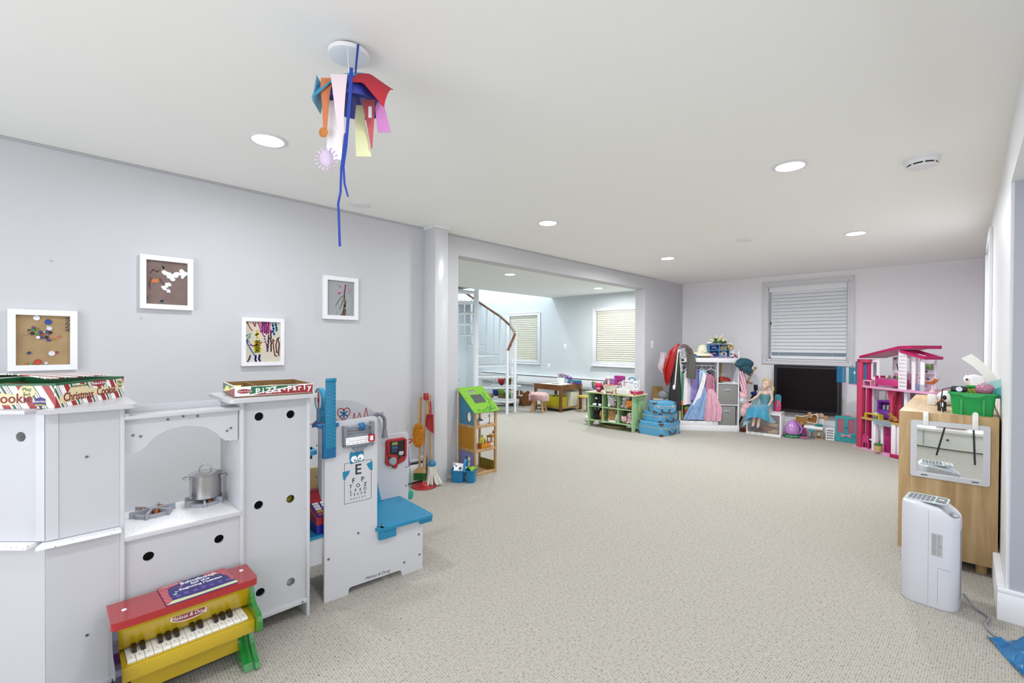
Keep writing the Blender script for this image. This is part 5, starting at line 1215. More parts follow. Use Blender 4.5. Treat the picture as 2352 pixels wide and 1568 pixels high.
b = B(); hh = [(.104+.0016*16*sin(t)**3, .135+.0026*(13*cos(t)-5*cos(2*t)-2*cos(3*t)-cos(4*t))) for t in (2*pi*i/24 for i in range(25))]; face_stroke(b, hh, .0035, -.0905); b.obj('heart_print', mat('teal_print', '#3a9ab4', .4), lh)
for x in (.08, .1, .12): b = B(); b.prism(circ(x, .06, .007, 10), 'y', -.0905, -.0915); b.obj('dot_print', mat('dot_maroon', '#8a3a50', .4), lh)
b = B(); b.tube([(-.06+.006, 0, .2)]+[(-.01+.05*cos(rad(a)), 0, .205+.035*sin(rad(a))) for a in range(170, 5, -15)]+[(.045, 0, .2)], .009, 8); b.obj('handle', mat('handle_teal', '#2a8fb0', .4), lh)
wb = thing('woven_basket', 'white woven basket at the front of the green shelf', 'basket', GW(.60, .035, TZ), 0)
P4 = lambda hx, hy, r, z: [(p[0], p[1], z) for p in rrect(-hx, -hy, hx, hy, r)]
b = B(); b.loops([P4(.078, .045, .02, 0), P4(.09, .055, .022, .03), P4(.088, .053, .022, .085), P4(.084, .049, .02, .085), P4(.08, .045, .02, .01)])
b.obj('basket_body', mat('basket_white', '#e3e2dd', .8, bump=.8, bscale=90), wb)
for z in (.02, .042, .064): b = B(); b.tube([(p[0]*1.0, p[1]*1.0, z) for p in rrect(-.089, -.054, .089, .054, .022)], .004, 6, closed=True); b.obj('weave_band', mat('basket_white2', '#e9e8e4', .8), wb)
kt2 = thing('white_kitten_toy', 'tiny white toy kitten peeking over the woven basket', 'toy figure', GW(.60, .05, TZ+.0865), 0)
b = B(); b.ell((0, 0, .01), (.035, .022, .016), 12); b.obj('body', m_frame, kt2); b = B(); b.ell((-.008, -.012, .022), (.006, .004, .004), 8); b.obj('bow', m_dark, kt2)
b = B(); b.ell((0, 0, .018), (.02, .016, .02), 12); tag(b.obj('orange_ball', mat('ball_orange', '#e2622a', .6), None), 'small orange knobbly ball on the right end of the green shelf', 'ball', None, GW(.795, .02, TZ))
# behind and below the shelf
rb = thing('wicker_tray', 'low round wicker tray on the carpet under the green shelf', 'basket', GW(.34, .2, 0), 0)
m_wick = mat('wicker', '#a89a6c', .8, bump=.6, bscale=80)
b = B(); b.lathe([(.0001, .002), (.17, .002), (.19, .04), (.18, .04), (.165, .012), (.0001, .012)], seg=32, cap=False, sx=1.15, sy=.7); b.obj('tray', m_wick, rb)
bb = thing('soft_ball', 'cream and purple striped ball behind the left end of the green shelf', 'ball', GW(-.075, .16, .0), 0)
b = B(); b.ell((0, 0, .085), .085, 24); b.obj('ball', stripes('ball_stripe', (.3, 0, 1), .1, [(0, '#e6e0d6'), (.45, '#7c5a78'), (.6, '#e6e0d6'), (.8, '#d8c49a')], .6), bb)

# ================================================================== BLUE SUITCASES
m_case = mat('case_blue', '#5fb0dc', .35); m_brown = mat('case_brown', '#5a2c22', .45); m_brass = mat('brass', '#d9d2bc', .3, .7)
def suitcase(label, loc, rz, Wd, Dp, Hh):
    t = thing('toy_suitcase', label, 'suitcase', loc, rz, 'stack of light blue cardboard suitcases')
    r = .035
    zz = Hh*.60
    for nm, z0, z1 in (('case_bottom', 0, zz-.002), ('case_lid', zz+.002, Hh)):
        b = B(); pl = rrect(-Wd/2, 0, Wd/2, Dp, r, 5); inn = rrect(-Wd/2+.005, .005, Wd/2-.005, Dp-.005, r, 5)
        P = lambda q, z: [(p[0], p[1], z) for p in q]
        b.loops([P(inn, z0), P(pl, z0+.006 if nm == 'case_bottom' else z0), P(pl, z1-.006 if nm == 'case_lid' else z1), P(inn, z1)]); b.obj(nm, m_case, t)
    b = B(); b.loops([[(p[0], p[1], z) for p in rrect(-Wd/2-.0015, -.0015, Wd/2+.0015, Dp+.0015, r, 5)] for z in (zz-.004, zz+.004)]); b.obj('metal_rim', m_brass, t)
    for sx in (-1, 1):
        for sy in (0, 1):
            for z0 in (0, 1):
                cx, cy = sx*(Wd/2-r), (r if sy == 0 else Dp-r); a0 = {(-1, 0): 180, (1, 0): 270, (1, 1): 0, (-1, 1): 90}[(sx, sy)]
                n = 8; hh = Hh*.2; b = B()
                G = []
                for i in range(n+1):
                    a = rad(a0-22+134*i/n); rr = r+.0025
                    h_ = hh*(1-.75*abs((i-n/2)/(n/2))**2); zb = 0 if z0 == 0 else Hh
                    G.append([(cx+rr*cos(a), cy+rr*sin(a), zb+(0.001 if z0 == 0 else -.001)), (cx+rr*cos(a), cy+rr*sin(a), zb+(h_ if z0 == 0 else -h_))])
                b.sheet(lambda u, v: G[int(round(u*n))][int(round(v))], n, 1, .002); c = b.obj('corner_patch', m_brown, t)
                for da in (20, 70):
                    a = rad(a0+da); b = B(); b.ell((cx+(r+.004)*cos(a), cy+(r+.004)*sin(a), (hh*.4 if z0 == 0 else Hh-hh*.4)), .0045, 8); b.obj('rivet', m_brass, c)
    for sx in (-1, 1):
        b = B(); b.box(sx*Wd*.3-.014, -.006, zz-.026, sx*Wd*.3+.014, .0, zz+.012, .002); b.box(sx*Wd*.3-.008, -.011, zz-.016, sx*Wd*.3+.008, -.005, zz+.004, .002); b.obj('latch', m_brass, t)
    b = B(); hw_ = min(.075, Wd*.17); b.tube([(-hw_, -.004, zz-.03), (-hw_, -.02, zz-.045), (-hw_*.85, -.026, zz-.075), (0, -.027, zz-.086), (hw_*.85, -.026, zz-.075), (hw_, -.02, zz-.045), (hw_, -.004, zz-.03)], .0085, 10); h_ = b.obj('handle', m_brown, t)
    for sx in (-1, 1): b = B(); b.ell((sx*hw_, -.008, zz-.032), (.012, .006, .01), 10); b.obj('handle_mount', m_brass, h_)
    return t
# near corner of each case at the foot of the pile
def case_at(label, corner, rz, Wd, Dp, Hh):
    a = rad(rz); return suitcase(label, (corner[0]+Wd/2*cos(a), corner[1]+Wd/2*sin(a), corner[2]), rz, Wd, Dp, Hh)
case_at('largest light blue suitcase, at the bottom of the stack', (-2.985, 5.985, 0), 83, .47, .40, .185)
case_at('middle light blue suitcase of the stack of three', (-3.03, 6.03, .1855), 78, .40, .34, .135)
case_at('smallest light blue suitcase, on top of the stack', (-3.115, 6.005, .321), 50, .34, .24, .145)
# cardboard box of costume pieces behind the suitcases
bx = thing('costume_carton', 'open cardboard carton behind the suitcases', 'box', (-3.36, 6.72, 0), 30)
m_card = mat('cardboard', '#a8854f', .85)
b = B(); b.box(-.13, -.12, 0, .2, .14, .44); b.obj('carton', m_card, bx)
b = B(); b.at((0, .14, .44), rx=-8); b.box(-.13, -.004, 0, .03, .004, .18); b.obj('flap', m_card, bx)
b = B(); b.at((0, -.12, .44), rx=30); b.box(-.13, -.004, -.05, .2, .004, .01); b.obj('front_flap', m_frame, bx)
b = B(); b.ell((0, 0, .0), (.09, .06, .075), 16); tag(b.obj('mesh_bag', mat('mesh_grey', '#8f9094', .8, alpha=.75), None), 'grey mesh bag bulging out of the cardboard carton', 'bag', None, (-3.30, 6.66, .50))
b = B(); b.lathe([(.035, 0), (.02, .07), (.012, .12), (.0001, .12)], seg=16, cap=False); b.lathe([(.045, -.004), (.035, 0)], seg=16); tag(b.obj('green_cone', mat('cone_green', '#2f9a34', .5), None), 'green plastic funnel above the cardboard carton', 'toy', None, (-3.21, 6.80, .56))
# ================================================================== DRESS-UP WARDROBE
WDR = (-3.045, 6.69, 0); WRZ = math.degrees(atan2(7.187-6.69, -2.378+3.045))
wd = thing('dress_up_wardrobe', 'white open dress up wardrobe standing across the far left corner', 'wardrobe', WDR, WRZ)
m_wd = mat('wardrobe_white', '#e4e4e8', .4)
WL, WDp = .832, .33
def WW(x, y, z):
    a = rad(WRZ); return (WDR[0]+x*cos(a)-y*sin(a), WDR[1]+x*sin(a)+y*cos(a), z)
def wp(name, m, fn, parent=wd, **kw):
    b = B(); fn(b); return b.obj(name, m, parent, **kw)
wp('left_side', m_wd, lambda b: b.flat([(0, 0), (WDp, 0), (WDp, 1.06), (.06, 1.06), (.045, 1.0), (0, .95)], [], 'x', -.012, .006))
for y in (.012,):
    wp('post', m_wd, lambda b: (b.cyl((-.003, y, 0), (-.003, y, 1.165), .0125, seg=12), b.ell((-.003, y, 1.172), (.016, .016, .02), 12)))
    wp('post', m_wd, lambda b: (b.cyl((WL-.005, y, .7), (WL-.005, y, 1.155), .0125, seg=12), b.ell((WL-.005, y, 1.165), (.016, .016, .022), 12)))
wp('right_side', m_wd, lambda b: b.box(WL-.016, 0, 0, WL, WDp, 1.0))
wp('divider', m_wd, lambda b: b.box(.527, .004, .085, .54, WDp, 1.02))
wp('back_panel', mat('wardrobe_back', '#d5d4d8', .5), lambda b: b.box(0, WDp-.008, .07, WL, WDp, 1.06))
wp('top_shelf', m_wd, lambda b: b.box(.02, .0, 1.018, WL, WDp, 1.032, .001))
wp('top_rail', m_wd, lambda b: b.box(.05, -.004, 1.02, WL-.02, .012, 1.085, .001))
wp('top_board', m_wd, lambda b: b.box(.0, .0, 1.062, WL, WDp, 1.08, .001))
wp('base_board', m_wd, lambda b: b.box(-.005, -.006, 0, WL+.004, WDp, .078, .002))
wp('base_lip', m_wd, lambda b: b.box(0, -.004, .078, .53, .012, .145, .001))
wp('right_shelf', m_wd, lambda b: b.box(.54, .002, .698, WL-.016, WDp, .712)); wp('right_shelf', m_wd, lambda b: b.box(.54, .002, .384, WL-.016, WDp, .397)); wp('right_shelf', m_wd, lambda b: b.box(.54, .002, .078, WL-.016, WDp, .09))
wp('hanging_rail', m_wd, lambda b: b.cyl((.0, .16, .965), (.527, .16, .965), .011, seg=12))
m_bin = mat('bin_grey', '#8b8a88', .95, bump=.4, bscale=300, var=.05, vscale=30)
for z0, z1, lab, x1 in ((.399, .69, 'grey fabric storage drawer, upper one in the wardrobe', WL-.022), (.092, .372, 'grey fabric storage drawer, lower one in the wardrobe', WL-.045)):
    t = thing('fabric_drawer', lab, 'storage bin', WW((.545+x1)/2, .012, z0), WRZ)
    hw_ = (x1-.545)/2
    b = B(); b.box(-hw_, 0, 0, hw_, .29, z1-z0, .004); b.obj('bin', m_bin, t)
    b = B(); b.sheet(lambda u, v: (-.045+.09*u, -.012*sin(pi*u)-.002, (z1-z0)*.70+.028*v), 8, 1, .004); b.obj('handle', mat('handle_grey', '#a6a6a8', .9), t)
# ---- hanging clothes
def mfab(name, hx, rough=.7, sheen=.3, var=.1, vs=20): return mat(name, hx, rough, sheen=sheen, var=var, vscale=vs)
def hanger(parent, x=0, z=0):
    b = B(); b.tube([(0, 0, .965-.04)] + [(.0, .0+.012*sin(rad(a)), .968+.014-.014*cos(rad(a))) for a in range(0, 1)] + [(0, .0, .95), (0, .010, .975), (0, 0, .984), (0, -.009, .978)], .0028, 6)
    b.tube([(-.075, 0, .885), (0, 0, .925), (.075, 0, .885)], .004, 6)
    return b.obj('hanger', m_frame, parent)
def drape(parent, name, m, path, widths, depth=.03, folds=5, amp=.01, nu=40, nv=16, seed=0, th=.0):
    """a closed fall of cloth: an oval section that widens along the path, with folds"""
    rnd = random.Random(seed); ph = [rnd.uniform(0, 6.3) for _ in range(3)]
    b = B(); rings = []
    n = len(path)-1
    for j in range(nv+1):
        s = j/nv*n; i = min(int(s), n-1); f = s-i
        c = V(path[i])*(1-f)+V(path[i+1])*f; w_ = widths[i]*(1-f)+widths[i+1]*f
        ring = []
        for k in range(nu):
            t = 2*pi*k/nu
            fold = 1+amp/max(.02, w_)*(sin(folds*t+ph[0]+.4*j/nv)+.5*sin((folds*2+1)*t+ph[1]))*(j/nv)**.7
            ring.append((c.x+w_*cos(t)*fold, c.y+depth*(.5+.5*min(1, w_/.08))*sin(t)*fold, c.z+.004*sin(3*t+ph[2])*(j == nv)))
        rings.append(ring)
    b.loops(rings)
    return b.obj(name, m, parent, 1.2)
def garment(label, x, y=.16, rz=0, name='costume'):
    t = thing(name, label, 'costume', WW(x, y, 0), WRZ+rz, 'dress up costumes on the hanging rail'); hanger(t); return t
g = garment('green costume with an orange hem on the left end of the rail', .02, .0, 80)
drape(g, 'green_cloth', mfab('cloth_green', '#1c9a5c', .75), [(0, 0, .88), (0, 0, .84), (-.01, 0, .45)], [.02, .05, .055], .02, 3, .004, seed=1)
drape(g, 'orange_hem', mfab('cloth_orange', '#f08a32', .75), [(-.01, 0, .45), (-.012, 0, .385)], [.056, .058], .021, 3, .004, nv=4, seed=1)
g = garment('white dress with a red, green and orange banded hem on the rail', .10, .06, 40)
drape(g, 'white_cloth', mfab('cloth_white', '#e6e0e4', .8), [(0, 0, .89), (0, 0, .84), (.01, 0, .38)], [.02, .05, .1], .03, 6, .01, seed=2)
drape(g, 'green_band', mfab('cloth_leaf', '#6fae3c', .7), [(.02, 0, .345), (.022, 0, .31)], [.055, .055], .03, 4, .004, nv=3, seed=3)
drape(g, 'red_band', mfab('cloth_red', '#d2321f', .7), [(.022, 0, .31), (.024, 0, .24)], [.055, .05], .03, 4, .004, nv=3, seed=3)
g = garment('yellow costume with a black net pattern at the bottom left of the wardrobe', .03, .03, 70)
drape(g, 'yellow_cloth', stripes('net_yellow', (1, .2, 1), .03, [(0, '#d9cf2e'), (.8, '#1b1a18')], .7), [(0, 0, .7), (.0, 0, .36), (.02, .0, .15)], [.02, .04, .03], .02, 4, .008, seed=4)
g = garment('grey black lace costume near the left of the rail', .13, .11, 30)
drape(g, 'lace_cloth', mat('cloth_lace', '#6d5f5c', .9, var=.35, vscale=120), [(0, 0, .9), (0, 0, .85), (.02, 0, .40)], [.02, .055, .045], .03, 5, .01, seed=5)
g = garment('lilac satin dress on the rail', .235, .12, 20)
drape(g, 'satin', mfab('satin_lilac', '#9d90d2', .35, .5, .15), [(0, 0, .9), (0, 0, .83), (0, 0, .72), (-.01, 0, .44)], [.025, .075, .08, .095], .04, 7, .012, seed=6)
g = garment('dark navy costume with a gold badge behind the lilac dress', .27, .17, 10)
drape(g, 'navy_cloth', mfab('cloth_navy', '#1a2070', .6), [(0, 0, .92), (.0, 0, .86), (.0, 0, .66)], [.03, .075, .07], .035, 4, .006, seed=7)
b = B(); b.ell((.02, -.045, .86), (.014, .006, .012), 10); b.obj('badge', mat('gold', '#d8b24a', .3, .8), g)
g = garment('pale blue satin gown with a white sash sweeping to the floor of the wardrobe', .33, .10, 10, 'princess_gown')
m_gown = mfab('satin_blue', '#8fb2df', .3, .5, .2, 14)
drape(g, 'bodice', mfab('satin_pale', '#a9c6e8', .3, .4, .1), [(.0, 0, .9), (.02, 0, .85), (.02, 0, .62)], [.03, .075, .055], .04, 5, .008, seed=8)
drape(g, 'skirt', m_gown, [(.02, 0, .64), (.0, -.01, .48), (-.05, -.02, .3), (-.085, -.03, .16)], [.055, .09, .15, .18], .07, 11, .034, seed=9)
b = B(); b.sheet(lambda u, v: (.02-.16*v**1.3+.05*(u-.5), -.052-.008*sin(3*v), .88-.5*v-.06*(u)), 6, 14, .003); b.obj('white_sash', mfab('cloth_white2', '#ece9ea', .5), g)
g = garment('pale pink dress with rosy frills on the right of the rail', .45, .07, 0, 'princess_gown')
m_pk = mfab('satin_pink', '#e6adc0', .45, .5, .12, 16)
drape(g, 'bodice', mat('frill_pink', '#c77f98', .4, var=.35, vscale=70), [(-.02, 0, .84), (-.01, 0, .78), (-.01, 0, .58)], [.03, .055, .062], .045, 6, .016, seed=10)
drape(g, 'skirt', m_pk, [(-.01, 0, .62), (.015, -.015, .46), (.035, -.02, .32), (.02, -.02, .15)], [.05, .09, .125, .11], .075, 9, .032, seed=11)
g = garment('dark green costume behind the pink dress', .42, .2, 0)
drape(g, 'cloth', mfab('cloth_dkgreen', '#2f4a30', .8), [(0, 0, .9), (0, 0, .84), (0, 0, .4)], [.02, .06, .05], .03, 4, .008, seed=12)
# ---- things hung over the left post
def over(name, label, cat='costume'): return thing(name, label, cat, WW(0, 0, 0), WRZ)
rw = over('red_wig', 'long straight bright red wig hanging over the left post of the wardrobe', 'wig')
m_rwig = mat('wig_red', '#c4150f', .4, var=.35, vscale=60); rnd = random.Random(21)
b = B()
for i in range(130):
    q = rnd.uniform(0, 1); y0 = -.03+rnd.uniform(-.035, .045)
    top_ = (-.02+rnd.uniform(-.03, .0), y0*.4, 1.285+rnd.uniform(-.012, .006))
    x1 = -.05-.11*q; xe = -.09-.165*q+rnd.uniform(-.012, .012)
    b.tube([top_, (x1, y0-.01, 1.24-.06*q), (xe*.84, y0-.015, 1.10-.05*q), (xe, y0-.01, .9), (-.165-.06*q+rnd.uniform(-.015, .015), y0*.6-.005, .70+rnd.uniform(-.05, .06)+.10*abs(q-.45))], [.006, .008, .008, .007, .003], 5)
o = b.obj('hair', m_rwig, rw); o['kind'] = 'stuff'
pv = over('pink_veil', 'pale pink see through veil hanging behind the red wig', 'veil')
b = B(); b.sheet(lambda u, v: (-.2-.11*u*sin(pi*(.25+.7*v))-.0+.02*sin(9*v), .06+.03*sin(8*u+5*v), 1.16-.42*v), 10, 20, .0015); b.obj('veil', mat('veil_pink', '#ecd9df', .8, alpha=.45), pv)
gj = over('grey_costume', 'dark grey lace topped jacket hanging over the left post of the wardrobe')
b = B(); b.sheet(lambda u, v: ((.0+.05*u)+.135*min(1, v*2.0)**.8*(.55+.45*u)+.02*v*u, -.03-.04*v*(1-v)*2-.012*sin(7*u+3*v), 1.265-.02*u-.42*max(0, v-.28)/.72*1.0-.06*v), 12, 24, .008); b.obj('sleeve', mat('cloth_charcoal', '#5c5a55', .85, var=.12, vscale=40), gj)
b = B(); b.sheet(lambda u, v: (.01+.04*u+.09*v, -.04-.01*sin(12*v+u), 1.27-.025*u-.05*v*v+.01*sin(20*v)), 6, 16, .01); b.tube([(-.01, -.045, 1.245), (.03, -.05, 1.262), (.07, -.05, 1.25), (.11, -.045, 1.215), (.125, -.04, 1.16)], [.02, .034, .038, .036, .03], 10, flat=.6); b.obj('lace_collar', mat('cloth_lace2', '#6a5756', .9, var=.45, vscale=140), gj)
b = B(); b.sheet(lambda u, v: (.05+.05*u+.05*v, -.02, 1.2-.24*v), 4, 10, .006); b.obj('pink_lining', mat('cloth_rose', '#b98a94', .8, var=.3, vscale=80), gj)
bk_ = over('black_costume', 'long black shiny costume hanging from the left post of the wardrobe')
drape(bk_, 'black_cloth', mfab('cloth_black', '#14131a', .4, .2, .3), [(-.055, -.03, 1.16), (-.07, -.035, .95), (-.085, -.04, .6), (-.085, -.04, .30)], [.03, .05, .075, .085], .05, 6, .012, seed=13)
wb_ = over('white_braid', 'long white braided cord hanging beside the red wig', 'braid')
b = B()
for i in range(32): b.ell((-.055-.045*(i/31)**.8+.005*(i % 2), -.085, 1.2-.017*i), (.009, .008, .0115), 8)
b.ell((-.11, -.085, .645), (.02, .014, .04), 10); b.obj('braid', mat('cord_white', '#e2e6e2', .9), wb_)
hoop = over('silver_headband', 'silver ring headband hooked on the left post', 'headband')
b = B(); b.tube([(.0+.07*cos(t), -.03-.008*sin(t), 1.145+.055*sin(t)) for t in (2*pi*i/24 for i in range(24))], .0075, 8, closed=True); b.obj('hoop', mat('silver_satin', '#cdd3d6', .3, .5), hoop)
gn = over('gold_scarf', 'thin gold and pale green sash hanging down the left post', 'scarf')
b = B(); b.sheet(lambda u, v: (-.045+.03*u, -.04-.006*sin(5*v), 1.13-.3*v), 3, 10, .004); b.obj('gold_cloth', mat('cloth_gold', '#a08a5a', .6, var=.2, vscale=50), gn)
b = B(); b.sheet(lambda u, v: (-.03+.03*u, -.03-.006*sin(5*v), 1.06-.78*v), 3, 12, .004); b.obj('pale_cloth', mat('cloth_pale_green', '#cfe0d4', .7), gn)
# ---- on top of the wardrobe
TW = 1.081
hat = thing('straw_hat', 'cream straw sun hat with cursive writing on its brim on top of the wardrobe', 'hat', WW(.335, .10, TW+.05), WRZ)
m_hat = mat('straw_cream', '#e6e2c8', .85, bump=.5, bscale=200)
b = B()
def brim(z0, dz): return lambda u, v: ((.075+.085*v)*cos(2*pi*u), (.07+.055*v)*sin(2*pi*u), z0-.05*v*v*(1-.55*sin(2*pi*u)**2 if sin(2*pi*u) > 0 else 1)+.03*v*(cos(2*pi*u) < -.6)*abs(cos(2*pi*u)))
b.lathe([(.078, .03), (.076, .06), (.068, .10), (.05, .135), (.025, .15), (.0001, .152)], seg=28, cap=False, sy=.9)
b.sheet(brim(.032, 0), 40, 6, .003); b.obj('hat_body', m_hat, hat)
b = B(); m_is = mat('ink_soft', '#4a4540', .6)
cur = lambda P: b.tube([(x, -.062-.055*max(0, .062-z)/.06, z) for x, z in P], .0022, 6)
cur([(.018, .075), (.005, .086), (-.012, .078), (-.008, .064), (.006, .061), (-.016, .055), (-.030, .036), (-.018, .022), (.004, .024), (.02, .034)])
cur([(.02, .034), (.026, .04), (.026, .022), (.036, .04), (.044, .036), (.043, .022), (.054, .038), (.062, .034), (.064, .022), (.074, .026)])
b.obj('lettering', m_is, hat)
scv = thing('blue_scarf', 'blue striped scarf bunched under the straw hat', 'scarf', WW(.235, .06, TW), WRZ)
b = B(); rnd = random.Random(31)
for i in range(9): b.tube([(-.05+.012*i, 0, .07-.002*i), (-.03+.012*i+rnd.uniform(-.01, .01), -.03, .045), (-.01+.01*i, -.04+rnd.uniform(-.01, .01), .012)], .008, 6)
b.obj('scarf', stripes('scarf_blue', (1, 0, .5), .03, [(0, '#4a86b8'), (.5, '#a9cfe6'), (.7, '#2e4a78')], .8), scv)
wx = thing('wooden_box', 'light wooden box with carved edges under the straw hat', 'box', WW(.35, .03, TW), WRZ)
b = B(); b.box(-.085, 0, 0, .085, .16, .045, .003); b.obj('box_body', wood('box_wood', '#d2b987', '#b89a64', (30, 3, 30), .6), wx)
for i in range(9): b = B(); b.box(-.06+i*.015, -.001, .012, -.052+i*.015, .001, .034); b.obj('carving', mat('carving_tan', '#b08a50', .7), wx)
jc = thing('tiara_cabinet', 'blue plastic four cubby cabinet of tiaras and shoes on top of the wardrobe', 'toy cabinet', WW(.555, .02, TW+.02), WRZ)
m_jc = mat('cabinet_sky', '#5a9fd6', .35); m_jd = mat('cabinet_deep', '#1c4f9a', .4)
b = B(); b.box(-.145, .10, 0, .145, .106, .185); b.obj('back_panel', m_jd, jc)
for z in (0, .09, .18): b = B(); b.box(-.145, 0, z, .145, .11, z+.007); b.obj('shelf', m_jc, jc)
for x in (-.148, -.003, .141): b = B(); b.box(x, -.002, 0, x+.007, .11, .187); b.obj('divider', m_jc, jc)
for (cx, cz, cm, gem) in ((.07, .098, '#d6c79a', '#59b8c8'), (.07, .008, '#e2e2e8', '#9c1f3a')):
    ti = thing('tiara', ['silver tiara with a red jewel in the lower right cubby', 'gold and blue tiara in the upper right cubby'][cz > .05], 'tiara', WW(.555+cx, .05, TW+.02+cz), WRZ)
    b = B()
    for i in range(9):
        t = pi*i/8; h_ = .03+.036*sin(t)
        b.tube([(-.052*cos(t), .02-.03*sin(t), 0), (-.05*cos(t), .02-.032*sin(t), h_)], .005, 6); b.ell((-.05*cos(t), .02-.032*sin(t), h_+.003), .0075, 8)
    b.tube([(-.052*cos(pi*i/16), .02-.03*sin(pi*i/16), .012) for i in range(17)], .006, 6); b.tube([(-.05*cos(pi*i/16), .02-.031*sin(pi*i/16), .028+.012*sin(pi*i/16)) for i in range(17)], .004, 6)
    b.obj('crown', mat('crown_'+cm[1:], cm, .2, .6), ti)
    b = B(); b.ell((0, -.018, .036), (.011, .006, .012), 10); b.obj('jewel', mat('jewel_'+gem[1:], gem, .1), ti)
for cz, c in ((.098, '#4a86c8'), (.008, '#8a3f9a')):
    ps = thing('toy_slipper', ['purple toy slipper in the lower left cubby', 'blue toy slipper in the upper left cubby'][cz > .05], 'toy shoe', WW(.555-.06, .05, TW+.02+cz), WRZ)
    b = B(); b.tube([(-.04, 0, .045), (-.01, 0, .035), (.03, -.005, .016), (.045, -.006, .012)], [.010, .009, .011, .007], 8); b.tube([(-.038, 0, .045), (-.034, 0, .0)], .004, 6); b.obj('slipper', mat('slip_'+c[1:], c, .2), ps)
    b = B(); b.ell((-.0, -.01, .045), (.03, .006, .006), 8); b.obj('strap', mat('slip_lilac', '#b7a6e0', .2), ps)
wr = thing('paper_wrap', 'crumpled white and yellow costume lying on the blue tiara cabinet', 'costume', WW(.555, .05, TW+.21), WRZ)
b = B(); b.sheet(lambda u, v: (-.165+.36*u, -.03+.1*v, .008+.012*sin(8*u+3*v)+.012*sin(5*v)-.03*max(0, u-.8)*4*(u > .8)), 20, 8, .01); b.obj('white_cloth', m_frame, wr)
b = B(); b.tube([(.16+.032*cos(t), -.03, -.045+.032*sin(t)) for t in (2*pi*i/16 for i in range(16))], .011, 8, closed=True); b.ell((.13, -.03, -.03), (.02, .014, .02), 8); b.obj('yellow_cuff', mat('cuff_yellow', '#c9a64a', .7), wr)
sp = thing('spiked_hat', 'dark green domed plush hat covered in cream cone spikes, topmost on the wardrobe', 'hat', WW(.555, .06, TW+.225), WRZ)
b = B(); b.lathe([(.105, 0), (.112, .012), (.1, .035), (.07, .065), (.03, .082), (.0001, .085)], seg=28, cap=False, sy=.8); b.obj('dome', mat('plush_forest', '#2e5a2c', .9, bump=.4, bscale=150), sp)
for a, e, s in ((200, 15, 1), (255, 20, .8), (300, 22, 1), (345, 15, 1), (30, 20, .9), (90, 25, 1), (150, 20, 1), (225, 62, .95), (320, 62, .95), (270, 40, .9)):
    ca = V((cos(rad(a))*cos(rad(e)), sin(rad(a))*cos(rad(e)), sin(rad(e))))
    p0 = V((ca.x*.085, ca.y*.07, .01+.07*ca.z)); b = B(); b.tube([p0, p0+ca*.02*s, p0+ca*.05*s, p0+ca*.066*s], [.026*s, .025*s, .016*s, .004], 10); b.obj('spike', mat('spike_cream', '#dcd2b0', .85), sp)
wnd = thing('toy_accessories', 'heap of pink and blue toy wands and combs in front of the tiara cabinet', 'toys', WW(.58, .0, TW), WRZ)
rnd = random.Random(14)
for i in range(12):
    x = -.17+.03*i+rnd.uniform(-.01, .01); c = ('#d6609c', '#6aa0c8', '#b4508c', '#e0b4c8')[i % 4]
    b = B(); b.tube([(x, -.004, .008), (x+.05, .006, .010+.004*(i % 3))], .006, 6); b.obj('wand', mat('wand_'+c[1:], c, .4), wnd)
dlm = thing('toy_lipstick', 'white toy lipstick tube standing on the right end of the wardrobe top', 'toy', WW(.755, .05, TW), WRZ)
b = B(); b.lathe([(.0001, 0), (.018, 0), (.018, .05), (.012, .052), (.012, .10), (.006, .115), (.0001, .117)], seg=14, cap=False); b.obj('tube', m_frame, dlm)
b = B(); b.lathe([(.0185, .0), (.0185, .028)], seg=14); b.obj('base', mat('base_maroon', '#7c3a5a', .4), dlm)
# right post: cap, pink bunched costume
cp = thing('denim_cap', 'dark teal floppy baker boy cap hanging on the right post of the wardrobe', 'hat', WW(WL+.045, -.05, .965), WRZ)
blob('crown', [((0, 0, .06), (.115, .075, .065)), ((.06, 0, .04), (.075, .07, .06)), ((-.06, -.01, .03), (.07, .06, .05)), ((.02, -.01, -.03), (.085, .055, .04)), ((.07, -.02, -.06), (.05, .04, .045))], mat('cap_teal', '#2d5a6c', .9, bump=.4, bscale=300, var=.1, vscale=40), cp, .011, 4)
b = B(); b.tube([(-.045, -.06, -.03), (-.01, -.066, -.07), (.04, -.06, -.105), (.075, -.045, -.12)], [.015, .022, .022, .015], 8, flat=.5); b.obj('brim', mat('cap_dark', '#1d3440', .8), cp)
for i in range(5): b = B(); b.ell((-.03+.018*i, -.079, -.045-.016*i), .0055, 8); b.obj('stud', m_chrome, cp)
st2 = thing('striped_scarf', 'pink and white striped costume piece hanging below the teal cap', 'costume', WW(WL+.02, -.03, 0), WRZ)
drape(st2, 'striped_cloth', stripes('pinkstripe', (1, 0, .25), .03, [(0, '#e8a0b6'), (.5, '#f0e6ea'), (.8, '#d06a8c')], .8), [(-.0, 0, .9), (.02, 0, .8), (.03, 0, .68), (.045, 0, .57)], [.03, .035, .042, .03], .035, 5, .008, seed=15)
un = thing('plush_unicorn', 'pastel pink and cream plush slumped between the wardrobe and the doll', 'soft toy', WW(WL+.06, -.02, .36), WRZ)
blob('body', [((.0, 0, .10), (.06, .045, .07)), ((-.01, -.01, .17), (.055, .045, .05)), ((.07, -.02, .04), (.075, .03, .035)), ((.03, 0, .02), (.06, .05, .06)), ((.0, 0, -.06), (.05, .04, .08)), ((-.05, -.01, .21), (.014, .014, .03)), ((.03, -.01, .215), (.014, .014, .03))], mat('plush_blush', '#e6bcc0', .95, var=.15, vscale=30), un, .009, 4)
b = B(); b.ell((-.03, -.03, .11), (.035, .02, .045), 12); b.obj('pale_patch', mat('plush_icy', '#bfd8e0', .95), un)
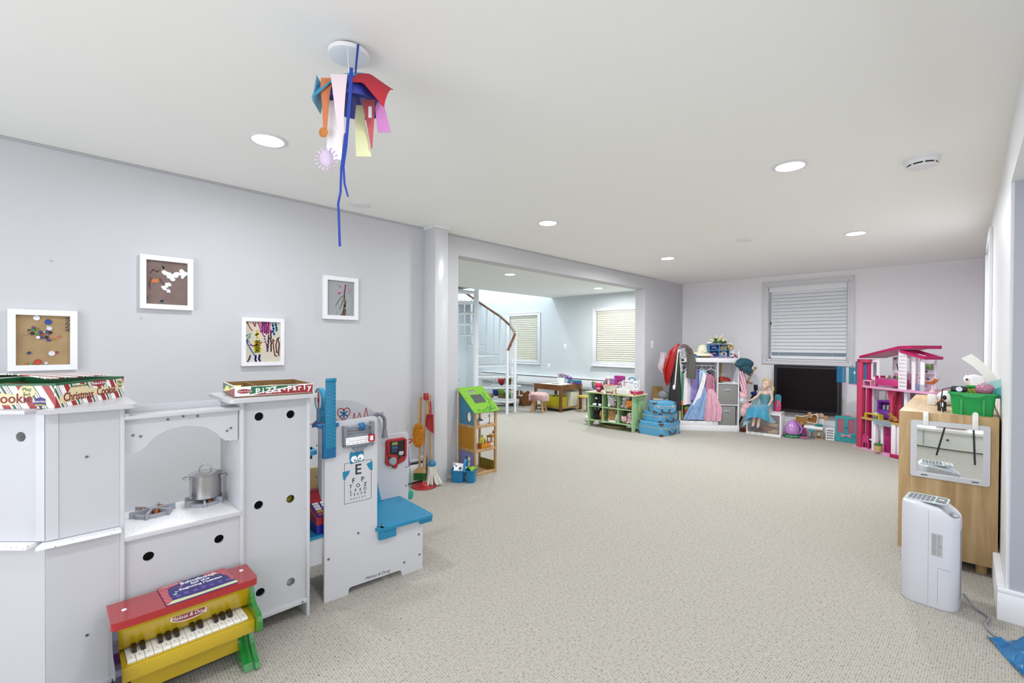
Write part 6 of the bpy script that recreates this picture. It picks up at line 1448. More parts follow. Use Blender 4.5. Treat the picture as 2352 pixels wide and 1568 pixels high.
dr = thing('coral_shawl', 'rose coloured woven shawl lying over the right corner of the wardrobe top', 'shawl', WW(WL-.07, .06, 0), WRZ)
b = B(); b.sheet(lambda u, v: (-.02+.2*u, -.03+.1*v, 1.15-.14*u**1.4+.01*sin(8*u)), 14, 6, .014); b.obj('shawl', mat('weave_rose', '#c2848a', .9, var=.25, vscale=150), dr)
# inside the right top cubby
rh = thing('red_headwear', 'red and black folded costume on the upper right shelf of the wardrobe', 'costume', WW(.645, .08, .7125), WRZ)
blob('cloth', [((0, 0, .035), (.095, .06, .035)), ((-.03, 0, .06), (.06, .05, .035)), ((.04, .01, .05), (.05, .05, .03))], mat('cloth_scarlet', '#b02a22', .6, var=.5, vscale=18), rh, .009, 3)
bt2 = thing('toy_baton', 'silver toy baton lying at the front of the upper right shelf', 'toy', WW(.69, .018, .7125), WRZ)
b = B(); b.cyl((-.08, 0, .014), (.07, 0, .012), .0095, seg=12); b.obj('shaft', mat('silver_plastic', '#c9ccd0', .3), bt2)
b = B(); b.ell((.075, 0, .013), .0155, 14); b.obj('tip', m_frame, bt2)
b = B(); b.cyl((-.115, 0, .014), (-.08, 0, .014), .011, seg=12); b.obj('grip', mat('grip_green', '#4fae4a', .5), bt2)
gl = thing('gold_tape', 'gold ribbon hanging at the back of the upper right shelf', 'ribbon', WW(.66, .3, 0), WRZ)
b = B(); b.sheet(lambda u, v: (-.012+.025*u, -.006*sin(9*v), 1.0-.27*v), 2, 12, .003); b.obj('ribbon', mat('ribbon_gold', '#b5a75c', .5, var=.2, vscale=60), gl)
# leaning between wardrobe and screen
sw = thing('toy_sword', 'wooden toy sword leaning beside the wardrobe', 'toy sword', (-2.33, 7.41, 0), 0)
a0, a1 = V((-.17, -.10, .36)), V((.04, .20, .93)); d_ = (a1-a0).normalized()
b = B(); b.tube([a0, a0+d_*.43], .018, 6, flat=.5); b.obj('blade', m_beech, sw)
b = B(); b.tube([a0+d_*.43, a1], .013, 8); b.ell(tuple(a1), .024, 10); b.obj('grip', m_beech, sw)
b = B(); n_ = V((1, 0, -.35)).normalized(); c_ = a0+d_*.43; b.tube([c_-n_*.075, c_+n_*.075], .014, 6); b.obj('guard', m_beech, sw)
sh = thing('toy_shield', 'dark toy crossbow with a blue band behind the wooden sword', 'toy weapon', (-2.29, 7.46, 0), 0)
b = B(); b.tube([(-.19, -.09, .01), (-.08, 0, .30), (.03, .12, .62)], .016, 8); b.box(.0, .08, .6, .05, .12, .68, .004); b.obj('stock', m_dark, sh)
b = B(); b.tube([(-.0+.05*cos(rad(a)), .06, .47+.06*sin(rad(a))) for a in range(-80, 90, 20)], .008, 8); b.obj('bow', mat('dark_olive', '#3c3a34', .6), sh)
b = B(); b.ell((.01, .07, .55), (.05, .04, .03), 12); b.obj('blue_band', mat('band_blue', '#1c44a0', .5), sh)
gsld = thing('green_cloth', 'green cloth hanging behind the striped costume', 'cloth', WW(WL+.035, .10, 0), WRZ)
b = B(); b.sheet(lambda u, v: (-.033+.035*v+.08*u*sin(pi*(.2+.7*v)), .02*sin(6*u), 1.09-.5*v), 6, 12, .006); b.obj('cloth', mat('felt_green', '#3f8f4a', .9), gsld)
rbk = thing('red_shoe', 'dark red toy shoe with a gold strap on the carpet beside the wardrobe', 'shoe', (-2.325, 7.26, 0), 40)
b = B(); b.tube([(-.05, 0, .03), (0, 0, .03), (.05, 0, .02)], [.028, .032, .02], 10); b.obj('upper', mat('shoe_red', '#7a2018', .4), rbk)
b = B(); b.tube([(-.0, -.03, .012), (.05, -.022, .012)], .008, 6); b.obj('strap', mat('gold', '#d8b24a', .3, .8), rbk)
# ================================================================== DRAWER BOX AND THE SEATED DOLL
DB = (-2.255, 7.123, 0); DBZ = 5.8
def DBW(x, y, z):
    a = rad(DBZ); return (DB[0]+x*cos(a)-y*sin(a), DB[1]+x*sin(a)+y*cos(a), z)
dbx = thing('storage_drawer', 'white plastic storage drawer with a clear front under the seated doll', 'storage box', DB, DBZ)
def bp_(name, m, fn, parent=dbx, **kw):
    b = B(); fn(b); return b.obj(name, m, parent, **kw)
m_pl = mat('plastic_white', '#e6e4e6', .35)
bp_('front_frame', m_pl, lambda b: b.flat([(0, 0), (.435, 0), (.435, .33), (0, .33)], [rrect(.014, .035, .42, .30, .012)], 'y', 0, .012))
bp_('top', m_pl, lambda b: b.box(0, .0, .318, .435, .30, .332, .002)); bp_('bottom', m_pl, lambda b: b.box(0, .01, 0, .435, .30, .02)); bp_('back', m_pl, lambda b: b.box(0, .29, .02, .435, .30, .32))
bp_('left_side', m_pl, lambda b: b.box(0, .012, .02, .008, .29, .32))
bp_('right_side', m_pl, lambda b: b.box(.427, .012, .02, .435, .29, .32))
for i in range(11): bp_('side_rib', m_pl, lambda b: b.box(.434, .025+.023*i, .03, .439, .033+.023*i, .29))
bp_('clear_front', mat('clear_front', '#cfcad0', .1, alpha=.10), lambda b: b.box(.012, .002, .033, .422, .006, .302))
for i, (lab, c, e) in enumerate((('bread coloured plush roll in the clear storage drawer', '#d9b79a', [((.33, .07, .15), (.075, .04, .03))]), ('pale cream cushion at the back of the clear storage drawer', '#e2d6b8', [((.31, .10, .2), (.06, .05, .035))]),
    ('brown plush lying at the left of the clear storage drawer', '#7a4f42', [((.13, .08, .07), (.09, .05, .04)), ((.21, .06, .06), (.05, .04, .03))]), ('tan plush at the right of the clear storage drawer', '#d0ae7e', [((.35, .08, .06), (.06, .05, .035)), ((.30, .06, .05), (.04, .03, .025))]), ('orange brown plush in the middle of the clear storage drawer', '#c98a62', [((.24, .07, .1), (.08, .04, .025))]))):
    t = thing('stored_plush', lab, 'soft toy', DB, DBZ); blob('body', e, mat('stuff_'+c[1:], c, .9, var=.1), t, .010, 3)
# doll: one continuous figure, generic fair haired doll in a blue dress
dol = thing('seated_doll', 'large fair haired doll in a sky blue satin dress sitting on the storage drawer', 'doll', DB, DBZ)
m_skin = mat('doll_skin_pale', '#eac4b0', .45)
def limb(pts, rs, n=10):
    out = []
    for (p, q, r0, r1) in zip(pts[:-1], pts[1:], rs[:-1], rs[1:]):
        for i in range(n):
            f = i/(n-1); c = V(p).lerp(V(q), f); r = r0+(r1-r0)*f; out.append((tuple(c), (r, r, r)))
    return out
E_ = limb([(.215, .11, .35), (.222, .105, .45), (.226, .10, .52), (.226, .10, .60)], [.055, .04, .055, .04]) + limb([(.16, .1, .60), (.29, .10, .61)], [.024, .024])
E_ += limb([(.226, .10, .60), (.236, .095, .66)], [.022, .019]) + limb([(.155, .1, .597), (.115, .07, .53), (.045, .03, .483)], [.021, .016, .012]) + limb([(.295, .1, .607), (.312, .085, .51), (.275, .03, .425)], [.021, .016, .012])
E_ += limb([(.18, .09, .36), (.13, -.05, .355), (.10, -.055, .15)], [.045, .033, .019]) + limb([(.26, .09, .36), (.19, -.055, .355), (.165, -.06, .14)], [.045, .033, .019])
E_ += [((.10, -.075, .135), (.017, .035, .014)), ((.165, -.08, .125), (.017, .035, .014))]
for hx2, hy2, hz2, dx in ((.045, .03, .483, -1), (.275, .03, .425, -.5)):
    E_ += [((hx2+dx*.012, hy2-.004, hz2-.006), (.014, .008, .016))]
    for k in range(4): E_ += [((hx2+dx*(.026+.006*j), hy2-.01+.0065*k, hz2-.014-.006*j), (.0048, .0044, .0048)) for j in range(4-(k == 3))]
    E_ += [((hx2+dx*.014, hy2-.016-.004*j, hz2-.004-.005*j), (.005, .005, .005)) for j in range(3)]
# head turned towards the left
E_ += [((.236, .085, .725), (.056, .058, .066), 0), ((.222, .05, .695), (.036, .034, .036)), ((.214, .026, .708), (.009, .010, .010)), ((.216, .035, .668), (.018, .02, .014)), ((.288, .085, .715), (.01, .012, .016))]
blob('body', E_, m_skin, dol, .0062, 3)
for x, y in ((.196, .038), (.236, .030)):
    b = B(); b.ell((x, y, .724), (.0105, .007, .0095), 12); b.obj('eye', m_ew, dol)
    b = B(); b.ell((x-.002, y-.005, .724), (.0062, .004, .0072), 10); b.obj('iris', mat('iris_brown', '#4a3226', .2), dol)
    b = B(); b.tube([(x-.012, y-.002, .737), (x, y-.007, .741), (x+.012, y-.003, .738)], .002, 6); b.obj('eyebrow', mat('brow', '#8a6a44', .7), dol)
b = B(); b.ell((.207, .020, .686), (.012, .005, .0045), 10); b.obj('lips', mat('lips', '#b4525e', .4), dol)
m_hair = mat('doll_hair_fair', '#d8c08c', .5, var=.15, vscale=90)
b = B()
for i in range(34):
    a = rad(-60+300*i/33); st = V((.238+.045*cos(a), .09+.05*sin(a), .762+.012*sin(a*2)))
    top_ = V((.225, .07, .798))
    en = V((.268+.028*cos(a), .118+.03*sin(a), .70))
    if sin(a) < -.35: en = V((.27, .07, .74))
    b.tube([top_, top_.lerp(st, .6)+V((0, 0, .008)), st+V((.0, .006, 0)), en], [.010, .014, .015, .010], 6)
b.ell((.243, .105, .745), (.056, .055, .058), 16); b.obj('hair', m_hair, dol)
b = B(); b.tube([(.285, .12, .71), (.31, .115, .68), (.318, .11, .64), (.312, .1, .605)], [.02, .022, .018, .006], 10); b.obj('ponytail', m_hair, dol)
m_bod = mat('dress_teal', '#6aa3b0', .35, .2, var=.35, vscale=160); m_sat = mat('dress_blue', '#46a8cf', .28, sheen=.4, var=.12, vscale=16)
b = B(); R = lambda cx, cy, rx, ry, z: [(cx+rx*cos(t), cy+ry*sin(t), z) for t in (2*pi*i/24 for i in range(24))]
b.loops([R(.222, .105, .066, .058, .40), R(.222, .105, .05, .05, .45), R(.226, .10, .062, .058, .52), R(.226, .10, .068, .06, .575), R(.226, .10, .064, .056, .580)]); b.obj('bodice', m_bod, dol)
b = B()
def skirt(u, v):
    e = abs(2*u-1); k = min(1, v/.45); f = max(0, (v-.45)/.55)
    x = .222-.068*k+(u-.5)*(.15+.12*k+.03*f)+.006*sin(14*u)*f
    y = .045-.16*k-.012*f*sin(16*u+1)-.012*f+.03*e**4
    z = .435-.027*k-.075*e**4*k-.155*f*(1-.15*e)-.012*f*sin(9*u)
    return (x, y, z)
b.sheet(skirt, 36, 20, .004); b.obj('skirt', m_sat, dol)
b = B()
def cape(u, v): return (.20-.20*u*v**.8-.02*sin(5*v)-.05*v*u+.03*(1-u)*v, .155-.10*v-.19*v*v*(.3+.7*u)+.014*sin(8*u+4*v), .585-.27*v-.20*v*v*u)
b.sheet(cape, 14, 20, .0015); b.obj('cape', mat('cape_sheer', '#8fb6bf', .3, alpha=.62, var=.3, vscale=60), dol)
b = B(); b.sheet(lambda u, v: (.235+.12*u*v+.03*v, .03-.10*min(1, v*2)+.006*sin(9*u), .395-.26*max(0, v-.25)), 8, 12, .0015); b.obj('cape_right', mat('cape_sheer', '#8fb6bf', .3, alpha=.62), dol)
for x, y, z in ((.10, -.078, .135), (.165, -.083, .125)):
    b = B(); b.ell((x, y, z-.004), (.021, .04, .013), 12); b.obj('shoe', mat('shoe_ice', '#8fb4c4', .2, .2), dol)
bpk = thing('toy_backpack', 'pink and turquoise toy case standing behind the doll on the storage drawer', 'toy bag', DBW(.365, .22, .3325), DBZ)
b = B(); b.prism(rrect(-.045, .10, .035, .24, .03), 'y', .012, .04); b.obj('turquoise_back', mat('case_turquoise', '#3ba5c4', .35), bpk)
b = B(); b.loops([[(p[0]*s_-.005, p[1]*s_*.55, z) for p in circ(0, 0, .045, 20)] for z, s_ in ((0, .6), (.03, .95), (.08, 1.05), (.13, .9), (.155, .5))]); b.obj('pink_body', mat('case_hotpink', '#ee4f92', .35), bpk)
b = B(); b.tube([(-.005, -.03, .10), (-.005, -.028, .15), (-.0, -.01, .2)], .005, 6); b.obj('strap', mat('strap_gold', '#c9b05a', .4), bpk)
b = B(); b.box(-.014, -.03, .06, .004, -.026, .12); b.obj('lilac_tag', mat('tag_lilac', '#8a8fc0', .4), bpk)

# ================================================================== SCREEN BELOW THE FAR WINDOW
tv = thing('flat_screen', 'black flat television on the far wall below the window', 'television', (-1.684, YF-.04, .275), 0)
tw, thh = .85, .70
b = B(); b.box(-tw/2, -.05, 0, tw/2, .039, thh, .006); b.obj('housing', mat('tv_black', '#100d10', .4, spec=.2), tv)
b = B(); b.flat([(-tw/2, 0), (tw/2, 0), (tw/2, thh), (-tw/2, thh)], [[(-tw/2+.05, .05), (tw/2-.05, .05), (tw/2-.05, thh-.045), (-tw/2+.05, thh-.045)]], 'y', -.062, -.048); b.obj('bezel', mat('tv_bezel', '#1d1a1d', .4, spec=.25), tv)
b = B(); b.flat([(-tw/2+.02, .02), (tw/2-.02, .02), (tw/2-.02, thh-.02), (-tw/2+.02, thh-.02)], [[(-tw/2+.03, .03), (tw/2-.03, .03), (tw/2-.03, thh-.03), (-tw/2+.03, thh-.03)]], 'y', -.066, -.06); b.obj('inner_line', mat('tv_line', '#4c484a', .25), tv)
b = B(); b.box(-tw/2+.05, -.052, .05, tw/2-.05, -.047, thh-.045); b.obj('screen', mat('tv_screen', '#150d11', .45, spec=.15), tv)

# ================================================================== SMALL TOYS ALONG THE FAR WALL
eg = thing('egg_playset', 'purple egg shaped toy playset on green feet beside the storage drawer', 'toy', (-1.72, 7.30, 0), 10)
m_lil = mat('egg_lilac', '#c48fd0', .2, coat=.5)
b = B(); b.lathe([(.0001, .03), (.05, .035), (.085, .065), (.092, .10), (.08, .15), (.055, .195), (.03, .225), (.012, .243), (.0001, .246)], seg=28, cap=False); b.obj('egg', m_lil, eg)
b = B(); b.sheet(lambda u, v: ((.098+.004*v)*sin(pi*v)**.7*cos(rad(15+60*u))*1.0, -(.098)*sin(pi*v)**.7*sin(rad(15+60*u))*.6+.03, .045+.20*v), 6, 12, .006); b.obj('open_shell', mat('egg_purple', '#a868b8', .3), eg)
b = B(); b.tube([(.03, -.02, .04), (.10, -.02, .07), (.12, -.01, .12), (.10, 0, .18), (.06, 0, .22)], [.006, .011, .012, .011, .006], 8); b.obj('shell_edge', mat('egg_edge', '#b97cc6', .3), eg)
for i in range(3):
    a = rad(200+i*55); b = B(); b.ell((.06*cos(a), .06*sin(a)+.0, .085), (.032, .03, .045), 12); b.obj('petal', m_lil, eg)
for i in range(5):
    a = rad(180+i*45); b = B(); b.ell((.06*cos(a), .06*sin(a), .018), (.034, .03, .018), 12); b.obj('green_foot', mat('egg_green', '#3fae7a', .35), eg)
ds = thing('pink_dish', 'small pink leaf shaped toy boat on the carpet beside the purple egg', 'toy', (-1.585, 7.30, 0), 8)
b = B(); b.loops([[(.055*cos(t)*(1 if cos(t) < 0 else 1.5)*s_, .03*sin(t)*s_, z+.035*max(0, cos(t))**4*s_) for t in (2*pi*i/20 for i in range(20))] for z, s_ in ((.002, .6), (.014, 1), (.02, 1.08), (.014, .9), (.008, .5))]); b.obj('dish', mat('dish_pink', '#dd86bc', .3), ds)
hb = thing('heart_shelf', 'heart shaped toy room with brown striped floor propped against the wall', 'toy', (-1.52, 7.60, .18), -8)
hh = [(.0075*16*sin(t)**3*.9, .006*(13*cos(t)-5*cos(2*t)-2*cos(3*t)-cos(4*t))) for t in (2*pi*i/36 for i in range(36))]
hr_ = [(.62*x-.9*y*.62, .62*y+.5*x) for x, y in hh]
b = B(); b.at((0, 0, .0)); b.flat([(x*1.0, y+.06) for x, y in hr_], [[(x*.84, y*.84+.06) for x, y in hr_]], 'y', -.035, .012); b.obj('rim', mat('rim_cream', '#ead9bf', .5), hb)
b = B(); b.prism([(x*.86, y*.86+.06) for x, y in hr_], 'y', -.004, .008); b.obj('striped_floor', stripes('heart_stripe', (1, 0, .2), .016, [(0, '#b0772a'), (.6, '#8c5a22')], .5), hb)
pcv = thing('toy_room', 'rounded tan toy room with cream walls behind the purple egg', 'toy', (-1.655, 7.56, .10), 0)
b = B(); b.prism([(-.08, .10), (-.07, .17), (.0, .16), (.06, .19), (.06, .12), (.04, .0), (.0, -.02), (-.05, .0)], 'y', 0, .012); b.obj('floor', mat('toyroom_tan', '#b8863e', .5), pcv)
b = B(); b.tube([(.07, -.005, .19), (.0, -.005, .165), (-.075, -.005, .175), (-.088, -.005, .10), (-.055, -.005, -.005), (0, -.005, -.03), (.06, -.005, -.015)], .008, 8); b.obj('rim', mat('rim_cream', '#ead9bf', .5), pcv)
b = B(); b.box(-.02, -.03, .05, .02, .0, .09, .004); b.obj('furniture', m_beech, pcv)
b = B(); b.box(-.06, 0, -.098, .05, .01, .0); b.obj('prop', m_frame, pcv)
b = B(); b.box(-.09, 0, -.18, .09, .01, .0); b.obj('prop', m_frame, hb)
fr_ = thing('toy_flowers', 'small cream and pink paper flower pieces on the wall side of the heart toy', 'toy', (-1.49, 7.66, 0), 0)
b = B(); b.box(-.05, 0, 0, .08, .01, .25); b.obj('backing', m_frame, fr_)
for x, z, c in ((-.09, .30, '#d9a878'), (.0, .295, '#e6c8b0'), (.05, .30, '#e2b0a0'), (.1, .27, '#d99a5a')): b = B(); b.prism(circ(x, z, .03, 8), 'y', -.01, .0); b.obj('flower', mat('paperfl_'+c[1:], c, .6), fr_)
dk = thing('doll_desk', 'white doll desk with wooden shelves and a teal hat on top', 'toy furniture', (-1.50, 7.46, 0), 5)
b = B(); b.box(-.105, -.03, .13, .115, .06, .165, .003); b.obj('desk_top', m_frame, dk)
b = B(); b.flat([(.035, 0), (.115, 0), (.115, .13), (.035, .13)], [[(.044, .008), (.106, .008), (.106, .045), (.044, .045)], [(.044, .053), (.106, .053), (.106, .086), (.044, .086)], [(.044, .094), (.106, .094), (.106, .124), (.044, .124)]], 'y', -.03, .06); b.obj('shelves', m_beech, dk)
b = B(); b.box(.05, -.025, .053, .09, .02, .08, .003); b.obj('blue_tub', mat('tub_pale', '#a9d4e2', .5), dk)
b = B(); b.box(-.105, -.02, 0, -.085, .05, .13, .004); b.obj('pink_side', mat('side_magenta', '#c23a9c', .4), dk)
htc = thing('teal_doll_hat', 'teal doll hat lying on the white doll desk', 'doll hat', (-1.425, 7.46, .1655), 0)
b = B(); b.ell((0, 0, .02), (.045, .03, .02), 14); b.ell((-.04, 0, .014), (.022, .016, .012), 10); b.obj('hat', mat('hat_teal', '#1f9a94', .5), htc)
sl = thing('doll_stool', 'turquoise doll swivel stool on a dark foot in front of the desk', 'toy furniture', (-1.505, 7.415, 0), 0)
b = B(); b.lathe([(.0001, .09), (.03, .092), (.042, .115), (.042, .122), (.0001, .122)], seg=18, cap=False); b.obj('seat', mat('stool_turq', '#5fb4c8', .35), sl)
b = B(); b.lathe([(.04, 0), (.036, .006), (.007, .012), (.006, .092)], seg=16); b.obj('foot', mat('foot_slate', '#5d6a78', .4), sl)
tcx = thing('teal_toy_column', 'dark teal toy chair back between the egg and the desk', 'toy', (-1.655, 7.46, 0), 0)
b = B(); b.prism([(-.022, 0), (.02, 0), (.014, .14), (-.012, .14)], 'y', 0, .02); b.obj('column', mat('deep_teal', '#147a78', .4), tcx)
ms2 = thing('magenta_toy_chair', 'tiny magenta doll chair beside the desk', 'toy furniture', (-1.60, 7.425, 0), 0)
b = B(); b.box(-.02, -.012, .06, .0, .012, .14, .004); b.box(-.02, -.02, .055, .02, .02, .065, .003); b.obj('chair', mat('side_magenta', '#c23a9c', .4), ms2)
for x in (-.016, .016): b = B(); b.box(x-.003, -.016, 0, x+.003, .016, .056); b.obj('leg', mat('side_magenta', '#c23a9c', .4), ms2)
wsx = thing('white_doll_dresser', 'small white doll dresser with four open shelves against the wall', 'toy furniture', (-1.305, 7.47, 0), 6)
b = B(); b.flat([(-.048, 0), (.048, 0), (.048, .15), (.0, .162), (-.048, .15)], [[(-.038, .012+.034*i), (.038, .012+.034*i), (.038, .036+.034*i), (-.038, .036+.034*i)] for i in range(4)], 'y', 0, .06); b.obj('dresser_body', m_frame, wsx)
b = B(); b.box(-.046, .055, 0, .046, .062, .15); b.obj('back', mat('dresser_grey', '#cfcfd2', .5), wsx)
b = B(); b.tube([(-.01, -.001, .148), (0, -.001, .142), (.01, -.001, .148)], .0014, 5); b.obj('smile_mark', m_dark, wsx)
tw_ = thing('teal_doll_wardrobe', 'turquoise two door doll wardrobe with a pink bow clasp', 'toy furniture', (-1.245, 7.457, 0), 5)
m_teal = mat('turquoise', '#37b3b9', .35)
b = B(); b.box(0, 0, 0, .235, .09, .335, .004); b.obj('wardrobe_body', m_teal, tw_)
for s_ in (0, 1):
    x0_ = .003+s_*.117
    b = B(); b.flat([(x0_, .004), (x0_+.113, .004), (x0_+.113, .331), (x0_, .331)], [rrect(x0_+.018, .12, x0_+.095, .305, .01)], 'y', -.012, -.001); d_ = b.obj('door', m_teal, tw_)
    b = B(); b.box(x0_+.016, -.006, .118, x0_+.097, -.003, .307); b.obj('rosy_pane', mat('pane_rose', '#b46a80', .15, var=.15, vscale=40), d_)
    b = B(); b.ell((x0_+(.103 if s_ == 0 else .010), -.016, .19), (.004, .005, .014), 8); b.obj('handle', mat('handle_dteal', '#1a7f86', .4), d_)
    b = B(); b.ell((x0_+.06, -.014, .04), .007, 8); b.obj('knob', mat('handle_dteal', '#1a7f86', .4), d_)
    b = B(); b.box(x0_+.006, -.0135, .085, x0_+.108, -.012, .088); b.obj('drawer_line', mat('handle_dteal', '#1a7f86', .4), d_)
b = B()
for a in (-16, -6, 6, 16): b.tube([(.118-.055*cos(rad(a)), -.018, .085+.07*sin(rad(a))), (.118, -.02, .085), (.118+.055*cos(rad(a)), -.018, .085+.07*sin(rad(a)))], .0055, 6)
b.ell((.118, -.022, .085), (.013, .008, .010), 10); b.obj('bow_clasp', mat('bow_pink', '#e8a0b4', .35), tw_)
b = B(); b.tube([(.07, .04, .333), (.085, .04, .348), (.118, .04, .353), (.15, .04, .348), (.165, .04, .333)], .007, 8); b.obj('carry_handle', mat('bow_pink2', '#dd86a0', .35), tw_)

# ================================================================== BIG PINK DOLLHOUSE
DH = (-.795, 7.017, 0); DHZ = -39.73
dh = thing('pink_dollhouse', 'tall three storey pink and white plastic dollhouse against the far wall', 'dollhouse', DH, DHZ)
def DHW(x, y, z):
    a = rad(DHZ); return (DH[0]+x*cos(a)-y*sin(a), DH[1]+x*sin(a)+y*cos(a), z)
def qp(name, m, fn, parent=dh, **kw):
    b = B(); fn(b); return b.obj(name, m, parent, **kw)
P1, P2, P3, PW = mat('dh_hotpink', '#cf1668', .35), mat('dh_rose', '#e0486f', .35), mat('dh_pale', '#e8aacd', .35), mat('dh_white', '#e9e3ea', .35)
PP, PT, PL_ = mat('dh_purple', '#7d3aa8', .35), mat('dh_tan', '#d9ad6a', .4), mat('dh_lilac', '#cdb6d4', .4)
m_clearb = mat('dh_clear_blue', '#3a9fd6', .1, alpha=.5); m_clearw = mat('dh_clear', '#a9c4cc', .1, alpha=.45)
qp('ground_slab', P3, lambda b: b.prism([(-.29, -.0), (.34, -.02), (.34, .42), (-.29, .42)], 'z', 0, .022))
qp('front_plinth', P1, lambda b: b.box(.255, -.035, 0, .345, .01, .04, .004))
qp('middle_slab', PT, lambda b: b.prism([(-.27, -.01), (.36, -.015), (.36, .42), (-.27, .42)], 'z', .376, .40))
qp('upper_slab', P3, lambda b: b.prism([(-.245, -.0), (.46, -.01), (.72, .0), (.72, .30), (.40, .42), (-.245, .42)], 'z', .764, .79))
for x, m in ((-.225, P2), ): qp('red_pillar', m, lambda b: b.box(x, -.012, .02, x+.07, .05, 1.10, .004))
qp('inner_pillar', P1, lambda b: b.box(-.118, .02, .02, -.085, .07, 1.105, .003))
qp('pillar_bridge', P2, lambda b: b.box(-.225, -.012, 1.07, -.07, .07, 1.112, .003))
qp('lift_panel', mat('dh_blue', '#2a86b8', .35), lambda b: b.box(-.16, .02, .80, -.118, .03, 1.07))
qp('lift_panel', mat('dh_blue', '#2a86b8', .35), lambda b: b.box(-.25, -.008, .80, -.226, .02, 1.08))
qp('white_column', PW, lambda b: b.box(-.012, -.006, .022, .042, .035, .376, .002)); qp('white_column', PW, lambda b: b.box(.25, -.012, .022, .30, .03, .376, .002)); qp('white_column', PW, lambda b: b.box(.315, -.0, .022, .335, .03, .376, .002))
qp('white_column', PW, lambda b: b.box(.055, .05, .022, .085, .08, .376)); qp('white_column', PW, lambda b: b.box(.335, .06, .40, .37, .10, .764)); qp('white_column', PW, lambda b: b.box(-.09, .07, .40, -.075, .1, .764))
for z0, z1 in ((.022, .376), (.40, .764)):
    qp('back_wall', PL_, lambda b: b.box(-.08, .40, z0, .36, .412, z1)); qp('left_wall', PW, lambda b: b.flat([(.09, z0), (.40, z0), (.40, z1), (.09, z1)], [[(.15, z0+.06), (.34, z0+.06), (.34, z1-.04), (.15, z1-.04)]], 'x', -.085, -.075))
    qp('window_bar', PW, lambda b: b.box(-.082, .24, z0+.06, -.078, .25, z1-.04))
qp('patterned_door', mat('dh_magenta', '#b8206e', .4, var=.5, vscale=40), lambda b: b.box(.09, .06, .022, .24, .07, .376))
qp('door_post', P1, lambda b: b.box(.215, .03, .022, .247, .06, .376))
qp('room_divider', P2, lambda b: b.box(.11, .12, .40, .24, .132, .764)); qp('slide', P2, lambda b: b.prism([(.115, .764), (.25, .764), (.20, .68), (.19, .41), (.16, .41), (.16, .6)], 'y', .06, .075))
qp('ruby_beads', mat('dh_ruby', '#b8102c', .3), lambda b: [b.ell((.226+.012*sin(z*20), .055, z), .011, 8) for z in [.43+.02*i for i in range(15)]])
qp('grey_poster', mat('dh_poster', '#8a94a0', .4, var=.5, vscale=20), lambda b: b.box(.38, .2, .46, .56, .21, .75))
qp('side_wall', PL_, lambda b: b.box(.36, .30, .40, .56, .31, .764))
# upper storey
qp('glass_balcony', m_clearw, lambda b: b.box(.02, -.02, .34, .255, -.014, .405)); qp('right_balcony', mat('dh_clear_slate', '#7f97b8', .1, alpha=.6), lambda b: b.box(.50, .02, .79, .60, .03, .86))
qp('mirror_panel', PW, lambda b: b.flat([(-.085, .87), (.03, .87), (.03, 1.12), (-.085, 1.11)], [[(-.06, .90), (-.01, .90), (-.01, 1.08), (-.06, 1.08)]], 'y', .05, .06)); qp('mirror_pane', mat('pane_grey', '#9aa0a4', .1, .6), lambda b: b.box(-.06, .053, .90, -.01, .058, 1.08))
qp('upper_back_wall', PW, lambda b: b.flat([(.03, .79), (.34, .79), (.34, 1.21), (.03, 1.14)], [[(.09, .99), (.15, .99), (.15, 1.12), (.09, 1.12)], [(.165, .99), (.24, .99), (.24, 1.14), (.165, 1.14)], [(.255, .99), (.32, .99), (.32, 1.15), (.255, 1.15)]], 'y', .22, .23))
qp('pink_wallpaper', mat('dh_wallpaper', '#d9a8c2', .5, var=.3, vscale=60), lambda b: b.box(.06, .215, .79, .34, .2205, .96))
lat = []
for r_ in range(9):
    for c_ in range(5): lat.append(rrect(.337+.016*c_, .81+.042*r_, .347+.016*c_, .836+.042*r_, .004, 2))
qp('lattice_wall', PW, lambda b: b.flat([(.325, .79), (.42, .79), (.42, 1.215), (.325, 1.225)], lat, 'y', -.004, .004))
qp('right_room_wall', PW, lambda b: b.prism([(.43, .79), (.47, .79), (.47, 1.19), (.43, 1.2)], 'y', .05, .06)); qp('right_room_wall', PW, lambda b: b.box(.555, .02, .79, .60, .03, 1.12)); qp('right_back_wall', mat('dh_stripe', '#e0cfe0', .5), lambda b: b.box(.42, .16, .79, .60, .17, 1.14))
qp('framed_picture', mat('dh_picture', '#6f8a5a', .5, var=.6, vscale=60), lambda b: b.box(.49, .145, 1.02, .57, .158, 1.085))
for z in (.905, .985): qp('wall_shelf', PW, lambda b: b.box(.45, .09, z-.006, .59, .16, z))
qp('desk_items', mat('dh_plum', '#7a3a5a', .5), lambda b: [b.ell((.47+.02*i, .12, z), .012, 8) for i in range(5) for z in ((.92, 1.0)[i % 2],)])
qp('left_roof', P1, lambda b: b.prism([(-.185, 1.125), (-.185, 1.152), (.345, 1.278), (.50, 1.283), (.50, 1.247), (.345, 1.245)], 'y', -.02, .34))
qp('right_roof', P1, lambda b: b.flat([(.36, -.02), (.66, -.02), (.66, .2), (.36, .2)], [[(.42, .01), (.62, .01), (.62, .16), (.42, .16)]], 'z', -.012, .016)).matrix_local = MX.Translation((0, 0, 1.31)) @ MX.Rotation(rad(14.5), 4, 'Y')
qp('chandelier', m_dark, lambda b: [b.tube([(.2, .08, 1.13), (.2+.03*cos(rad(a)), .08, 1.13+.02*sin(rad(a)))], .003, 5) for a in range(0, 360, 60)])
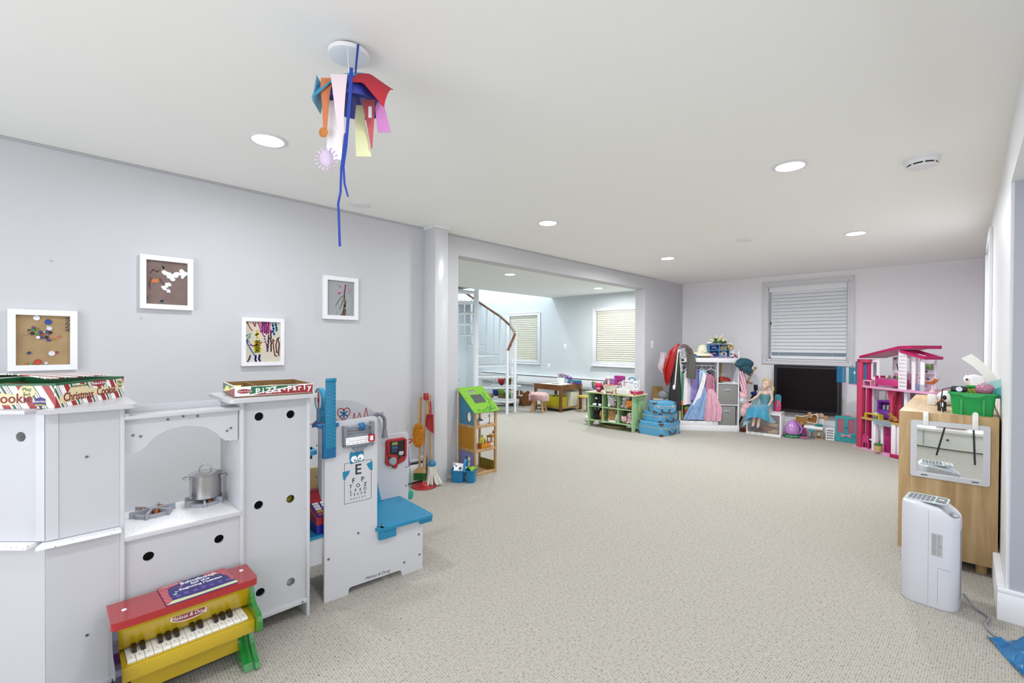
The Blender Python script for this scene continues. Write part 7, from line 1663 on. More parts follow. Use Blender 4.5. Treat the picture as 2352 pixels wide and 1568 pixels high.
# lift cabin and blue door out to the left
qp('lift_tray', P3, lambda b: b.box(-.44, .0, .778, -.24, .10, .79)); qp('lift_cabin', mat('dh_turq', '#4fb6cc', .25, alpha=.75), lambda b: (b.box(-.36, .06, .79, -.235, .066, 1.0), b.box(-.362, .0, .79, -.356, .066, 1.0)))
qp('lift_label', PW, lambda b: b.box(-.345, .054, .915, -.26, .06, .95)); qp('lift_window', mat('dh_blue', '#2a86b8', .35), lambda b: b.box(-.31, .054, .96, -.29, .06, .99))
qp('blue_door', m_clearb, lambda b: b.box(-.56, .01, .80, -.43, .016, 1.0)); qp('door_frame', mat('dh_blue2', '#2f93cc', .3), lambda b: b.flat([(-.562, .798), (-.428, .798), (-.428, 1.002), (-.562, 1.002)], [[(-.552, .808), (-.438, .808), (-.438, .992), (-.552, .992)]], 'y', .008, .018))
# furniture inside, each a thing of its own
def fth(name, label, loc, rz=0, cat='toy furniture'): return thing(name, label, cat, DHW(*loc), DHZ+rz)
f = fth('doll_sofa_bed', 'hot pink doll day bed on the top floor of the pink dollhouse', (.0, .02, .7905))
b = B(); b.box(0, .0, .02, .32, .12, .10, .004); b.box(0, .0, 0, .02, .02, .03); b.box(.3, 0, 0, .32, .02, .03); b.obj('base', mat('bed_pink', '#e0408a', .35), f)
b = B(); b.sheet(lambda u, v: (.06+.25*u, .01+.1*v, .104+.008*sin(20*u)*cos(9*v)), 12, 5, .006); b.obj('bedding', mat('bed_print', '#a88a9c', .7, var=.5, vscale=50), f)
b = B(); b.box(0, .0, .1, .02, .12, .13, .004); b.obj('headboard', P1, f)
for i in range(6): b = B(); b.ell((.14+.035*i, .05, .125), (.016, .014, .02), 8); b.obj('cushion', mat('cush_%d' % (i % 3), ('#7a8a5c', '#d0a0b8', '#5a4a66')[i % 3], .8), f)
f = fth('toy_telescope', 'black toy telescope stand on the pink day bed', (.28, .05, .9005), 0, 'toy')
b = B(); b.tube([(-.03, 0, .17), (.0, 0, .08), (.01, 0, .02)], .006, 6); b.tube([(.0, 0, .08), (.05, 0, .1)], .005, 6); b.obj('telescope', m_dark, f)
f = fth('doll_side_table', 'pale pink doll side table on the top floor beside the red pillar', (-.145, -.005, .7905))
b = B(); b.box(0, 0, .05, .12, .05, .07, .003); b.box(0, 0, 0, .012, .05, .05); b.box(.1, 0, 0, .112, .05, .05); b.obj('table', mat('table_pink', '#e6a0b8', .4), f)
f = fth('orange_chair', 'orange doll shell chair at the right end of the top floor', (.66, .05, .7905))
b = B(); b.sheet(lambda u, v: (-.05+.1*u, .03*(v-.5)*2, .085+.05*(2*u-1)**2*(u > .3)+.02*(2*v-1)**2), 8, 8, .005); b.obj('seat', mat('chair_orange', '#f08a1e', .3), f)
b = B(); b.cyl((0, 0, 0), (0, 0, .085), .009, .006, 10); b.lathe([(.03, 0), (.01, .02)], seg=12); b.obj('pedestal', mat('chair_foot', '#e2c6b8', .4), f)
f = fth('purple_bookcase', 'purple doll bookcase bench on the middle floor', (-.05, .1, .4005))
b = B(); b.flat([(0, 0), (.19, 0), (.19, .24), (0, .22)], [[(.025, .11), (.175, .11), (.175, .21), (.025, .2)]], 'y', 0, .07); b.box(.03, -.03, .02, .19, 0, .10, .004); b.box(.02, .06, .1, .18, .068, .22); b.obj('case', PP, f)
for i in range(9): b = B(); b.box(.055+.013*i, .02, .112, .065+.013*i, .05, .16+.006*(i % 3)); b.obj('book', mat('minibook_%d' % (i % 4), ('#3a8a7a', '#d8d0c0', '#8a3a5a', '#4a5a9a')[i % 4], .5), f)
f = fth('yellow_bench', 'yellow doll bench table at the front of the middle floor', (-.11, -.008, .4005))
b = B(); b.box(0, 0, .045, .20, .06, .06, .002); b.box(0, 0, 0, .015, .06, .05); b.box(.185, 0, 0, .2, .06, .05); b.obj('bench', mat('bench_yellow', '#e9d53c', .35), f)
b = B(); b.lathe([(.02, .06), (.03, .07), (.012, .075)], (.13, .03, 0), 12); b.obj('dish', m_frame, f)
f = fth('toy_dog', 'brown toy dog at the front right of the middle floor', (.245, .02, .4005), 0, 'toy animal')
blob('body', [((0, 0, .045), (.05, .028, .03)), ((-.03, 0, .08), (.025, .022, .028)), ((-.055, 0, .085), (.02, .014, .012)), ((.03, 0, .02), (.025, .03, .02)), ((-.03, -.015, .02), (.01, .012, .022)), ((-.03, .015, .02), (.01, .012, .022)), ((.055, 0, .03), (.03, .01, .01))], mat('dog_brown', '#b0702c', .5), f, .006, 2)
f = fth('pink_chair', 'hot pink doll chair on the ground floor', (-.14, .0, .0225))
b = B(); b.box(-.0, 0, .06, .085, .06, .072, .004); b.tube([(.0, .0, 0), (.0, .0, .14), (.02, .0, .165), (.06, .0, .165), (.075, 0, .14), (.075, 0, .07)], .008, 8); b.tube([(.08, 0, 0), (.08, 0, .065)], .008, 8); b.tube([(.08, .055, 0), (.08, .055, .065)], .008, 8); b.tube([(.0, .055, 0), (.0, .055, .065)], .008, 8); b.box(.01, -.003, .075, .066, .003, .15); b.obj('chair', mat('bed_pink', '#e0408a', .35), f)
f = fth('white_table', 'small white round doll table behind the pink doll chair', (-.03, .05, .0225))
b = B(); b.lathe([(.05, .11), (.05, .12), (.0001, .12)], seg=18); b.lathe([(.03, 0), (.008, .01), (.007, .11)], seg=12); b.obj('table', m_frame, f)
f = fth('plant_pot', 'tan woven plant pot with a green top at the foot of the pink dollhouse', (.095, -.02, .0225), 0, 'toy plant')
b = B(); b.lathe([(.0001, 0), (.034, 0), (.042, .05), (.04, .075), (.0001, .075)], seg=18, cap=False); b.obj('pot', mat('pot_tan', '#d9b47a', .6, bump=.6, bscale=200), f)
b = B(); [b.ell((.03*cos(i*1.1)*(.5+.5*(i % 2)), .03*sin(i*1.1), .085), (.016, .016, .014), 8) for i in range(9)]; b.ell((0, 0, .083), (.03, .03, .02), 10); b.obj('leaves', mat('leaf_green', '#2f8a3a', .6), f)
# ================================================================== BIRCH CABINET ON THE RIGHT
CB = (-.288, 3.655, 0)
m_birch = wood('birch', '#d8b98c', '#c29d6b', (26, 4, 2.2), .5)
cb_ = thing('birch_cabinet', 'light birch wood cabinet along the right wall with a mirror on its end', 'cabinet', CB, 0)
CL, CWd, CZ0, CZ1 = 1.33, .42, .058, .884
def cp_(name, m, fn, parent=cb_, **kw):
    b = B(); fn(b); return b.obj(name, m, parent, **kw)
cp_('end_panel', m_birch, lambda b: b.box(0, 0, CZ0, CWd, .018, CZ1, .001)); cp_('far_end_panel', m_birch, lambda b: b.box(0, CL-.018, CZ0, CWd, CL, CZ1, .001))
cp_('top_board', wood('birch_top', '#d9bb8e', '#c9a676', (20, 2, 20), .45), lambda b: b.box(0, .018, CZ1-.018, CWd, CL-.018, CZ1, .001))
cp_('bottom_board', m_birch, lambda b: b.box(.012, .018, CZ0, CWd, CL-.018, CZ0+.018)); cp_('back_board', m_birch, lambda b: b.box(CWd-.006, .018, CZ0, CWd, CL-.018, CZ1-.018))
for i in range(2):
    d_ = cp_('door', m_birch, lambda b: b.box(0, .02+i*(CL-.04)/2, CZ0+.01, .018, .018+(i+1)*(CL-.04)/2, CZ1-.02, .001))
    cp_('knob', m_steel, lambda b: b.ell((-.012, .64+.05*(2*i-1), .5), .012, 10), d_)
for x in (.07, CWd-.06):
    for y in (.06, CL-.06): cp_('foot', m_pine, lambda b: b.cyl((x, y, 0), (x, y, CZ0), .024, seg=18))
mr = thing('hanging_mirror', 'white framed play mirror hooked over the end of the birch cabinet', 'mirror', (CB[0], CB[1]-.001, 0), 0)
mz0, mz1, mx0, mx1 = .505, .838, .055, .387
def mp2(name, m, fn, parent=mr, **kw):
    b = B(); fn(b); return b.obj(name, m, parent, **kw)
mp2('mirror_frame', W, lambda b: b.flat(rrect(mx0, mz0, mx1, mz1, .014), [[(mx0+.028, mz0+.028), (mx1-.028, mz0+.028), (mx1-.028, mz1-.028), (mx0+.028, mz1-.028)]], 'y', -.016, -.001))
mp2('mirror_glass', mat('mirror_silver', '#e6ebea', .015, 1.0), lambda b: b.box(mx0+.026, -.009, mz0+.026, mx1-.026, -.004, mz1-.026))
for x in (.117, .33): mp2('slot', m_dark, lambda b: b.box(x-.014, -.0165, mz0+.012, x+.014, -.0155, mz0+.017))
m_hook = mat('hook_plastic', '#eceae4', .35)
for x in (.122, .327):
    mp2('over_hook', m_hook, lambda b: (b.box(x-.012, -.022, mz1-.025, x+.012, -.017, CZ1+.003, .002), b.box(x-.012, -.02, CZ1+.001, x+.012, .02, CZ1+.005, .001), b.cyl((x, -.021, CZ1-.02), (x, -.025, CZ1-.02), .005, seg=12)))
mp2('over_hook', m_hook, lambda b: b.prism([(.315, CZ1+.004)] + arc(.327, CZ1+.014, .012, 180, 0, 8) + [(.339, CZ1+.004)], 'y', -.02, -.015))
# green bin and what is in it
GB = (CB[0]+.315, CB[1]+.13, CZ1)
gb = thing('green_bin', 'bright green plastic bin full of craft supplies on the birch cabinet', 'bin', GB, 0)
m_gb = mat('bin_green', '#18bd5a', .35)
T = lambda hx, hy, z, n=.0: [(p[0], p[1], z) for p in rrect(-hx, -hy, hx, hy, .018, 4)]
b = B(); b.loops([T(.082, .075, .0), T(.092, .085, .10), T(.098, .09, .125), T(.094, .086, .125), T(.088, .081, .10), T(.079, .072, .004)]); b.obj('bin_body', m_gb, gb)
b = B(); b.flat(rrect(-.102, -.094, .102, .094, .02), [rrect(-.094, -.086, .094, .086, .018)], 'z', .118, .128); b.obj('rim', m_gb, gb)
b = B(); b.prism([(-.055, .128)] + arc(0, .128, .055, 180, 360, 12, .026) + [(.055, .128)], 'y', -.099, -.085); b.obj('handle_lip', m_gb, gb)
for x in (-.045, .045): b = B(); b.prism([(x-.004, .0), (x+.004, 0), (x+.005, .09), (x-.005, .09)], 'y', -.09, -.078); b.obj('rib', m_gb, gb)
b = B(); b.tube([(-.06, .03, .128), (-.045, .03, .15), (.0, .03, .156), (.045, .03, .15), (.06, .03, .128)], .010, 8, flat=.8); b.obj('handle', m_gb, gb)
def bn(name, label, dx, dy, dz, cat, rz=0): return thing(name, label, cat, (GB[0]+dx, GB[1]+dy, GB[2]+dz), rz)
t = bn('paper_towel', 'white paper towel strip curling up above the green bin', .02, .02, .12, 'paper')
b = B(); b.sheet(lambda u, v: (.06-.03*v-.10*v*v+.055*u*(1-.2*v), .01-.01*v+.02*u, .20*v**.9-.02*u*(1-v)+.03*u*v), 6, 14, .002); b.obj('sheet', mat('tissue_white', '#ebe9e1', .9), t)
t = bn('crayon_box', 'yellow and red packet of crayons in the green bin', .0, .03, .11, 'packet')
b = B(); b.at(rx=-10); b.box(-.03, -.01, 0, .035, .01, .055, .002); b.obj('packet', stripes('crayon_packet', (1, 0, .6), .02, [(0, '#d8cf3a'), (.4, '#c9462c'), (.6, '#7fb03a')], .5), t)
t = bn('pink_balloon', 'pink balloon resting at the right of the green bin', .055, .02, .145, 'balloon')
b = B(); b.ell((0, 0, 0), (.045, .04, .04), 18); b.obj('balloon', mat('balloon_pink', '#d58aa6', .2, alpha=.95), t)
t = bn('mint_paper', 'folded pale turquoise paper sticking out of the green bin', .085, -.01, .11, 'paper')
b = B(); b.sheet(lambda u, v: (-.045+.075*u+.03*v*u, .01*sin(4*u), -.0+.065*v+.05*u*v), 6, 6, .002); b.obj('paper', mat('paper_mint', '#a8d8d6', .6), t)
b = B(); b.sheet(lambda u, v: (-.01+.06*u+.012*v, -.012+.008*sin(5*u), -.01+.085*v*(.6+.4*u)), 5, 5, .002); b.obj('paper_edge', mat('paper_turq', '#5fb9bf', .6), t)
t = bn('toy_camera', 'black and silver toy camera on the left rim of the green bin', -.055, -.03, .128, 'toy')
b = B(); b.box(-.035, -.018, 0, .035, .018, .032, .008); b.obj('camera_body', mat('camera_black', '#2b2b31', .3), t)
b = B(); b.cyl((.0, -.018, .016), (.0, -.03, .016), .014, seg=18); b.obj('lens', mat('lens_silver', '#9a9aa4', .2, .7), t)
b = B(); b.tube([(-.035, -.0, .02), (-.07, -.01, .01), (-.075, -.01, -.04), (-.075, -.012, -.09), (-.065, -.02, -.126)], .003, 6); b.obj('cord', m_dark, t)
t = thing('white_plush_dog', 'small white soft toy dog with dark eyes behind the green bin', 'soft toy', (CB[0]+.335, CB[1]+.95, CZ1), -20)
blob('body', [((0, 0, .06), (.05, .05, .06)), ((0, -.02, .15), (.05, .048, .048)), ((-.05, 0, .16), (.014, .025, .03)), ((.05, 0, .16), (.014, .025, .03))], mat('plush_dogwhite', '#e2dcde', .95), t, .01, 4)
for s_ in (-1, 1): b = B(); b.ell((s_*.022, -.066, .16), (.007, .005, .008), 8); b.obj('eye', m_eye, t)
t = thing('white_card', 'plain white card box at the back of the birch cabinet', 'box', (CB[0]+.34, CB[1]+.62, CZ1), 8)
b = B(); b.box(-.03, -.02, 0, .03, .02, .2, .003); b.obj('card_box', m_frame, t)
t = thing('robot_toy', 'round white toy robot head with a dark eye on the birch cabinet', 'toy', (CB[0]+.20, CB[1]+.55, CZ1), 0)
b = B(); b.ell((.0, 0, .05), (.055, .05, .05), 18); b.obj('head', mat('robot_white', '#e6e8ee', .3), t)
b = B(); b.ell((-.012, -.048, .055), (.012, .006, .016), 10); b.obj('eye', m_dark, t)
b = B(); b.tube([(-.05, 0, .07), (-.03, 0, .1), (.02, 0, .108), (.05, 0, .08)], .005, 6); b.obj('pink_trim', mat('trim_rose', '#c98a9a', .4), t)
t = thing('white_blocks', 'small white plastic block standing on the birch cabinet', 'block', (CB[0]+.125, CB[1]+.52, CZ1), 5)
b = B(); b.box(-.02, -.02, 0, .02, .02, .07, .004); b.obj('block', m_frame, t)
t = thing('toy_robot', 'tiny black and orange toy robot beside the green bin', 'toy', (CB[0]+.185, CB[1]+.19, CZ1), 0)
for x in (-.012, .012): b = B(); b.box(x-.008, -.012, 0, x+.008, .008, .022, .002); b.obj('leg', m_dark, t)
b = B(); b.box(-.02, -.012, .022, .02, .012, .055, .003); b.obj('torso', m_dark, t)
b = B(); b.box(-.006, -.0135, .026, .006, -.011, .05); b.obj('silver_plate', m_chrome, t)
b = B(); b.ell((0, 0, .062), (.012, .01, .010), 8); b.box(-.028, -.006, .03, -.02, .006, .05, .002); b.obj('orange_arm', mat('robot_orange', '#e07a2a', .4), t)
# ================================================================== DEHUMIDIFIER
dhm = thing('dehumidifier', 'white portable dehumidifier standing on the carpet in front of the birch cabinet', 'dehumidifier', (-.118, 3.15, 0), -4)
m_dh = mat('appliance_white', '#d5d6df', .3)
hx_, hy_, Hd = .108, .105, .50
S_ = lambda z, k=1.0, dz=0: [((x*k), y*k, z) for x, y in rrect(-hx_, -hy_, hx_, hy_, .055, 6)]
b = B()
body = [S_(0, .96), S_(.008, 1.0), S_(.40, 1.0)]
def topring(z0, k, drop): return [(x*k, y*k, z0-(drop*max(0, (x-.02)/.088)**1.3)) for x, y in rrect(-hx_, -hy_, hx_, hy_, .055, 6)]
b.loops(body+[topring(.475, 1.0, .05), topring(.492, .975, .055), topring(.50, .90, .06), topring(.502, .5, .055)]); b.obj('body', m_dh, dhm)
b = B(); b.prism(rrect(-.088, -.062, .012, .062, .02), 'z', .4995, .5035); gr = b.obj('grille_bed', mat('grille_dark', '#23262a', .5), dhm)
b = B(); b.flat(rrect(-.096, -.072, .064, .072, .026), [rrect(-.086, -.06, .012, .06, .016)], 'z', .50, .5055); b.obj('top_rim', mat('rim_sage', '#b9c6c6', .35), dhm)
for i in range(5): b = B(); b.box(-.073+.017*i, -.062, .5034, -.0708+.017*i, .062, .5043); b.obj('grille_bar', m_dh, gr)
for i in range(6): b = B(); b.box(-.088, -.045+.018*i, .5034, .012, -.0428+.018*i, .5043); b.obj('grille_bar', m_dh, gr)
b = B(); b.prism(rrect(.018, -.05, .056, .05, .008), 'z', .5052, .5075); cpn = b.obj('control_panel', mat('panel_black', '#2e3133', .25), dhm)
b = B(); b.box(.027, -.004, .5075, .047, .006, .508); b.obj('display', mat('display_green', '#cfe6b8', .3, emit=.6), cpn)
for i in range(6): b = B(); b.ell((.028+.018*(i % 2), -.036+.012*(i//2)+(.03 if i > 3 else 0), .5076), (.003, .003, .001), 8); b.obj('button', m_gry, cpn)
b = B(); b.box(.001, -.1056, .012, .0018, -.1046, .47); b.box(.036, -.1058, .03, .0368, -.1046, .2); b.box(.036, -.1058, .199, .085, -.1046, .2); b.obj('seam', mat('seam_grey', '#8f9098', .6), dhm)
b = B(); b.box(.012, -.1062, .255, .052, -.105, .365); lbp = b.obj('rating_label', mat('label_silver', '#b3b2b4', .4), dhm)
rnd = random.Random(17)
for i in range(15):
    z = .355-.0065*i; b = B(); b.box(.015, -.1066, z, .015+rnd.uniform(.01, .018), -.1061, z+.0022); b.box(.036, -.1066, z, .036+rnd.uniform(.004, .013), -.1061, z+.0022); b.obj('printed_line', m_gry, lbp)
b = B(); b.ell((.085, 0, .447), (.018, .04, .008), 12); b.obj('carry_recess', mat('recess_grey', '#b9bac4', .4), dhm)
b = B(); b.box(.1075, -.03, .05, .1095, .03, .38); b.obj('bucket_edge', mat('seam_grey', '#8f9098', .6), dhm)
cdv = B(); cdv.tube([(.0, 3.2, .05), (.04, 3.17, .012), (.075, 3.13, .008), (.088, 3.1, .008), (.08, 3.06, .008), (.072, 3.02, .008), (.08, 2.97, .008), (.10, 2.93, .008), (.15, 2.88, .008), (.25, 2.84, .008), (.4, 2.82, .008)], .006, 8)
tag(cdv.obj('power_cord', mat('cord_grey', '#8d8e92', .5), None), 'grey power cord trailing over the carpet from the dehumidifier to the right', 'cord')
# crumpled blue plastic at the right edge
bpz = B(); rnd = random.Random(19)
bpz.sheet(lambda u, v: ((u-.5)*.34, (v-.5)*.3, .004+.11*max(0, 1-((u-.5)**2+(v-.5)**2)*4.2)*(1+.35*sin(17*u+5*v)*sin(13*v))+.006*sin(40*u+9*v)), 30, 30, .003)
tag(bpz.obj('blue_play_bag', mat('bag_blue', '#1e7fc0', .25), None), 'crumpled shiny blue plastic bag on the carpet at the right edge', 'bag', None, (.285, 2.82, 0.005), 20)
# ================================================================== BEHIND THE CAMERA, SEEN IN THE MIRROR
ch = thing('curved_chest', 'white bow fronted chest of drawers behind the camera, seen in the play mirror', 'chest of drawers', (.1, -.66, 0), 180)
b = B(); b.prism(arc(0, .45, 1.05, 215, 325, 24, .62) + [(.86, .75), (-.86, .75)], 'z', .012, .215); b.obj('carcass', mat('chest_white', '#e4e2dd', .4), ch)
b = B(); b.prism(arc(0, .45, 1.08, 215, 325, 24, .65) + [(.9, .75), (-.9, .75)], 'z', .215, .245); b.obj('top_moulding', mat('chest_white', '#e4e2dd', .4), ch)
for a in (232, 258, 284, 310):
    x, y = 1.05*cos(rad(a)), .45+.62*sin(rad(a)); b = B(); b.ell((x, y-.012, .125), .014, 10); b.obj('knob', mat('bronze', '#4a3a34', .4), ch)
for a in (245, 271, 297):
    x, y = 1.055*cos(rad(a)), .45+.625*sin(rad(a)); b = B(); b.box(x-.002, y-.004, .03, x+.002, y+.01, .21); b.obj('drawer_gap', m_gry, ch)
rbx = B(); rbx.box(-.14, -.1, 0, .14, .1, .12, .006); tag(rbx.obj('red_box', mat('box_red', '#b4544c', .5), None), 'red box on the white chest behind the camera', 'box', None, (-.12, -.8, .247), 10)
trp = thing('camera_tripod', 'black camera tripod standing under the viewpoint, seen in the play mirror', 'tripod', (.03, .03, 0), 0)
for i in range(3):
    a = rad((80, 188, 315)[i]); b = B(); b.tube([(.03*cos(a), .03*sin(a), 1.05), (.14*cos(a), .14*sin(a), .62)], .013, 8); b.tube([(.14*cos(a), .14*sin(a), .64), (.27*cos(a), .27*sin(a), .008)], .009, 8); b.ell((.14*cos(a), .14*sin(a), .63), .019, 8); b.obj('leg', m_dark, trp)
b = B(); b.cyl((0, 0, .95), (0, 0, 1.15), .02, seg=12); b.obj('centre_column', m_dark, trp)
# ================================================================== ROOM BEYOND: SPIRAL STAIRS, CRAFT TABLE
SCX, SCY, SR, RIS = -6.68, 5.80, .775, .2035
ss = thing('spiral_staircase', 'white metal spiral staircase with a wooden handrail in the room beyond', 'staircase', (SCX, SCY, 0), 0)
m_st = mat('stair_white', '#e3e8ec', .4); m_tr = mat('tread_grey', '#a9b0b4', .5); m_rail = wood('rail_wood', '#8f5f3c', '#744829', (9, 9, 9), .4)
b = B(); b.cyl((0, 0, 0), (0, 0, 3.4), .05, seg=20); b.obj('centre_pole', m_st, ss)
zs = [.235, .462, .665, .86, 1.06, 1.26, 1.455, 1.665, 1.87, 2.07, 2.26]
for i, z in enumerate(zs):
    a = rad(24+23*i); d_ = rad(13)
    if i == 10: d_ = rad(24)
    pl = [(.045*cos(a-1.2), .045*sin(a-1.2)), (SR*cos(a-d_), SR*sin(a-d_)), (SR*1.02*cos(a), SR*1.02*sin(a)), (SR*cos(a+d_), SR*sin(a+d_)), (.045*cos(a+1.2), .045*sin(a+1.2))]
    b = B(); b.prism(pl, 'z', z-.035, z-.004); tr_ = b.obj('tread', m_st, ss)
    b = B(); b.prism(pl, 'z', z-.004, z+.008); b.obj('tread_mat', m_tr, tr_)
rail = [(6, 1.135), (30, 1.47), (77, 1.64), (100, 1.84), (123, 2.03), (146, 2.24), (169, 2.44), (192, 2.64), (215, 2.85)]
pt_ = lambda a, z: (SR*cos(rad(a)), SR*sin(rad(a)), z)
base = [0, 0, .64, .84, 1.04, 1.24, 1.44, 1.65, 1.85]
for k, ((a, z), z0) in enumerate(zip(rail, base)):
    b = B(); b.cyl(pt_(a, z0), pt_(a, z+.02), .026 if k < 2 else .02, seg=12); b.obj('newel_post', m_st, ss)
for (a0, z0), (a1, z1) in zip(rail[:-1], rail[1:]):
    b = B(); b.tube([pt_(a0, z0), pt_(a1, z1)], .024, 10); b.obj('handrail', m_rail, ss)
for a, z0, z1 in ((18, .24, 1.3), (24, .24, 1.38), (53, .46, 1.56), (88, .86, 1.74), (111, 1.04, 1.93), (134, 1.24, 2.13), (157, 1.45, 2.34), (180, 1.66, 2.54), (203, 1.87, 2.74)):
    b = B(); b.cyl(pt_(a, z0), pt_(a, z1), .009, seg=8); b.obj('baluster', m_st, ss)
ct = thing('craft_table', 'low square wooden craft table with a white top and lower shelf', 'table', (-5.72, 7.11, 0), 0)
m_oak = wood('table_oak', '#96602f', '#774720', (6, 6, 6), .4)
tb = .335
def tp(name, m, fn, parent=ct, **kw):
    b = B(); fn(b); return b.obj(name, m, parent, **kw)
tp('table_top', m_oak, lambda b: b.flat([(-tb, -tb), (tb, -tb), (tb, tb), (-tb, tb)], [[(-tb+.06, -tb+.06), (tb-.06, -tb+.06), (tb-.06, tb-.06), (-tb+.06, tb-.06)]], 'z', .475, .503)); tp('white_inset', mat('inset_white', '#e2e3d8', .35), lambda b: b.box(-tb+.058, -tb+.058, .47, tb-.058, tb-.058, .502))
for x in (-1, 1):
    for y in (-1, 1): tp('leg', m_oak, lambda b: b.box(x*tb-.045*(x > 0), y*tb-.045*(y > 0), 0, x*tb+.045*(x < 0), y*tb+.045*(y < 0), .476, .003))
for s_ in (-1, 1):
    tp('apron', m_oak, lambda b: b.box(-tb+.045, s_*(tb-.012)-.01, .405, tb-.045, s_*(tb-.012)+.01, .476)); tp('apron', m_oak, lambda b: b.box(s_*(tb-.012)-.01, -tb+.045, .405, s_*(tb-.012)+.01, tb-.045, .476))
    for e in (-1, 1):
        tp('bracket', mat('bracket_tan', '#c6b48a', .6), lambda b: b.tube([(e*(tb-.05), s_*(tb-.012), .36), (e*(tb-.06), s_*(tb-.012), .385), (e*(tb-.1), s_*(tb-.012), .4)], .007, 6))
tp('lower_shelf', wood('shelf_oak', '#b08a54', '#96713e', (5, 5, 5), .5), lambda b: b.box(-tb+.01, -tb+.01, .055, tb-.01, tb-.01, .085))
cvs = thing('canvas_bin', 'off white fabric bin on the lower shelf of the craft table', 'bin', (-5.56, 7.22, .0855), 0)
b = B(); b.prism([(-.14, 0), (.15, 0), (.155, .27), (-.14, .29)], 'y', -.12, .15); b.obj('fabric', mat('canvas_cream', '#d9d6c2', .9), cvs)
yb = thing('yellow_tub', 'see through yellow plastic tub on the lower shelf of the craft table', 'tub', (-5.66, 6.94, .0855), 8)
b = B(); P5 = lambda hx, hy, z: [(p[0], p[1], z) for p in rrect(-hx, -hy, hx, hy, .02)]
b.loops([P5(.2, .11, 0), P5(.225, .13, .19), P5(.215, .12, .19), P5(.19, .1, .01)]); b.obj('tub', mat('tub_yellow', '#d8d020', .3), yb)
rnd = random.Random(23); b = B()
for i in range(14): b.ell((rnd.uniform(-.17, .17), rnd.uniform(-.08, .08), .16+rnd.uniform(0, .05)), (rnd.uniform(.03, .05), .03, .03), 8)
o = b.obj('contents', mat('contents_yellow', '#c6c82a', .6, var=.3), yb); o['kind'] = 'stuff'
fs = thing('fluffy_stool', 'stool with a shaggy pale pink fur seat and wooden legs', 'stool', (-5.71, 6.52, 0), 20)
for x in (-1, 1):
    for y in (-1, 1): b = B(); b.cyl((x*.12, y*.09, 0), (x*.075, y*.055, .24), .018, .023, 12); b.obj('leg', mat('leg_birch', '#cfa26c', .5), fs)
b = B(); b.lathe([(.0001, .23), (.15, .235), (.165, .28), (.16, .34), (.12, .365), (.0001, .37)], seg=24, cap=False); fur0 = b.obj('seat', mat('fur_pink', '#d8b3b4', .95), fs)
b = B(); rnd = random.Random(29)
for i in range(1500):
    a = rnd.uniform(0, 2*pi); h_ = rnd.uniform(.235, .368); r_ = .160 if h_ < .345 else rnd.uniform(.0, .155)
    d_ = V((cos(a), sin(a), .9 if h_ >= .345 else rnd.uniform(-.9, .1))).normalized(); p_ = V((r_*cos(a), r_*sin(a), h_)); u_ = d_.orthogonal().normalized()*.0045
    q_ = p_+d_*rnd.uniform(.02, .045)+V((rnd.uniform(-.01, .01), rnd.uniform(-.01, .01), -.012))
    b.bm.faces.new([b.v(p_+u_), b.v(p_-u_), b.v(q_)])
o = b.obj('fur', mat('fur_pink2', '#e2c3c2', .95, var=.12, vscale=60), fur0); o['kind'] = 'stuff'
ys = thing('yellow_stool', 'small bentwood stool with a yellow seat behind the green shelf', 'stool', (-5.16, 7.22, 0), 0)
b = B(); b.prism(circ(0, 0, .15, 28), 'z', .275, .298); b.obj('seat', mat('seat_yellow', '#e6cf52', .4), ys)
for a in (200, 290, 20, 110):
    c_, s_ = cos(rad(a)), sin(rad(a)); b = B(); b.tube([(.155*c_, .155*s_, 0), (.135*c_, .135*s_, .22), (.12*c_, .12*s_, .258), (.06*c_, .06*s_, .272)], .013, 8, flat=.8); b.obj('leg', m_pine, ys)
# things on the craft table
wbk = thing('craft_basket', 'small white basket of purple ribbons on the craft table', 'basket', (-5.82, 7.33, .5035), 0)
b = B(); b.lathe([(.0001, 0), (.075, 0), (.09, .1), (.084, .1), (.07, .006), (.0001, .006)], seg=24, cap=False, sy=.8); b.obj('basket', mat('basket_white2', '#e9e8e4', .8), wbk)
rnd = random.Random(33)
for i in range(12):
    x, y = rnd.uniform(-.07, .07), rnd.uniform(-.04, .04); c = ('#8a4a9c', '#d0789c', '#6a3a7c', '#b0b4c0')[i % 4]; b = B(); b.tube([(x, y, .06), (x*1.2, y, .12), (x*1.3+.02, y, .15+rnd.uniform(-.01, .03)), (x*1.2+.035, y, .12)], .006, 6); b.obj('ribbon', mat('ribbon_'+c[1:], c, .6), wbk)
pen = thing('pencil_cup', 'pale blue cup of purple craft sticks on the craft table', 'cup', (-5.70, 7.36, .5035), 0)
b = B(); b.lathe([(.0001, 0), (.035, 0), (.038, .08), (.034, .08), (.03, .006)], seg=18, cap=False); b.obj('cup', mat('cup_ice', '#a8cbd6', .4), pen)
for i in range(7): a = i*.9; b = B(); b.tube([(.015*cos(a), .015*sin(a), .02), (.035*cos(a), .03*sin(a), .15)], .006, 6); b.obj('stick', mat('stick_violet', '#7d4aa8', .5), pen)
prp = thing('purple_vase', 'purple glittery craft bundle beside the pale blue cup', 'craft', (-5.62, 7.37, .5035), 0)
b = B(); b.lathe([(.0001, 0), (.035, 0), (.03, .05), (.04, .09), (.025, .12), (.0001, .13)], seg=14, cap=False); b.obj('bundle', mat('glit_purple', '#7a3f9c', .3, var=.3, vscale=90), prp)
tbx = thing('art_case', 'teal and purple plastic art case on the right of the craft table', 'case', (-5.48, 7.31, .5035), -12)
b = B(); b.box(-.13, -.06, 0, .13, .08, .035, .006); b.obj('case_bottom', mat('case_violet', '#5f4aa8', .35), tbx)
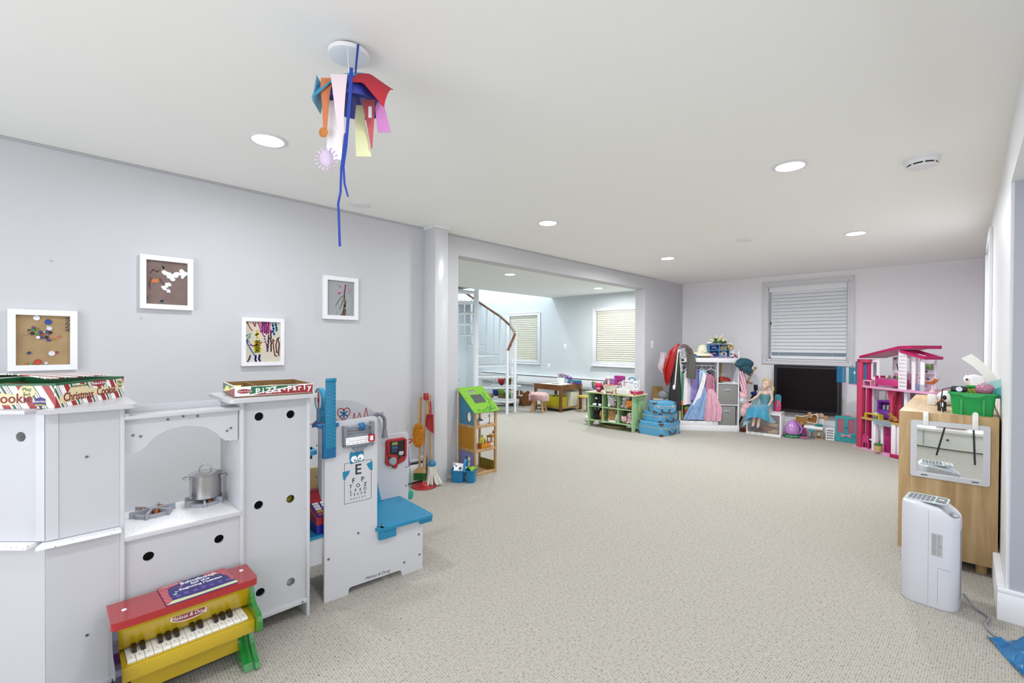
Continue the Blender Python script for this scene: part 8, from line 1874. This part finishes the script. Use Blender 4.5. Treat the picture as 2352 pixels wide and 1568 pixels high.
b = B(); b.box(-.13, -.06, .035, .13, .08, .07, .006); b.obj('case_lid', mat('case_teal', '#1f8aa0', .35), tbx)
b = B(); b.box(-.02, -.066, .012, .02, -.058, .045, .003); b.obj('clasp', mat('clasp_orange', '#e8a83c', .4), tbx)
cra = thing('loose_crayons', 'few loose coloured pencils lying on the white table top', 'pencils', (-5.72, 7.0, .5035), 10)
for i in range(5): b = B(); b.cyl((-.06+.025*i, -.02+.01*(i % 2), .005), (-.01+.025*i, .03-.012*(i % 3), .005), .005, seg=6); b.obj('pencil', mat('pencil_%d' % i, ('#3a5aa8', '#8a5a3a', '#5a8ac0', '#a8483a', '#3a3a48')[i], .5), cra)
# wooden doll cradle and the soft toy heap by the stairs
cd2 = thing('doll_cradle', 'brown wooden doll bed with a grey mattress behind the stairs', 'toy furniture', (-6.62, 7.02, 0), -5)
for x in (-.13, .16): b = B(); b.flat([(-.12, .0), (.14, .0), (.14, .26), (.01, .31), (-.12, .26)], [], 'x', x, x+.02); b.obj('end_board', m_oak, cd2)
b = B(); b.box(-.11, -.12, .05, .16, -.1, .2); b.obj('side_board', m_oak, cd2)
b = B(); b.box(-.11, -.10, .14, .16, .13, .2, .01); b.obj('mattress', mat('cushion_grey', '#a9adb6', .9), cd2)
wk = thing('toy_hamper', 'wicker basket of purple and orange soft toys under the stairs', 'basket', (-6.95, 6.95, 0), 0)
b = B(); b.box(-.2, -.12, .06, .2, .12, .27, .01); b.obj('wicker', mat('wicker_brown', '#9c7446', .8, bump=.7, bscale=70, var=.2, vscale=60), wk)
b = B(); b.box(-.205, -.125, .25, .205, .125, .30, .01); b.obj('liner', m_frame, wk)
for x, c in ((-.1, '#3c2f66'), (.0, '#4a3a7a'), (.1, '#d8783a'), (.16, '#e09a6a')): b = B(); b.ell((x, -.03, .33), (.06, .05, .045), 12); b.obj('soft_toy_top', mat('hamper_'+c[1:], c, .9), wk)
b = B(); b.box(-.19, -.1, 0, .19, .1, .06); b.obj('base', mat('wicker_dark', '#6f5030', .8), wk)
heap = [(-6.98, 5.42, .60, .14, '#c49a78', 'large tan soft toy bear on the heap at the left of the stairs', 'round'), (-6.86, 5.46, .60, .11, '#c3cbd2', 'pale grey soft toy elephant on the heap beside the tan bear', 'drop'), (-7.05, 5.34, .48, .12, '#d9a8a0', 'pink soft toy at the left edge of the heap', 'round'), (-6.98, 5.30, .44, .12, '#2f8a4c', 'green soft toy low on the heap left of the stairs', 'round'), (-6.88, 5.33, .45, .10, '#b9c4b4', 'pale sage soft toy beside the green one', 'round')]
for k, (x, y, z, r_, c, lab, ears) in enumerate(heap):
    t = plush('plush_heap_toy', lab, (x, y, z-.11), 45, r_*8, c, '#b0704a' if k == 0 else None, ears, 'sit', big=True)
hp_ = thing('toy_chest', 'low white toy chest under the soft toy heap', 'chest', (-6.98, 5.40, 0), 45)
b = B(); b.box(-.24, -.15, 0, .24, .15, .40, .004); b.obj('chest_body', m_white, hp_)
b = B(); b.box(-.25, -.16, .37, .25, .16, .395, .003); b.obj('chest_rim', m_trim, hp_)
far = [(-7.0, 6.6, .50, '#d8dcd8', 'white soft toy with green leaf print behind the stair treads'), (-6.82, 6.62, .47, '#b8303c', 'red and yellow soft toy behind the stair treads'), (-6.70, 6.70, .48, '#8a7a3a', 'striped tan soft toy behind the stair treads'), (-6.58, 6.75, .53, '#b4b8c4', 'large grey soft toy behind the stair treads'), (-6.85, 6.50, .25, '#2348a0', 'dark blue soft toy between the lower treads'), (-6.72, 6.52, .27, '#7fb04a', 'lime soft toy between the lower treads'), (-6.62, 6.62, .20, '#6a9a5a', 'green soft toy snake between the lower treads'), (-6.95, 6.45, .18, '#c9b6a0', 'beige soft toy between the lower treads')]
for x, y, z, c, lab in far:
    plush('plush_bin_toy', lab, (x, y, z-.05), 40, 1.0, c, None, 'round', 'lie', big=True)
bn2 = thing('toy_bin_rack', 'grey toy bin rack behind the spiral stairs', 'rack', (-6.78, 6.68, 0), 35)
b = B(); b.box(-.3, -.05, .38, .32, .16, .42, .01); b.obj('upper_bin', mat('bin_lightgrey', '#c6cacf', .5), bn2)
b = B(); b.box(-.3, -.12, .06, .3, .1, .14, .01); b.obj('lower_bin', mat('bin_lightgrey', '#c6cacf', .5), bn2)
for x in (-.28, .28): b = B(); b.cyl((x, .12, 0), (x, .12, .42), .012, seg=8); b.cyl((x, -.1, 0), (x, -.1, .1), .012, seg=8); b.obj('rack_leg', m_st, bn2)
# ================================================================== RIBBON MOBILE UNDER THE CEILING
mb = thing('smoke_alarm', 'round white ceiling alarm that the ribbon mobile hangs from', 'smoke alarm', (-1.62, .785, H), 0)
b = B(); b.lathe([(.0001, 0), (.05, 0), (.05, -.014), (.0001, -.014)], seg=28, cap=False); b.obj('base', m_dark, mb)
b = B(); b.lathe([(.0001, -.012), (.066, -.012), (.072, -.016), (.07, -.03), (.05, -.036), (.0001, -.037)], seg=32, cap=False); b.obj('cover', m_white, mb)
MBX, MBY = -1.594, .796
rm = thing('ribbon_mobile', 'home made jellyfish mobile of a blue plastic bowl, coloured felt and paper streamers', 'mobile', (MBX, MBY, H), 45)
# local x runs left to right in view, -y towards the viewer
m_bowl = mat('bowl_blue', '#4650b4', .25, alpha=.9); 
b = B(); b.lathe([(.0001, -.125), (.035, -.127), (.07, -.14), (.088, -.175), (.1, -.215), (.096, -.215), (.084, -.178), (.066, -.145), (.0001, -.131)], seg=32, cap=False); b.obj('bowl', m_bowl, rm)
def strip(name, m, pts, w0, w1, th=.0018, ang=0, sway=.0):
    """a hanging strip of paper between points, width w0 at the top and w1 at the end"""
    n = len(pts)-1; ca, sa = cos(rad(ang)), sin(rad(ang))
    def fn(u, v):
        s = v*n; i = min(int(s), n-1); f = s-i; p = V(pts[i]).lerp(V(pts[i+1]), f); w_ = w0+(w1-w0)*v
        return (p.x+(u-.5)*w_*ca, p.y+(u-.5)*w_*sa+sway*sin(9*v+3*u), p.z)
    b = B(); b.sheet(fn, 3, 10, th); return b.obj(name, m, rm)
fb, fr2, fo, fp = mat('felt_sky', '#4db0dc', .8), mat('felt_crimson', '#c9283a', .8), mat('felt_orange', '#e58a5a', .8), mat('felt_blush', '#e2cfd6', .85)
b = B(); b.sheet(lambda u, v: (-.125+.175*u+.01*v, .03-.125*v*(1-.2*u), -.095-.075*v*v-.2*max(0, .36-u)**1.1*(.4+.6*v)-.006*sin(6*u)), 12, 8, .003); b.obj('blue_felt', fb, rm)
b = B(); b.sheet(lambda u, v: (-.105-.015*v-.012*u, -.085+.10*u, -.15-.085*v), 4, 6, .002); b.obj('blue_drop', mat('felt_sky_thin', '#8ccbe8', .8, alpha=.85), rm)
b = B(); b.sheet(lambda u, v: (.02+.11*u, .03-.125*v, -.095-.085*v*v-.13*max(0, u-.35)**1.0*(.5+.5*v)), 10, 6, .003); b.obj('red_felt', fr2, rm)
strip('orange_streamer', fo, [(-.07, -.075, -.155), (-.075, -.08, -.2), (-.075, -.08, -.25), (-.076, -.08, -.34)], .045, .012)
b = B(); b.ell((-.082, -.08, -.345), (.016, .006, .018), 8); b.obj('orange_tuft', mat('paper_amber', '#e08a3c', .7), rm)
strip('blush_streamer', fp, [(-.022, -.098, -.155), (-.02, -.10, -.22), (-.018, -.10, -.30), (-.006, -.10, -.40)], .058, .012)
strip('white_streamer', mat('paper_white', '#f3f1f4', .8), [(-.05, -.05, -.22), (-.05, -.055, -.32), (-.055, -.055, -.43)], .05, .055)
b = B()
for i in range(16): b.tube([(-.08+.03*cos(i*.4), -.055, -.43+.028*sin(i*.4)), (-.08+.042*cos(i*.4), -.058, -.43+.042*sin(i*.4))], .003, 5)
b.ell((-.08, -.056, -.425), (.026, .006, .03), 10); b.obj('lilac_tuft', mat('paper_lilac', '#d6c2dc', .8), rm)
strip('yellow_streamer', mat('paper_lemon', '#e9eab8', .8), [(.02, .0, -.21), (.018, .0, -.27), (.03, -.01, -.34), (.036, -.01, -.40)], .03, .055)
strip('red_streamer', mat('paper_coral', '#d8636a', .8), [(.055, -.02, -.20), (.062, -.02, -.28), (.068, -.02, -.375)], .05, .004)
b = B(); b.box(.056, -.0235, -.265, .068, -.0215, -.225); b.obj('white_cutout', mat('paper_white', '#f3f1f4', .8), rm)
strip('orchid_streamer', mat('paper_orchid', '#cf86c4', .8), [(.105, -.03, -.195), (.10, -.03, -.235), (.115, -.03, -.32)], .02, .048)
m_rib = mat('ribbon_blue', '#2547b4', .3)
strip('blue_ribbon', m_rib, [(.028, -.05, -.02), (.02, -.055, -.125)], .008, .007)
strip('blue_ribbon', m_rib, [(.022, -.102, -.135), (.016, -.104, -.25), (.005, -.104, -.40), (-.004, -.104, -.47), (.0, -.104, -.53), (.012, -.104, -.575)], .012, .006, ang=20)
strip('blue_ribbon', m_rib, [(.004, -.106, -.36), (-.01, -.106, -.48), (-.012, -.106, -.56), (-.02, -.106, -.60), (-.018, -.106, -.63), (-.014, -.106, -.745)], .008, .009, ang=-15)
b = B(); b.tube([(-.01, -.05, -.03), (-.004, -.055, -.12)], .0012, 5); b.obj('thread', m_frame, rm)
